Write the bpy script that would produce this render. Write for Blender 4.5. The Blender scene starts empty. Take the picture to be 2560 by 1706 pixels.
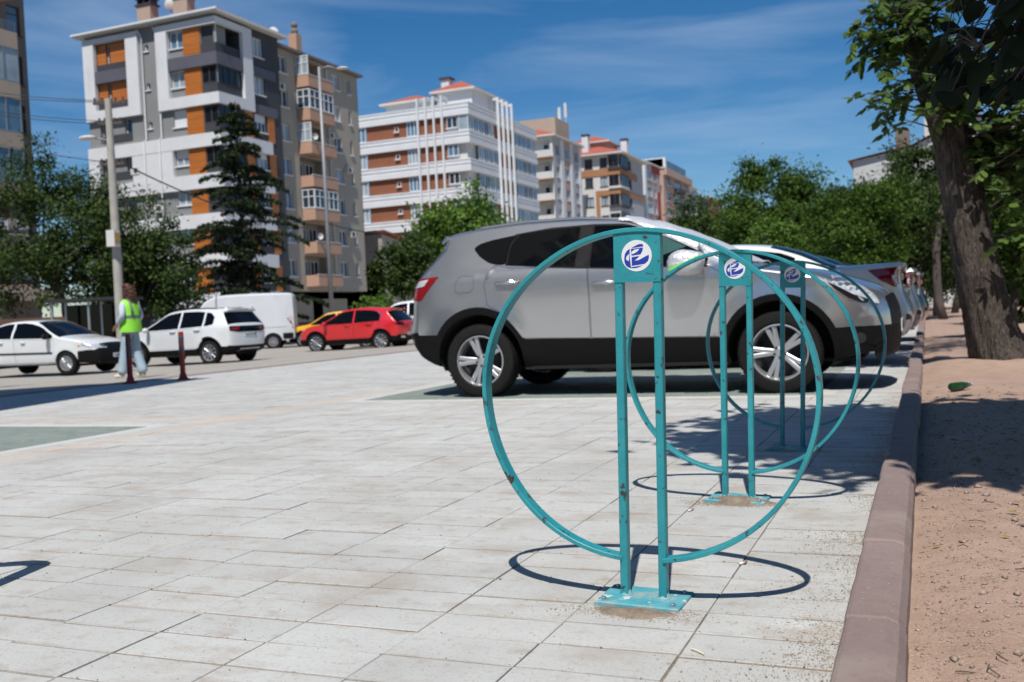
import bpy, bmesh, math, random
import numpy as np
from mathutils import Vector, Matrix
from mathutils.geometry import delaunay_2d_cdt
from mathutils.bvhtree import BVHTree
R = math.radians
random.seed(7); RNG = np.random.default_rng(11)
S = bpy.context.scene
C = S.collection

# ------------------------------------------------------------------ camera
CAM_H = 0.77; FPX = 2492.7; PITCH, ROLL, YAW = -0.0269, -0.0478, 0.3954
_f = Vector((-math.sin(YAW)*math.cos(PITCH), math.cos(YAW)*math.cos(PITCH), math.sin(PITCH)))
_r0 = Vector((math.cos(YAW), math.sin(YAW), 0)); _u0 = _r0.cross(_f)
_r = math.cos(ROLL)*_r0 + math.sin(ROLL)*_u0; _u = -math.sin(ROLL)*_r0 + math.cos(ROLL)*_u0
cd = bpy.data.cameras.new('camera'); cam = bpy.data.objects.new('camera', cd); C.objects.link(cam)
cam.matrix_world = Matrix(((_r.x, _u.x, -_f.x, 0), (_r.y, _u.y, -_f.y, 0), (_r.z, _u.z, -_f.z, CAM_H), (0, 0, 0, 1)))
cd.sensor_width = 36; cd.lens = 36*FPX/2560; cd.clip_start = 0.05; cd.clip_end = 3000
cd.dof.use_dof = True; cd.dof.focus_distance = 2.75; cd.dof.aperture_fstop = 5.2
S.camera = cam
# ------------------------------------------------------------------ sky, sun, exposure
SUN = Vector((0.149, -0.567, 0.955)).normalized()
ELEV = math.asin(SUN.z); AZ = math.atan2(SUN.x, SUN.y)
W = bpy.data.worlds.new('World'); S.world = W; W.use_nodes = True
nt = W.node_tree; nt.nodes.clear()
wo = nt.nodes.new('ShaderNodeOutputWorld'); bg = nt.nodes.new('ShaderNodeBackground'); sk = nt.nodes.new('ShaderNodeTexSky')
sk.sky_type = 'NISHITA'; sk.sun_disc = False; sk.sun_elevation = ELEV; sk.sun_rotation = AZ
sk.altitude = 1000; sk.air_density = 1.0; sk.dust_density = 0.25; sk.ozone_density = 3.0
bg.inputs[1].default_value = 0.062
tc = nt.nodes.new('ShaderNodeTexCoord'); mp = nt.nodes.new('ShaderNodeMapping')
mp.inputs['Rotation'].default_value = (0, R(7), R(35)); mp.inputs['Scale'].default_value = (0.9, 1.6, 7.0)
n1 = nt.nodes.new('ShaderNodeTexNoise'); n1.inputs['Scale'].default_value = 2.1; n1.inputs['Detail'].default_value = 9; n1.inputs['Roughness'].default_value = 0.55; n1.inputs['Distortion'].default_value = 0.6
cr = nt.nodes.new('ShaderNodeValToRGB'); cr.color_ramp.elements[0].position = 0.47; cr.color_ramp.elements[0].color = (0, 0, 0, 1)
cr.color_ramp.elements[1].position = 0.78; cr.color_ramp.elements[1].color = (0.34, 0.34, 0.34, 1)
mx = nt.nodes.new('ShaderNodeMix'); mx.data_type = 'RGBA'; mx.inputs[7].default_value = (9.5, 11.5, 14.5, 1)
nt.links.new(tc.outputs['Generated'], mp.inputs[0]); nt.links.new(mp.outputs[0], n1.inputs['Vector']); nt.links.new(n1.outputs[0], cr.inputs[0])
nt.links.new(cr.outputs[0], mx.inputs[0]); hs = nt.nodes.new('ShaderNodeHueSaturation'); hs.inputs['Saturation'].default_value = 1.36; hs.inputs['Value'].default_value = 1.42; nt.links.new(sk.outputs[0], hs.inputs['Color']); nt.links.new(hs.outputs[0], mx.inputs[6]); nt.links.new(mx.outputs[2], bg.inputs[0]); nt.links.new(bg.outputs[0], wo.inputs[0])
sd = bpy.data.lights.new('sun', 'SUN'); sun = bpy.data.objects.new('sun', sd); C.objects.link(sun)
sd.energy = 5.0; sd.angle = R(0.53); sd.color = (1.0, 0.955, 0.89)
sun.rotation_euler = SUN.to_track_quat('Z', 'Y').to_euler()
S.view_settings.view_transform = 'Standard'; S.view_settings.look = 'None'; S.view_settings.exposure = 0.0; S.view_settings.gamma = 1.0
S.render.engine = 'CYCLES'
S.cycles.max_bounces = 6; S.cycles.transparent_max_bounces = 6

# ------------------------------------------------------------------ helpers
def ray(px, py): return _f + _r*((px-1280)/FPX) - _u*((py-853)/FPX)
def at_ground(px, py, z=0.0):
    d = ray(px, py); t = (z-CAM_H)/d.z; return Vector((0, 0, CAM_H)) + d*t
def on_y(px, py, Y):
    d = ray(px, py); return Vector((0, 0, CAM_H)) + d*(Y/d.y)
def at_depth(px, py, D): return Vector((0, 0, CAM_H)) + ray(px, py)*D
def project(p):
    d = Vector(p)-Vector((0, 0, CAM_H)); z = d.dot(_f)
    if z < .05: return None
    return 1280+FPX*d.dot(_r)/z, 853-FPX*d.dot(_u)/z

def tag(o, label=None, cat=None, group=None, kind=None):
    if label: o['label'] = label
    if cat: o['category'] = cat
    if group: o['group'] = group
    if kind: o['kind'] = kind
    return o
def empty(name, loc=(0, 0, 0), rz=0):
    o = bpy.data.objects.new(name, None); C.objects.link(o); o.location = loc; o.rotation_euler = (0, 0, rz); o.empty_display_size = .1
    return o
def obj(name, me, parent=None):
    o = bpy.data.objects.new(name, me); C.objects.link(o)
    if parent is not None: o.parent = parent
    return o
def copy_tree(o, parent=None):
    c = o.copy(); C.objects.link(c); c.parent = parent
    for ch in o.children: copy_tree(ch, c)
    return c

class MB:
    def __init__(s): s.v = []; s.f = []; s.m = []; s.cur = 0
    def add(s, vs, fs):
        b = len(s.v); s.v += [tuple(p) for p in vs]
        for f in fs: s.f.append(tuple(b+i for i in f)); s.m.append(s.cur)
        return s
    def box(s, x0, x1, y0, y1, z0, z1):
        if x0 > x1: x0, x1 = x1, x0
        if y0 > y1: y0, y1 = y1, y0
        if z0 > z1: z0, z1 = z1, z0
        return s.add([(x0,y0,z0),(x1,y0,z0),(x1,y1,z0),(x0,y1,z0),(x0,y0,z1),(x1,y0,z1),(x1,y1,z1),(x0,y1,z1)],
                     [(0,3,2,1),(4,5,6,7),(0,1,5,4),(1,2,6,5),(2,3,7,6),(3,0,4,7)])
    def bbox(s, x0, x1, y0, y1, z0, z1, b=.01):     # box with chamfered top edges
        return s.add([(x0,y0,z0),(x1,y0,z0),(x1,y1,z0),(x0,y1,z0),(x0,y0,z1-b),(x1,y0,z1-b),(x1,y1,z1-b),(x0,y1,z1-b),
                      (x0+b,y0+b,z1),(x1-b,y0+b,z1),(x1-b,y1-b,z1),(x0+b,y1-b,z1)],
                     [(0,3,2,1),(0,1,5,4),(1,2,6,5),(2,3,7,6),(3,0,4,7),(4,5,9,8),(5,6,10,9),(6,7,11,10),(7,4,8,11),(8,9,10,11)])
    def bar(s, a, b, w, h, up=(0, 0, 1)):            # rectangular bar from a to b
        a = Vector(a); b = Vector(b); d = (b-a).normalized(); up = Vector(up)
        x = d.cross(up)
        if x.length < 1e-4: x = d.cross(Vector((0, 1, 0)))
        x.normalize(); y = x.cross(d)
        P = []
        for q in (a, b):
            for sx, sy in ((-1,-1),(1,-1),(1,1),(-1,1)): P.append(q + x*sx*w/2 + y*sy*h/2)
        return s.add(P, [(0,1,2,3),(7,6,5,4),(0,4,5,1),(1,5,6,2),(2,6,7,3),(3,7,4,0)])
    def tube(s, pts, rad, n=8, cap=True):
        pts = [Vector(p) for p in pts]
        if not hasattr(rad, '__len__'): rad = [rad]*len(pts)
        V = []; ref = Vector((0.13, 0.97, 0.2))
        for i, p in enumerate(pts):
            d = (pts[min(i+1, len(pts)-1)] - pts[max(i-1, 0)]).normalized()
            x = d.cross(ref)
            if x.length < .1: x = d.cross(Vector((1, 0, 0)))
            x.normalize(); y = d.cross(x); ref = y if abs(d.dot(y)) < .5 else ref
            ref = x.cross(d)
            for k in range(n):
                a = 2*math.pi*k/n; V.append(p + (x*math.cos(a) + y*math.sin(a))*rad[i])
        F = []
        for i in range(len(pts)-1):
            for k in range(n):
                k2 = (k+1) % n; F.append((i*n+k, i*n+k2, (i+1)*n+k2, (i+1)*n+k))
        if cap: F.append(tuple(range(n))[::-1]); F.append(tuple((len(pts)-1)*n+k for k in range(n)))
        return s.add(V, F)
    def lathe(s, prof, n=24, axis='y', c=(0, 0, 0), close=False):
        V = []; m = len(prof)
        for k in range(n):
            a = 2*math.pi*k/n
            for r, h in prof:
                if axis == 'y': V.append((c[0]+r*math.cos(a), c[1]+h, c[2]+r*math.sin(a)))
                else: V.append((c[0]+r*math.cos(a), c[1]+r*math.sin(a), c[2]+h))
        F = []
        for k in range(n):
            k2 = (k+1) % n
            for i in range(m-1 if not close else m):
                j = (i+1) % m; F.append((k*m+i, k*m+j, k2*m+j, k2*m+i))
        return s.add(V, F)
    def blob(s, c, r, n=8, m=6, jit=0, rnd=None):
        V = []; F = []
        for i in range(m+1):
            t = math.pi*i/m
            for k in range(n):
                a = 2*math.pi*k/n; j = 1+(rnd.uniform(-jit, jit) if rnd else 0)
                V.append((c[0]+r[0]*math.sin(t)*math.cos(a)*j, c[1]+r[1]*math.sin(t)*math.sin(a)*j, c[2]+r[2]*math.cos(t)*j))
        for i in range(m):
            for k in range(n):
                k2 = (k+1) % n; F.append((i*n+k, (i+1)*n+k, (i+1)*n+k2, i*n+k2))
        return s.add(V, F)
    def mesh(s, name, mats, smooth=False):
        me = bpy.data.meshes.new(name); me.from_pydata(s.v, [], s.f)
        if not isinstance(mats, (list, tuple)): mats = [mats]
        for m in mats: me.materials.append(m)
        if len(mats) > 1: me.polygons.foreach_set('material_index', s.m)
        if smooth: me.polygons.foreach_set('use_smooth', [True]*len(s.f))
        me.update(); return me
    def build(s, name, mats, parent=None, smooth=False, angle=None):
        me = s.mesh(name, mats, smooth)
        if angle: me.set_sharp_from_angle(angle=R(angle))
        return obj(name, me, parent)

def np_mesh(name, V, F, mat, smooth=False):       # V (n,3), F (m,k) fixed size
    me = bpy.data.meshes.new(name); n, k = F.shape
    me.vertices.add(len(V)); me.vertices.foreach_set('co', V.astype(np.float32).ravel())
    me.loops.add(n*k); me.loops.foreach_set('vertex_index', F.astype(np.int32).ravel())
    me.polygons.add(n); me.polygons.foreach_set('loop_start', np.arange(0, n*k, k, dtype=np.int32))
    if smooth: me.polygons.foreach_set('use_smooth', np.ones(n, dtype=bool))
    me.materials.append(mat); me.update(calc_edges=True); return me

# ------------------------------------------------------------------ materials
def lin(r, g, b): return tuple(((c/255)/12.92 if c/255 <= .04045 else ((c/255+.055)/1.055)**2.4) for c in (r, g, b))
def mat(name, col, rough=.6, metal=0.0, var=.12, scale=6.0, bump=0.0, bscale=60.0, coat=0.0, col2=None, spec=.5, thresh=None, detail=6):
    m = bpy.data.materials.new(name); m.use_nodes = True; t = m.node_tree; b = t.nodes['Principled BSDF']
    b.inputs['Roughness'].default_value = rough; b.inputs['Metallic'].default_value = metal
    b.inputs['Coat Weight'].default_value = coat; b.inputs['Coat Roughness'].default_value = .04; b.inputs['Specular IOR Level'].default_value = spec
    g = t.nodes.new('ShaderNodeNewGeometry')
    if var > 0 or col2:
        n = t.nodes.new('ShaderNodeTexNoise'); n.inputs['Scale'].default_value = scale; n.inputs['Detail'].default_value = detail; n.inputs['Roughness'].default_value = .62
        t.links.new(g.outputs['Position'], n.inputs['Vector'])
        rp = t.nodes.new('ShaderNodeValToRGB')
        if thresh: rp.color_ramp.elements[0].position, rp.color_ramp.elements[1].position = thresh
        else: rp.color_ramp.elements[0].position = .28; rp.color_ramp.elements[1].position = .72
        c2 = col2 if col2 else tuple(min(1, c*(1+var)) for c in col)
        c1 = col if col2 else tuple(c*(1-var) for c in col)
        rp.color_ramp.elements[0].color = (*c1, 1); rp.color_ramp.elements[1].color = (*c2, 1)
        t.links.new(n.outputs[0], rp.inputs[0]); t.links.new(rp.outputs[0], b.inputs['Base Color'])
    else: b.inputs['Base Color'].default_value = (*col, 1)
    if bump > 0:
        n2 = t.nodes.new('ShaderNodeTexNoise'); n2.inputs['Scale'].default_value = bscale; n2.inputs['Detail'].default_value = 5
        t.links.new(g.outputs['Position'], n2.inputs['Vector'])
        bp = t.nodes.new('ShaderNodeBump'); bp.inputs['Strength'].default_value = bump; bp.inputs['Distance'].default_value = .02
        t.links.new(n2.outputs[0], bp.inputs['Height']); t.links.new(bp.outputs[0], b.inputs['Normal'])
    return m
def layered(name, base, layers, rough=.85, bump=0, bscale=100, metal=0, coat=0, bstretch=None, bdist=.01):
    """base colour with noise-masked layers [(colour, scale, lo, hi, amount[, stretch])] - stains, grains, chips"""
    m = bpy.data.materials.new(name); m.use_nodes = True; t = m.node_tree; b = t.nodes['Principled BSDF']
    b.inputs['Roughness'].default_value = rough; b.inputs['Metallic'].default_value = metal; b.inputs['Coat Weight'].default_value = coat
    g = t.nodes.new('ShaderNodeNewGeometry'); prev = None
    for L in layers:
        col, sc, lo, hi, am = L[:5]
        n = t.nodes.new('ShaderNodeTexNoise'); n.inputs['Scale'].default_value = sc; n.inputs['Detail'].default_value = 8; n.inputs['Roughness'].default_value = .65
        mpn = t.nodes.new('ShaderNodeMapping'); mpn.inputs['Location'].default_value = (len(t.nodes)*1.7, sc*.37, 3.1)
        if len(L) > 5: mpn.inputs['Scale'].default_value = L[5]
        t.links.new(g.outputs['Position'], mpn.inputs[0]); t.links.new(mpn.outputs[0], n.inputs['Vector'])
        rp = t.nodes.new('ShaderNodeMapRange'); rp.inputs[1].default_value = lo; rp.inputs[2].default_value = hi; rp.inputs[4].default_value = am
        t.links.new(n.outputs[0], rp.inputs[0])
        x = t.nodes.new('ShaderNodeMix'); x.data_type = 'RGBA'; x.inputs[7].default_value = (*col, 1)
        t.links.new(rp.outputs[0], x.inputs[0])
        if prev is None: x.inputs[6].default_value = (*base, 1)
        else: t.links.new(prev, x.inputs[6])
        prev = x.outputs[2]
    t.links.new(prev, b.inputs['Base Color'])
    if bump > 0:
        n2 = t.nodes.new('ShaderNodeTexNoise'); n2.inputs['Scale'].default_value = bscale; n2.inputs['Detail'].default_value = 6
        mb_ = t.nodes.new('ShaderNodeMapping'); mb_.inputs['Scale'].default_value = bstretch or (1, 1, 1); t.links.new(g.outputs['Position'], mb_.inputs[0]); t.links.new(mb_.outputs[0], n2.inputs['Vector'])
        bp = t.nodes.new('ShaderNodeBump'); bp.inputs['Strength'].default_value = bump; bp.inputs['Distance'].default_value = bdist
        t.links.new(n2.outputs[0], bp.inputs['Height']); t.links.new(bp.outputs[0], b.inputs['Normal'])
    return m
def leafmat(name, c1, c2, c3, scale=1.2, trans=.35, rough=.45):
    m = bpy.data.materials.new(name); m.use_nodes = True; t = m.node_tree; b = t.nodes['Principled BSDF']; out = t.nodes['Material Output']
    g = t.nodes.new('ShaderNodeNewGeometry'); n = t.nodes.new('ShaderNodeTexNoise'); n.inputs['Scale'].default_value = scale; n.inputs['Detail'].default_value = 4
    t.links.new(g.outputs['Position'], n.inputs['Vector'])
    ad = t.nodes.new('ShaderNodeMath'); ad.operation = 'MULTIPLY_ADD'; ad.inputs[1].default_value = .55; 
    t.links.new(g.outputs['Random Per Island'], ad.inputs[0]); 
    m2 = t.nodes.new('ShaderNodeMath'); m2.operation = 'MULTIPLY'; m2.inputs[1].default_value = .5; t.links.new(n.outputs[0], m2.inputs[0]); t.links.new(m2.outputs[0], ad.inputs[2])
    rp = t.nodes.new('ShaderNodeValToRGB'); e = rp.color_ramp.elements; e[0].position = .15; e[0].color = (*c1, 1); e[1].position = .85; e[1].color = (*c3, 1)
    k = e.new(.5); k.color = (*c2, 1)
    t.links.new(ad.outputs[0], rp.inputs[0]); t.links.new(rp.outputs[0], b.inputs['Base Color']); b.inputs['Roughness'].default_value = rough; b.inputs['Specular IOR Level'].default_value = .18
    tr = t.nodes.new('ShaderNodeBsdfTranslucent'); t.links.new(rp.outputs[0], tr.inputs[0])
    x = t.nodes.new('ShaderNodeMixShader'); x.inputs[0].default_value = trans
    t.links.new(b.outputs[0], x.inputs[1]); t.links.new(tr.outputs[0], x.inputs[2]); t.links.new(x.outputs[0], out.inputs[0])
    return m

SANDC = (.325, .265, .21)
M = {}
M['paver'] = layered('paver', (.50, .51, .50), [((.38, .375, .355), 2.2, .38, .75, .7), ((.55, .55, .53), 9, .5, .8, .5), ((.27, .26, .245), 110, .57, .70, .75), ((.64, .63, .61), 150, .60, .74, .6),
                              (SANDC, 2.3, .53, .68, .55, (1, 1.7, 1)), (SANDC, 9, .55, .67, .55, (1, 1.5, 1)), (SANDC, 70, .56, .66, .55), ((.33, .315, .29), .8, .45, .7, .35), ((.16, .14, .12), 55, .73, .78, .6)], rough=.9, bump=.22, bscale=260)
M['joint'] = layered('joint_sand', (.25, .20, .15), [((.12, .10, .08), 14, .38, .66, .85), ((.36, .29, .23), 90, .5, .7, .6)], rough=.95, bump=.5, bscale=160)
M['plaza_far'] = layered('plaza_far', (.47, .47, .455), [((.40, .37, .33), 1.1, .45, .75, .7), (SANDC, 2.0, .6, .75, .5, (1, 2, 1))], rough=.9)
M['green_block'] = layered('green_block', (.185, .225, .205), [((.27, .30, .28), 3, .4, .75, .7), ((.34, .32, .27), 7, .55, .75, .7), ((.10, .15, .13), 120, .5, .7, .6)], rough=.9, bump=.2, bscale=200)
M['edging'] = layered('edging', (.50, .505, .49), [((.46, .44, .40), 4, .45, .7, .7), ((.40, .38, .35), 150, .55, .7, .5)], rough=.9)
M['kerb'] = layered('kerb_concrete', (.225, .165, .152), [((.29, .225, .205), 4, .4, .75, .8), ((.17, .125, .118), 30, .5, .75, .6), ((.50, .46, .44), 80, .655, .685, .9), ((.50, .46, .44), 45, .68, .70, .8, (.2, 2, 1)), ((.12, .09, .085), 120, .62, .68, .7), ((.36, .30, .26), 2.4, .55, .75, .5)], rough=.8, bump=.3, bscale=220)
M['soil'] = layered('soil', (.355, .240, .183), [((.40, .29, .23), 1.4, .35, .7, .8), ((.29, .19, .14), 9, .48, .72, .8), ((.25, .165, .12), 2.6, .5, .72, .6), ((.50, .37, .28), 130, .52, .68, .7), ((.20, .125, .09), 190, .58, .7, .7)], rough=.95, bump=.6, bscale=120)
M['pebble'] = mat('pebble', (.15, .095, .075), .9, var=.1, scale=60, col2=(.46, .37, .30), thresh=(.3, .7))
M['grain'] = mat('sand_grain', (.22, .17, .125), .95, col2=(.50, .41, .32), scale=120, thresh=(.3, .7))
M['asphalt'] = layered('road_surface', (.30, .28, .25), [((.40, .37, .32), .7, .35, .7, .8), ((.22, .21, .20), 6, .5, .75, .5), ((.38, .31, .24), .35, .5, .7, .6)], rough=.95)
M['ground'] = layered('ground', (.26, .22, .17), [((.12, .15, .07), .3, .45, .6, .8)], rough=.95)
M['teal'] = layered('teal_paint', (.018, .235, .275), [((.030, .30, .33), 14, .4, .7, .6), ((.045, .020, .012), 34, .605, .622, .95, (1, 1, 1)), ((.05, .36, .40), 5, .5, .7, .5), ((.20, .13, .09), 70, .70, .72, .8), ((.12, .32, .33), 160, .66, .72, .5)], rough=.42, bump=.06, bscale=130)
M['teal_dusty'] = layered('teal_dusty', (.05, .30, .36), [((.16, .40, .46), 9, .38, .7, .8), ((.42, .36, .29), 15, .49, .66, .85), ((.62, .60, .56), 21, .61, .64, .9), ((.08, .05, .03), 60, .70, .72, .8)], rough=.7)
M['white_sticker'] = mat('white_sticker', (.72, .73, .75), .35, var=.03)
M['blue_print'] = mat('blue_print', (.016, .045, .34), .35, var=.08, scale=90)
M['steel'] = mat('steel', (.45, .45, .46), .4, metal=.8, var=.1)
def paint(name, col, metal=0.0, rough=.35): return mat(name, col, rough, metal, var=.035, scale=2.5, coat=.9)
M['silver'] = paint('silver_paint', (.52, .525, .54), .86, .24)
M['white_paint'] = paint('white_paint', (.70, .72, .73), 0, .35)
M['white_paint2'] = paint('pearl_white_paint', (.66, .685, .69), 0, .4)
M['red_paint'] = paint('red_paint', (.58, .012, .018), 0, .3)
M['yellow_paint'] = paint('yellow_paint', (.80, .42, .01), 0, .35)
M['dark_paint'] = paint('dark_paint', (.02, .022, .03), .3, .3)
M['grey_paint'] = paint('grey_paint', (.30, .31, .33), .7, .36)
M['glass'] = mat('tinted_glass', (.003, .0035, .004), .04, var=0, spec=.22)
M['glass_reflection'] = mat('green_reflection', (.05, .11, .095), .06, var=.1, scale=3, spec=.6)  # green-teal reflection in the window, painted as a coloured patch
M['black_plastic'] = mat('black_plastic', (.006, .006, .0065), .5, var=.1, scale=30, spec=.2)
M['clad'] = mat('grey_cladding', (.006, .006, .0065), .6, var=.12, scale=18, spec=.15)
M['dark'] = mat('dark_void', (.006, .006, .006), .9, var=0)
M['tyre'] = mat('tyre', (.012, .0118, .0115), .85, var=.2, scale=30, bump=.15, bscale=90, spec=.2)
M['rim'] = mat('alloy', (.50, .51, .53), .38, metal=.75, var=.04)
M['rim_dark'] = mat('dark_metal', (.03, .03, .03), .6, metal=.3, var=.1)
M['chrome'] = mat('chrome', (.75, .76, .78), .12, metal=1, var=0)
M['red_lens'] = mat('red_lens', (.20, .004, .007), .15, var=.2, scale=14, coat=.6)
M['clear_lens'] = mat('clear_lens', (.55, .57, .60), .12, metal=.25, var=.4, scale=26, coat=1)
M['foil'] = mat('foil', (.72, .73, .76), .45, metal=.45, var=.10, scale=14, bump=.8, bscale=30)
M['lime'] = mat('lime_stripe', (.22, .78, .12), .5, var=.08)
M['plate'] = mat('plate_white', (.68, .69, .70), .4, var=.05)
M['plate_blue'] = mat('plate_blue', (.02, .06, .35), .4, var=.05)
M['bark'] = layered('bark', (.072, .057, .047), [((.10, .080, .066), 5, .42, .68, .8, (1, 1, .3)), ((.030, .023, .019), 34, .46, .60, .95, (1, 1, .14)), ((.17, .14, .118), 70, .52, .68, .8, (1, 1, .2))], rough=.95, bump=1.0, bscale=46, bstretch=(1, 1, .16), bdist=.06)
M['bark2'] = layered('bark_far', (.07, .055, .045), [((.12, .10, .085), 8, .4, .7, .9, (1, 1, .3))], rough=.95)
M['pale_bark'] = layered('pale_bark', (.30, .29, .26), [((.16, .15, .12), 6, .5, .65, .9, (1, 1, .6))], rough=.9)
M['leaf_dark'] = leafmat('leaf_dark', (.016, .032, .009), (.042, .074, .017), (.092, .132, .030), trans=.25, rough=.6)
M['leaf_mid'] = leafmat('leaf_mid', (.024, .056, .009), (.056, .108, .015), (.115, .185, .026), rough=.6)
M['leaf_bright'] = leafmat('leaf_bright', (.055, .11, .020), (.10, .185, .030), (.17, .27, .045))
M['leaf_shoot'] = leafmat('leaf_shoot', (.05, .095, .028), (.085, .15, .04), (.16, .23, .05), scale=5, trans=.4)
M['leaf_near_shaded'] = leafmat('leaf_near_shaded', (.012, .019, .009), (.016, .025, .011), (.022, .033, .013), scale=5, trans=.05, rough=.8)  # shade of the canopy above is darkened into these leaf colours
M['needle'] = leafmat('needle', (.014, .026, .012), (.026, .042, .018), (.05, .07, .028), trans=.12)
M['concrete'] = mat('pole_concrete', (.36, .34, .30), .9, var=.15, scale=3, bump=.2)
M['lamp_metal'] = mat('lamp_metal', (.27, .275, .28), .5, metal=.3, var=.1)
M['cable'] = mat('cable', (.03, .03, .032), .7, var=.1)

# cell tone: every slab its own shade, and sand lying along the joints
def slab_tones(m, ox, oy, a, b):
    t = m.node_tree; bs = t.nodes['Principled BSDF']; src = bs.inputs['Base Color'].links[0].from_socket
    g = t.nodes.new('ShaderNodeNewGeometry'); mp = t.nodes.new('ShaderNodeMapping'); mp.vector_type = 'POINT'
    mp.inputs['Location'].default_value = (-ox/a, -oy/b, 0); mp.inputs['Scale'].default_value = (1/a, 1/b, 0); t.links.new(g.outputs['Position'], mp.inputs[0])
    fl = t.nodes.new('ShaderNodeVectorMath'); fl.operation = 'FLOOR'; t.links.new(mp.outputs[0], fl.inputs[0])
    wn = t.nodes.new('ShaderNodeTexWhiteNoise'); wn.noise_dimensions = '2D'; t.links.new(fl.outputs[0], wn.inputs['Vector'])
    mr = t.nodes.new('ShaderNodeMapRange'); mr.inputs[3].default_value = .94; mr.inputs[4].default_value = 1.04; t.links.new(wn.outputs[0], mr.inputs[0])
    mu = t.nodes.new('ShaderNodeVectorMath'); mu.operation = 'SCALE'; t.links.new(src, mu.inputs[0]); t.links.new(mr.outputs[0], mu.inputs['Scale'])
    # distance to the nearest transverse joint -> sand creeping out of it, broken up by noise
    fr = t.nodes.new('ShaderNodeVectorMath'); fr.operation = 'FRACTION'; t.links.new(mp.outputs[0], fr.inputs[0]); sx = t.nodes.new('ShaderNodeSeparateXYZ'); t.links.new(fr.outputs[0], sx.inputs[0])
    pp = t.nodes.new('ShaderNodeMath'); pp.operation = 'PINGPONG'; pp.inputs[1].default_value = .5; t.links.new(sx.outputs[1], pp.inputs[0])
    n = t.nodes.new('ShaderNodeTexNoise'); n.inputs['Scale'].default_value = 5.5; n.inputs['Detail'].default_value = 12; n.inputs['Roughness'].default_value = .82; t.links.new(g.outputs['Position'], n.inputs['Vector'])
    su = t.nodes.new('ShaderNodeMath'); su.operation = 'MULTIPLY_ADD'; su.inputs[1].default_value = -2.0; t.links.new(pp.outputs[0], su.inputs[0]); t.links.new(n.outputs[0], su.inputs[2])
    ms = t.nodes.new('ShaderNodeMapRange'); ms.inputs[1].default_value = .40; ms.inputs[2].default_value = .60; ms.inputs[4].default_value = .66; t.links.new(su.outputs[0], ms.inputs[0])
    mx_ = t.nodes.new('ShaderNodeMix'); mx_.data_type = 'RGBA'; mx_.inputs[7].default_value = (*SANDC, 1); t.links.new(ms.outputs[0], mx_.inputs[0]); t.links.new(mu.outputs[0], mx_.inputs[6])
    # washed-out tan sand lying in a band beside the green bay
    sp_ = t.nodes.new('ShaderNodeSeparateXYZ'); t.links.new(g.outputs['Position'], sp_.inputs[0]); prev = mx_.outputs[2]
    for ax, c, w, lo_ax, lim in (('X', -5.45, .28, 'Y', 9.5), ('Y', 6.85, .22, 'X', -2.0)):
        d1 = t.nodes.new('ShaderNodeMath'); d1.operation = 'SUBTRACT'; d1.inputs[1].default_value = c; t.links.new(sp_.outputs[ax], d1.inputs[0])
        d2 = t.nodes.new('ShaderNodeMath'); d2.operation = 'ABSOLUTE'; t.links.new(d1.outputs[0], d2.inputs[0])
        d3 = t.nodes.new('ShaderNodeMath'); d3.operation = 'MULTIPLY_ADD'; d3.inputs[1].default_value = -.6/w; t.links.new(d2.outputs[0], d3.inputs[0]); t.links.new(n.outputs[0], d3.inputs[2])
        d4 = t.nodes.new('ShaderNodeMapRange'); d4.inputs[1].default_value = .1; d4.inputs[2].default_value = .6; d4.inputs[4].default_value = .55; t.links.new(d3.outputs[0], d4.inputs[0])
        cut = t.nodes.new('ShaderNodeMath'); cut.operation = 'LESS_THAN'; cut.inputs[1].default_value = lim if ax == 'X' else -5.2; t.links.new(sp_.outputs[lo_ax], cut.inputs[0])
        ml = t.nodes.new('ShaderNodeMath'); ml.operation = 'MULTIPLY'; t.links.new(d4.outputs[0], ml.inputs[0]); t.links.new(cut.outputs[0], ml.inputs[1])
        m9 = t.nodes.new('ShaderNodeMix'); m9.data_type = 'RGBA'; m9.inputs[7].default_value = (.58, .43, .31, 1); t.links.new(ml.outputs[0], m9.inputs[0]); t.links.new(prev, m9.inputs[6]); prev = m9.outputs[2]
    t.links.new(prev, bs.inputs['Base Color'])
slab_tones(M['paver'], -1.8417, 1.8201, .3274, .1633)
# ------------------------------------------------------------------ ground, road, plaza, kerbs, soil
def noise2(x, y, s):
    return (math.sin(x*1.7*s+1.3)*math.cos(y*2.1*s+.4)+.6*math.sin(x*4.1*s+y*3.3*s)+.35*math.cos(x*8.7*s-y*7.9*s+2))/1.95
b = MB(); b.add([(-1500, -600, -.62), (1500, -600, -.62), (1500, 2400, -.62), (-1500, 2400, -.62)], [(0, 1, 2, 3)])
tag(b.build('ground', M['ground']), kind='structure')
# road: drops away from the plaza, then lies flat out to the far pavement
prof = [(-11.30, -.03), (-13, -.06), (-16, -.16), (-20, -.25), (-27, -.26), (-34, -.25), (-44, -.22)]
b = MB(); ys = [-40, 0, 10, 20, 30, 45, 70, 120, 320]
V = [(x, y, z) for y in ys for x, z in prof]; n = len(prof)
b.add(V, [(j*n+i, (j+1)*n+i, (j+1)*n+i+1, j*n+i+1) for j in range(len(ys)-1) for i in range(n-1)])
tag(b.build('road', M['asphalt']), kind='structure')
b = MB(); b.box(-75, -44.0, -40, 320, -.6, -.10)
tag(b.build('far_pavement', mat('far_paving', (.34, .32, .29), .95, var=.15, scale=.8)), kind='structure')

def road_z(x):
    for (x0, z0), (x1, z1) in zip(prof, prof[1:]):
        if x1 <= x <= x0: return z0+(z1-z0)*(x-x0)/(x1-x0)
    return -.25

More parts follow.
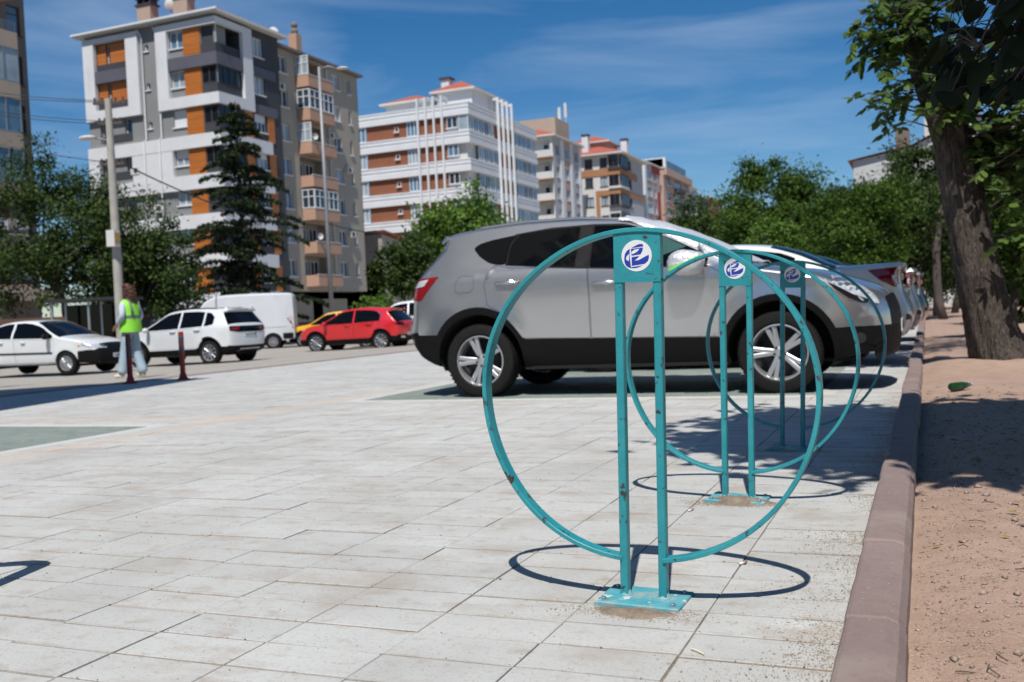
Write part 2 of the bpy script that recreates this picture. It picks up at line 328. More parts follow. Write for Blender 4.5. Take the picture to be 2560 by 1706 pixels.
PX0, PY0, PA, PB = -1.8417, 1.8201, .3274, .1633
plaza = MB().add([(-11.25, -5, -.0035), (-.17, -5, -.0035), (-.17, 26, -.0035), (-11.25, 26, -.0035)], [(0, 1, 2, 3)]).build('plaza', M['joint'])
tag(plaza, kind='structure')
b = MB().add([(-11.25, 26, -.002), (-.17, 26, -.002), (-.17, 140, -.002), (-11.25, 140, -.002)], [(0, 1, 2, 3)])
tag(b.build('plaza_beyond', M['plaza_far']), kind='structure')
BAYS = [(-9.6, -5.86, 2.6, 6.33)] + [(-5.1, -.84, y0, y0+2.62) for y0 in (8.36, 11.16, 13.96, 16.76, 19.56, 22.36)]
EDGE = .13
def in_bay(x, y, m=0):
    return any(x0-m < x < x1+m and y0-m < y < y1+m for x0, x1, y0, y1 in BAYS)
# slabs
g = .0076; slabs = []
for i in range(-29, 5):
    jit = random.uniform(-.012, .012)
    for j in range(-38, 148):
        x0 = PX0+i*PA; y0 = PY0+j*PB+jit; cx, cy = x0+PA/2, y0+PB/2
        if cx < -11.2 or cy > 25.9: continue
        if in_bay(cx, cy, EDGE+.0): continue
        slabs.append((cx, cy))
def slab_rank(c):
    p = [project((c[0]+dx*PA/2, c[1]+dy*PB/2, 0)) for dx, dy in ((-1,-1),(1,-1),(1,1),(-1,1))]
    if any(q is None for q in p): return 0
    mx_ = sum(q[0] for q in p)/4; my = sum(q[1] for q in p)/4
    if not (-60 < mx_ < 2600 and 0 < my < 1740): return 0
    return abs(sum(p[k][0]*p[(k+1) % 4][1]-p[(k+1) % 4][0]*p[k][1] for k in range(4)))/2
order = sorted(slabs, key=slab_rank, reverse=True)
hx, hy = PA/2-.0024, PB/2-.0044
smesh = []
for k in range(4):
    q = MB(); e = [random.uniform(-.0012, .0012) for _ in range(4)]
    q.bbox(-hx+e[0], hx+e[1], -hy+e[2], hy+e[3], -.03, 0, .0007+.0003*k); smesh.append(q.mesh('paving_slab', M['paver']))
for cx, cy in order[:300]:
    o = obj('paving_slab', random.choice(smesh), plaza)
    o.location = (cx, cy, random.gauss(0, .0009)); o.rotation_euler = (random.gauss(0, .0022), random.gauss(0, .0015), random.gauss(0, .0022))
q = MB()
for cx, cy in order[300:]:
    z = random.gauss(0, .0009); e = random.uniform(-.0016, .0016)
    q.bbox(cx-hx+e, cx+hx+e, cy-hy-e, cy+hy-e, -.03, z, .0009)
o = q.build('paving_slabs', M['paver'], plaza); tag(o, kind='stuff')
# green block bays with pale edging
bays = MB(); edg = MB()
for x0, x1, y0, y1 in BAYS:
    edg.bbox(x0-EDGE-.02, x1+EDGE, y0-EDGE, y0-.004, -.03, .002, .004); edg.bbox(x0-EDGE-.02, x1+EDGE, y1+.004, y1+EDGE, -.03, .002, .004)
    edg.bbox(x0-EDGE-.02, x0-.004, y0, y1, -.03, .0021, .004); edg.bbox(x1+.004, x1+EDGE, y0, y1, -.03, .0021, .004)
    j = 0; y = y0
    while y < y1-.05:
        x = x0-(.1 if j % 2 else 0)
        while x < x1-.02:
            xa, xb = max(x, x0)+.003, min(x+.2, x1)-.003
            if xb-xa > .03: bays.bbox(xa, xb, y+.003, min(y+.1, y1)-.003, -.03, random.gauss(0, .0012), .005)
            x += .2
        y += .1; j += 1
tag(bays.build('green_paving_blocks', M['green_block'], plaza), kind='stuff')
edg.build('bay_edging', M['edging'], plaza)
# kerb along the soil strip
kerb = empty('kerb'); tag(kerb, kind='structure')
y = -2.0; k = 0
while y < 60:
    L = .70 if y < 30 else 2.8
    q = MB(); h = .10+random.gauss(0, .0025); dx = random.gauss(0, .0035); w0, w1 = -.186+dx, -.070+dx; bv = .010
    rows = []
    ylist = [(y+.004, .006), (y+.012, 0)]+[(y+L*f, 0) for f in ((.12, .24, .37, .5, .62, .76, .88) if y < 8 else (.5,))]+[(y+L-.012, 0), (y+L-.004, .006)]
    for yy, ins in ylist:
        j_ = lambda s_: random.gauss(0, s_*.5); ch = abs(j_(.0035)) if random.random() < .10 else 0
        rows.append([(w0+ins*.3, yy, -.1), (w0+ins*.3+j_(.0012)+ch, yy, h-bv-ins-ch), (w0+bv*.45+ch, yy, h-bv*.3-ins-ch*.6), (w0+bv*1.2+j_(.001)+ch, yy, h-ins+j_(.0006)), (w1-.03+j_(.002), yy, h-ins-.001+j_(.0006)), (w1-.008+j_(.0015), yy, h-.010-ins), (w1+.006+j_(.002), yy, h-.032-ins), (w1+.012, yy, -.1)])
    V = [p for r in rows for p in r]; n = 8
    F = [(a*n+c, (a+1)*n+c, (a+1)*n+c+1, a*n+c+1) for a in range(len(rows)-1) for c in range(n-1)] + [tuple(range(n)), tuple((len(rows)-1)*n+c for c in range(n))[::-1]]
    q.add(V, F); o = q.build('kerb_stone', M['kerb'], kerb)
    y += L; k += 1
b = MB().box(-.176, -.085, -2.2, 60, -.1, .084); o = b.build('kerb_mortar', M['joint'], kerb)
# low kerb step along the road
rk = empty('road_kerb'); tag(rk, kind='structure')
for y in np.arange(-6, 60, 1.0):
    MB().bbox(-11.52, -11.27, y+.004, y+.996, -.3, .012, .012).build('kerb_stone', M['kerb'], rk)
    
# soil strip and park ground
def soil_z(x, y):
    z = .045+.012*noise2(x, y, 1.1)+.005*noise2(x, y, 5.3)+.0025*noise2(x, y, 17)
    d = math.hypot((x-.70)*1.0, (y-10.6)); z += .10*math.exp(-(d/.75)**2)
    if x < .10: z -= .03*(1-max(0, (x+.07)/.17))
    return z
q = MB(); xs = list(np.concatenate([np.linspace(-.075, 1.2, 64), np.linspace(1.25, 4, 22), np.linspace(5, 45, 10)])); ysl = list(np.concatenate([np.linspace(-3, 1.2, 12), np.linspace(1.25, 7, 170), np.linspace(7.06, 14, 100), np.linspace(14.5, 90, 40)]))
V = [(x, y, soil_z(x, y)) for y in ysl for x in xs]; n = len(xs)
q.add(V, [(j*n+i, j*n+i+1, (j+1)*n+i+1, (j+1)*n+i) for j in range(len(ysl)-1) for i in range(n-1)])
soil = q.build('soil', M['soil'], smooth=True); tag(soil, kind='structure')
b = MB().add([(-.08, 90, .04), (45, 90, .04), (45, 200, .04), (-.08, 200, .04)], [(0, 1, 2, 3)]); tag(b.build('park_ground', M['soil']), kind='structure')

OCT = np.array([(1,0,0),(-1,0,0),(0,1,0),(0,-1,0),(0,0,1),(0,0,-1)], float)
OCF = np.array([(0,2,4),(2,1,4),(1,3,4),(3,0,4),(2,0,5),(1,2,5),(3,1,5),(0,3,5)])
def grains(P, size, rng):
    n = len(P); J = OCT[None]*(1+rng.uniform(-.35, .35, (n, 6, 1)))*(size[:, None, None])*np.stack([rng.uniform(.7, 1.5, n), rng.uniform(.7, 1.5, n), rng.uniform(.5, .9, n)], -1)[:, None, :]
    a = rng.uniform(0, 6.28, n); ca, sa = np.cos(a)[:, None], np.sin(a)[:, None]
    X = J[..., 0]*ca-J[..., 1]*sa; Y = J[..., 0]*sa+J[..., 1]*ca
    V = np.stack([X, Y, J[..., 2]], -1)+P[:, None, :]
    F = OCF[None]+6*np.arange(n)[:, None, None]
    return V.reshape(-1, 3), F.reshape(-1, 3)
N = 24000
py = 1.4+6.5*RNG.random(N)**1.7; pxx = -.05+1.35*RNG.random(N)
sz = RNG.lognormal(math.log(.0023), .5, N).clip(.0011, .012)
P = np.array([(x, y, soil_z(x, y)+.2*s) for x, y, s in zip(pxx, py, sz)])
o = obj('gravel', np_mesh('gravel', *grains(P, sz, RNG), M['pebble']), soil); tag(o, kind='stuff')
P = []; sz = []
for _ in range(110):
    y_ = 1.6+7*random.random()**1.4; x_ = random.uniform(-.03, 1.2); s_ = random.uniform(.006, .016); P.append((x_, y_, soil_z(x_, y_)+.3*s_)); sz.append(s_)
o = obj('stones', np_mesh('stones', *grains(np.array(P), np.array(sz), RNG), M['pebble']), soil); tag(o, kind='stuff')
# loose sand: against the kerb, round the base plates, scattered on the slabs
pts = []
while len(pts) < 15000:
    x = -.19-abs(random.gauss(0, .13)); y = 1.5+random.random()**1.5*7
    if noise2(x*1.4, y, 2.2)+.9-(abs(x+.19)*3) > random.random()*1.3: pts.append((x, y))
for bx, by, n_ in ((-.71, 2.42, 2200), (-.705, 3.85, 3600), (-.67, 5.25, 1200)):
    for _ in range(n_): pts.append((bx+random.gauss(0, .085), by+random.gauss(0, .028)))
for _ in range(1500): pts.append((random.uniform(-3.2, -.3), random.uniform(1.7, 5)))
for _ in range(1500):
    j = random.randint(-1, 20); pts.append((random.uniform(-3, -.25), PY0+j*PB+random.gauss(0, .007)))
P = np.array([(x, y, .0012) for x, y in pts]); sz = RNG.lognormal(math.log(.0012), .4, len(P)).clip(.0006, .005)
o = obj('loose_sand', np_mesh('loose_sand', *grains(P, sz, RNG), M['grain'])); tag(o, 'loose brown sand lying on the slabs beside the kerb', 'sand', kind='stuff')
for bx, by, hh, r_, lab in ((-.71, 2.415, .010, .11, 'thin sand drift along the front edge of the nearest rack base'), (-.705, 3.865, .026, .135, 'heaped sand covering the base plate of the second rack')):
    q = MB(); nn, mm = 28, 9; V = [(0, 0, hh)]
    for i in range(1, mm+1):
        t = i/mm
        for k in range(nn):
            a = 2*math.pi*k/nn; rr = r_*t*(1+.15*math.sin(3*a+bx*9)+.1*math.cos(5*a))
            V.append((rr*math.cos(a), rr*math.sin(a)*.42, hh*(1-t*t)**1.2+random.gauss(0, .0012)-(.003 if i == mm else 0)))
    F = [(0, 1+k, 1+(k+1) % nn) for k in range(nn)]
    for i in range(mm-1):
        for k in range(nn): k2 = (k+1) % nn; F.append((1+i*nn+k, 1+(i+1)*nn+k, 1+(i+1)*nn+k2, 1+i*nn+k2))
    q.add(V, F); o = q.build('sand_drift', M['joint'], smooth=True); o.location = (bx, by, 0); tag(o, lab, 'sand', kind='stuff')
# fallen leaves, twigs on the soil
V = []; F = []
for _ in range(130):
    x = random.uniform(-.03, 1.1); y = random.uniform(1.8, 8.5); s = random.uniform(.012, .028); a = random.uniform(0, 6.3); z = soil_z(x, y)+.006
    c, s_ = math.cos(a)*s, math.sin(a)*s; k = len(V)
    V += [(x-c, y-s_, z), (x+s_*.45, y-c*.45, z+.006), (x+c, y+s_, z+.004), (x-s_*.45, y+c*.45, z+.005)]; F.append((k, k+1, k+2, k+3))
o = MB().add(V, F).build('leaf_litter', mat('dry_leaf', (.16, .085, .03), .8, col2=(.34, .27, .06), scale=4, thresh=(.4, .6))); tag(o, 'dry brown and yellow leaves scattered on the pinkish soil', 'leaves', kind='stuff')
q = MB()
for _ in range(55):
    x = random.uniform(-.02, .9); y = random.uniform(2, 6.5); a = random.uniform(0, 6.3); L = random.uniform(.02, .06); z = soil_z(x, y)+.006
    q.tube([(x, y, z), (x+L*math.cos(a)*.5, y+L*math.sin(a)*.5, z+.005), (x+L*math.cos(a+.4), y+L*math.sin(a+.4), z)], .0014, 5)
o = q.build('twig_litter', M['bark2']); tag(o, 'short dead twigs lying on the pinkish soil', 'twigs', kind='stuff')
# ------------------------------------------------------------------ buildings
M['b_white'] = layered('render_white', (.66, .67, .69), [((.58, .585, .60), .6, .4, .7, .7), ((.47, .46, .45), 1.5, .60, .78, .5, (2.5, 2.5, .12))], rough=.8)
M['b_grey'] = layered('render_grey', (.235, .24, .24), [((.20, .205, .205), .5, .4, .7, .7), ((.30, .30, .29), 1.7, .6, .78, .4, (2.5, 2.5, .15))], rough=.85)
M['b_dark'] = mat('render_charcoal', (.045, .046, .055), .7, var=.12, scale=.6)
M['b_slate'] = mat('slate_band', (.10, .10, .125), .6, var=.1, scale=.7)
M['b_orange'] = layered('orange_timber', (.50, .165, .030), [((.37, .11, .018), 1.2, .4, .7, .8, (.3, .3, 4)), ((.56, .21, .05), 3, .5, .75, .6, (.3, .3, 6))], rough=.5)
M['b_beige'] = layered('render_beige', (.37, .335, .285), [((.31, .285, .245), .5, .4, .7, .8), ((.25, .23, .20), .9, .58, .75, .5, (2, 2, .25))], rough=.9)
M['b_peach'] = mat('balcony_peach', (.44, .27, .19), .85, var=.08, scale=.6)
M['b_brown'] = layered('brick_cladding', (.24, .088, .045), [((.30, .115, .06), 3, .4, .7, .7, (1, 1, 3)), ((.19, .068, .035), .5, .4, .7, .6)], rough=.85)
M['b_offwhite'] = layered('offwhite', (.60, .59, .57), [((.53, .52, .50), .5, .4, .7, .7), ((.42, .40, .37), 1.5, .6, .78, .5, (2.5, 2.5, .12))], rough=.85)
M['b_pink'] = mat('render_pink', (.46, .31, .26), .85, var=.07, scale=.4)
M['b_mauve'] = mat('render_mauve', (.44, .35, .35), .85, var=.07, scale=.4)
M['b_lilacgrey'] = mat('render_lilac_grey', (.40, .40, .43), .85, var=.07, scale=.4)
M['b_tan'] = mat('band_tan', (.36, .17, .075), .8, var=.08, scale=.5)
M['b_red'] = mat('render_red', (.33, .045, .035), .8, var=.1, scale=.5)
M['b_taupe'] = mat('render_taupe', (.17, .142, .125), .85, var=.08, scale=.5)
M['b_sand'] = mat('band_sand', (.40, .32, .255), .85, var=.07, scale=.5)
M['tile'] = layered('roof_tile', (.34, .085, .05), [((.42, .13, .08), 1.5, .4, .7, .8), ((.22, .06, .04), 5, .5, .7, .6, (1, .3, 1))], rough=.85)
M['win_frame'] = mat('upvc', (.70, .71, .73), .45, var=.03)
M['win_brown'] = mat('brown_frame', (.07, .04, .028), .5, var=.05)
M['pane'] = mat('window_pane', (.03, .045, .065), .06, var=.4, scale=.35, spec=.7)
M['pane_net'] = mat('curtained_pane', (.30, .36, .40), .12, var=.25, scale=.9, spec=.6)
M['pane_blue'] = mat('blue_pane', (.10, .19, .28), .06, var=.35, scale=.4, spec=.7)
M['pane_dark'] = mat('dark_pane', (.010, .012, .018), .05, var=.3, scale=.6, spec=.7)
M['shutter'] = mat('roller_shutter', (.60, .62, .67), .6, var=.03)
M['alu'] = mat('aluminium', (.32, .34, .36), .4, metal=.6, var=.08)

class Bld:
    """local frame: corner at origin, front face in plane y=0 running to -x, side face in plane x=0 running to +y"""
    def __init__(s, name, label, X, Y, zg, cat='building'):
        s.root = empty(name, (X, Y, zg)); tag(s.root, label, cat); s.parts = {}
        s.cache = {}
    def pt(s, pl, a, z, d):   # d = depth inwards
        return (-a, d, z) if pl == 'F' else (-d, a, z)
    def pbox(s, q, pl, a0, a1, z0, z1, d0, d1):
        p = s.pt(pl, a0, z0, d0); r = s.pt(pl, a1, z1, d1)
        q.box(p[0], r[0], p[1], r[1], p[2], r[2])
    def part(s, name, mat_, boxes, split=False):
        if split: return [s.part(name, mat_, [bx]) for bx in boxes][0]
        q = MB()
        for bx in boxes: s.pbox(q, *bx)
        return q.build(name, mat_, s.root)
    def facade(s, q, pl, a0, a1, z0, z1, ops, d0=0.0):
        A = sorted({a0, a1, *[min(max(o[k], a0), a1) for o in ops for k in (0, 1)]}); Z = sorted({z0, z1, *[min(max(o[k], z0), z1) for o in ops for k in (2, 3)]})
        def op(a, z): return next((o for o in ops if o[0] < a < o[1] and o[2] < z < o[3]), None)
        for i in range(len(A)-1):
            for j in range(len(Z)-1):
                if A[i+1]-A[i] < 1e-6 or Z[j+1]-Z[j] < 1e-6 or op((A[i]+A[i+1])/2, (Z[j]+Z[j+1])/2): continue
                P = [s.pt(pl, a, z, d0) for a, z in ((A[i], Z[j]), (A[i+1], Z[j]), (A[i+1], Z[j+1]), (A[i], Z[j+1]))]
                q.add(P, [(0, 1, 2, 3)])
        for o in ops:
            dp = d0+(o[4] if len(o) > 4 else .22); a, b_, z, t = o[:4]
            for (p0, p1) in (((a, z), (b_, z)), ((b_, z), (b_, t)), ((b_, t), (a, t)), ((a, t), (a, z))):
                q.add([s.pt(pl, *p0, d0), s.pt(pl, *p1, d0), s.pt(pl, *p1, dp), s.pt(pl, *p0, dp)], [(0, 1, 2, 3)])
            q.add([s.pt(pl, a, z, dp), s.pt(pl, b_, z, dp), s.pt(pl, b_, t, dp), s.pt(pl, a, t, dp)], [(0, 1, 2, 3)])
    def window(s, pl, a0, a1, z0, z1, d=.16, mull=1, fm='win_frame', pm='pane', sill=True, shut=0, hbar=False, name='window'):
        w, h = a1-a0, z1-z0; key = (pl, round(w, 2), round(h, 2), mull, fm, pm, shut, sill, hbar)
        if key not in s.cache:
            q = MB(); t = .07
            def bx(x0, x1, y0, y1, dd0, dd1, qq=q):
                p = s.pt(pl, x0, y0, dd0); r = s.pt(pl, x1, y1, dd1); qq.box(p[0], r[0], p[1], r[1], p[2], r[2])
            bx(0, t, 0, h, -.05, .02); bx(w-t, w, 0, h, -.05, .02); bx(t, w-t, 0, t, -.05, .02); bx(t, w-t, h-t, h, -.05, .02)
            for k in range(mull):
                c = w*(k+1)/(mull+1); bx(c-.045, c+.045, t, h-t, -.047, .02)
            if hbar: bx(t, w-t, h*.72-.03, h*.72+.03, -.044, .02)
            if sill: bx(-.08, w+.08, -.09, -.003, -.26, .02)
            if shut: bx(t, w-t, h*(1-shut), h-t, -.043, .02)
            pq = MB(); P = [s.pt(pl, x, y, .0) for x, y in ((t, t), (w-t, t), (w-t, h-t), (t, h-t))]; pq.add(P, [(0, 1, 2, 3)])
            s.cache[key] = (q.mesh('window', M[fm]), pq.mesh('pane', M[pm]))
        o = obj(name, s.cache[key][0], s.root); o.location = s.pt(pl, a0, z0, d)
        obj('pane', s.cache[key][1], o)
        return o
    def hip(s, name, x0, x1, y0, y1, z, h, m='tile', ov=.6, eave='b_offwhite', ridge_inset=None):
        x0 -= ov; x1 += ov; y0 -= ov; y1 += ov; w, l = x1-x0, y1-y0; k = min(w, l)/2*(.95)
        q = MB()
        if w < l: r = [((x0+x1)/2, y0+k, z+h), ((x0+x1)/2, y1-k, z+h)]; F = [(0, 1, 4), (1, 2, 5, 4), (2, 3, 5), (3, 0, 4, 5)]
        else: r = [(x0+k, (y0+y1)/2, z+h), (x1-k, (y0+y1)/2, z+h)]; F = [(0, 1, 5, 4), (1, 2, 5), (2, 3, 4, 5), (3, 0, 4)]
        q.add([(x0, y0, z), (x1, y0, z), (x1, y1, z), (x0, y1, z)]+r, F)
        o = q.build(name, M[m], s.root)
        e = MB(); e.box(x0, x1, y0, y1, z-.22, z-.004); e.build('eaves', M[eave], o)
        return o

def pick(*a): return random.choice(a)
# ---- building 1: white frames, grey render, orange timber panels, charcoal balconies
B = Bld('apartment_building', 'white and grey apartment block with orange timber panels and charcoal corner balconies', -46.73, 59.1, -.3)
Wd, Dp, top = 12.3, 7.6, 23.9
rows = [21.0, 18.12, 15.25, 12.4, 9.5, 6.6, 3.7]      # floor levels (top of balcony band) from the top storey down
ops = []; sops = []
for k, z in enumerate(rows):
    ops += [(2.9, 4.15, z+.75, z+1.98), (6.15, 6.5, z+.95, z+1.45)]
    ops += [(.14, 1.3, z+.02, z+2.0, 1.35)]
    ops.append((8.1, 11.25, z+.02 if k < 2 else z+.3, z+2.1, .55 if k < 2 else .35))
    sops += [(.14, 2.75, z+.02, z+2.0, 1.35), (4.15, 5.6, z+.7, z+2.15)]
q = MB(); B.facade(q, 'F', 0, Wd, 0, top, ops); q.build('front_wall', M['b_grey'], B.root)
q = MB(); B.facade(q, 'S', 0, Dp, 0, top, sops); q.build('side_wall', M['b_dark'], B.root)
q = MB(); q.box(-Wd, -1.6, 1.6, Dp, 0, top-.01); q.add([(-Wd, 0, 0), (-Wd, 1.6, 0), (-Wd, 1.6, top), (-Wd, 0, top)], [(0, 1, 2, 3)]); q.add([(-1.6, Dp, 0), (0, Dp, 0), (0, Dp, top), (-1.6, Dp, top)], [(0, 1, 2, 3)]); q.build('rear_wall', M['b_dark'], B.root)
D0 = -.30
wf = []
# left frame, right frame (two top storeys), full white band, lower white field
wf += [('F', 11.25, Wd, 17.3, 23.5, D0, -.003), ('F', 6.95, 8.1, 17.3, 23.5, D0, -.003), ('F', 8.1, 11.25, 23.12, 23.5, D0, -.003), ('F', 8.1, 11.25, 17.3, 18.05, D0, -.003)]
wf += [('F', 4.2, 5.25, 17.3, 23.5, D0, -.003), ('F', -.3, 4.2, 23.02, 23.5, D0, -.003), ('F', -.3, 4.2, 17.3, 18.1, D0, -.003)]
wf += [('S', -.003, 3.9, 23.02, 23.5, D0, -.003), ('S', -.003, 3.9, 17.3, 18.1, D0, -.003), ('S', 2.8, 3.9, 18.1, 23.02, D0, -.003)]
wf += [('F', -.3, Wd, 14.3, 15.25, D0, -.003), ('S', -.003, 5.9, 14.3, 15.25, D0, -.003), ('F', 4.2, 8.05, 11.45, 14.3, -.28, -.003), ('F', 11.3, Wd, 11.45, 14.3, -.28, -.003)]
wf += [('F', -.3, Wd, 11.3, 12.35, D0, -.003), ('S', -.003, 5.9, 11.3, 12.35, D0, -.003)]
for z in (8.45, 5.55, 2.7): wf += [('F', -.3, Wd, z, z+1.0, D0, -.003), ('S', -.003, 5.9, z, z+1.0, D0, -.003)]
B.part('white_frame', M['b_white'], wf)
B.part('slate_band', M['b_slate'], [('F', -.25, 4.2, 20.1, 21.0, -.27, -.003), ('S', -.003, 2.8, 20.1, 21.0, -.27, -.003), ('F', 8.1, 11.25, 20.1, 21.0, -.25, -.003)]
       + [('S', 3.95, 7.0, z-.85, z-.1, -.1, -.003) for z in rows[:2]], True)
for k, z in enumerate(rows):
    o = B.part('timber_panel', M['b_orange'], [('F', 1.35, 2.87, z+.02, z+2.02, -.06, -.004)])
    for zz in np.arange(z+.2, z+2.0, .2):
        p = MB(); B.pbox(p, 'F', 1.35, 2.87, zz, zz+.17, -.085, -.062); p.build('board', M['b_orange'], o)
    if k > 1:
        o = B.part('timber_panel', M['b_orange'], [('S', 2.95, 3.9, z+.02, z+2.0, -.05, -.004)]); B.part('timber_panel', M['b_orange'], [('S', 5.75, 6.6, z+.02, z+2.0, -.05, -.004)])
    if k < 2:
        for a0, a1 in ((8.15, 9.95), (10.35, 11.2)):
            o = B.part('timber_panel', M['b_orange'], [('F', a0, a1, z+.55, z+2.05, .1, .2)])
            for zz in np.arange(z+.57, z+2.0, .21):
                p = MB(); B.pbox(p, 'F', a0, a1, zz, zz+.18, .08, .098); p.build('board', M['b_orange'], o)
        B.window('F', 9.98, 10.32, z+.1, z+2.05, .3, 0, sill=False)
        B.part('railing', M['b_dark'], [('F', 8.1, 11.25, z+.02, z+.55, .0, .04)])
    else:
        B.part('roller_shutter', M['b_grey'], [('F', 8.9, 10.2, z+.9, z+2.0, .1, .3)]); B.window('F', 8.2, 8.85, z+.35, z+2.05, .3, 0, sill=False)
        B.part('railing', M['b_dark'], [('F', 8.1, 10.9, z+.3, z+.85, -.05, .0)]); B.window('F', 10.25, 11.2, z+.35, z+2.05, .3, 1, pm='pane_dark', sill=False)
    B.window('F', 2.9, 4.15, z+.75, z+1.98, shut=(0, 0, .97, .55, 0, 0, 0)[k], pm=pick('pane', 'pane_net', 'pane_blue')); B.window('F', 6.15, 6.5, z+.95, z+1.45, mull=0)
    B.window('S', 4.15, 5.6, z+.7, z+2.15, mull=2, shut=(0, 0, .5, .45, 0, 0, .3)[k], pm=pick('pane', 'pane_net'))
    # corner balcony: charcoal balustrade; glazed in below the top storey
    B.part('balustrade', M['b_dark'], [('F', -.02, 1.3, z+.02, z+.72, -.04, .02), ('S', .022, 2.75, z+.02, z+.72, -.04, .02)])
    if k > 0:
        B.window('F', -.0, 1.3, z+.74, z+1.98, .0, 1, 'b_dark', 'pane_dark', False); B.window('S', .06, 2.75, z+.74, z+1.98, .0, 3, 'b_dark', 'pane_dark', False)
    B.part('column', M['b_white'] if k < 2 else M['b_dark'], [('F', -.02, .1, z+.0, z+2.0, .03, .12)])
for a in (5.3, 6.75):
    q = MB(); q.tube([(-a, -.45, 23.5), (-a+.1, -.16, 23.0), (-a+.1, -.16, 15.4), (-a, -.36, 15.2), (-a, -.36, .2)], .055, 8); q.build('drainpipe', M['b_white'], B.root, True)
# low pitched roof with grey soffit, gutter, chimneys, dish
q = MB(); q.add([(-12.9, -.65, 23.95), (.7, -.65, 23.95), (.7, 8.1, 23.95), (-12.9, 8.1, 23.95), (-6, 3.7, 25.6), (-4, 3.7, 25.6)], [(0, 1, 5, 4), (1, 2, 5), (2, 3, 4, 5), (3, 0, 4)])
rf = q.build('roof', M['tile'], B.root); MB().box(-12.9, .7, -.65, 8.1, 23.74, 23.94).build('eaves', M['b_offwhite'], rf)
MB().box(-13, .8, -.75, -.65, 23.82, 23.97).build('gutter', M['b_white'], rf)
for x, y in ((-7.8, 2.0), (-4.3, 2.0)):
    q = MB(); q.box(x-.65, x+.65, y-.45, y+.45, 24.2, 26.0); o = q.build('chimney', M['b_sand'], rf)
    q = MB(); q.box(x-.78, x+.78, y-.55, y+.55, 26.003, 26.12); [q.box(x+dx-.05, x+dx+.05, y-.4, y+.4, 26.12, 26.5) for dx in (-.6, 0, .6)]; q.box(x-.75, x+.75, y-.5, y+.5, 26.5, 26.62); q.build('cowl', M['b_dark'], rf)
q = MB(); q.tube([(-5.7, 2.2, 24.4), (-5.7, 2.2, 25.7)], .04, 6); q.lathe([(0, 0), (.3, .05), (.5, .16)], 16, 'y', (-5.7, 1.9, 25.9)); q.build('satellite_dish', M['b_offwhite'], rf, True)
B.part('rear_stair_tower', M['b_dark'], [('F', Wd, Wd+.55, 0, 18.6, .8, 4)])

B1 = B
# ---- building 2: beige block with peach balconies
B = Bld('apartment_building', 'weathered beige apartment block with stacked peach corner balconies', -47.4, 67.0, -.3)
Dp = 12.6; top = 23.5
rows = [5.1+2.74*k for k in range(7)]
ops = []
for z in rows: ops += [(.5, 1.7, z-.1, z+1.25), (8.4, 9.6, z, z+1.3), (11.0, 11.45, z, z+1.3), (2.9, 6.7, z-.75, z+1.62, 1.0)]
q = MB(); B.facade(q, 'S', 0, Dp, 3.8, top, ops); B.facade(q, 'S', 0, Dp, 0, 3.8, [(1, 6, .1, 3.2, .6), (7.5, 11.5, .1, 3.2, 1.2)], 1.5)
q.add([(0, 0, 3.8), (0, Dp, 3.8), (-1.5, Dp, 3.8), (-1.5, 0, 3.8)], [(0, 1, 2, 3)]); q.add([(0, 0, 3.8), (-9, 0, 3.8), (-9, 0, top), (0, 0, top)], [(0, 1, 2, 3)]); q.box(-12, -1.5, .0, Dp, 0, top-.02); q.add([(0, Dp, 3.8), (-1.5, Dp, 3.8), (-1.5, Dp, top), (0, Dp, top)], [(0, 1, 2, 3)])
q.build('wall', M['b_beige'], B.root)
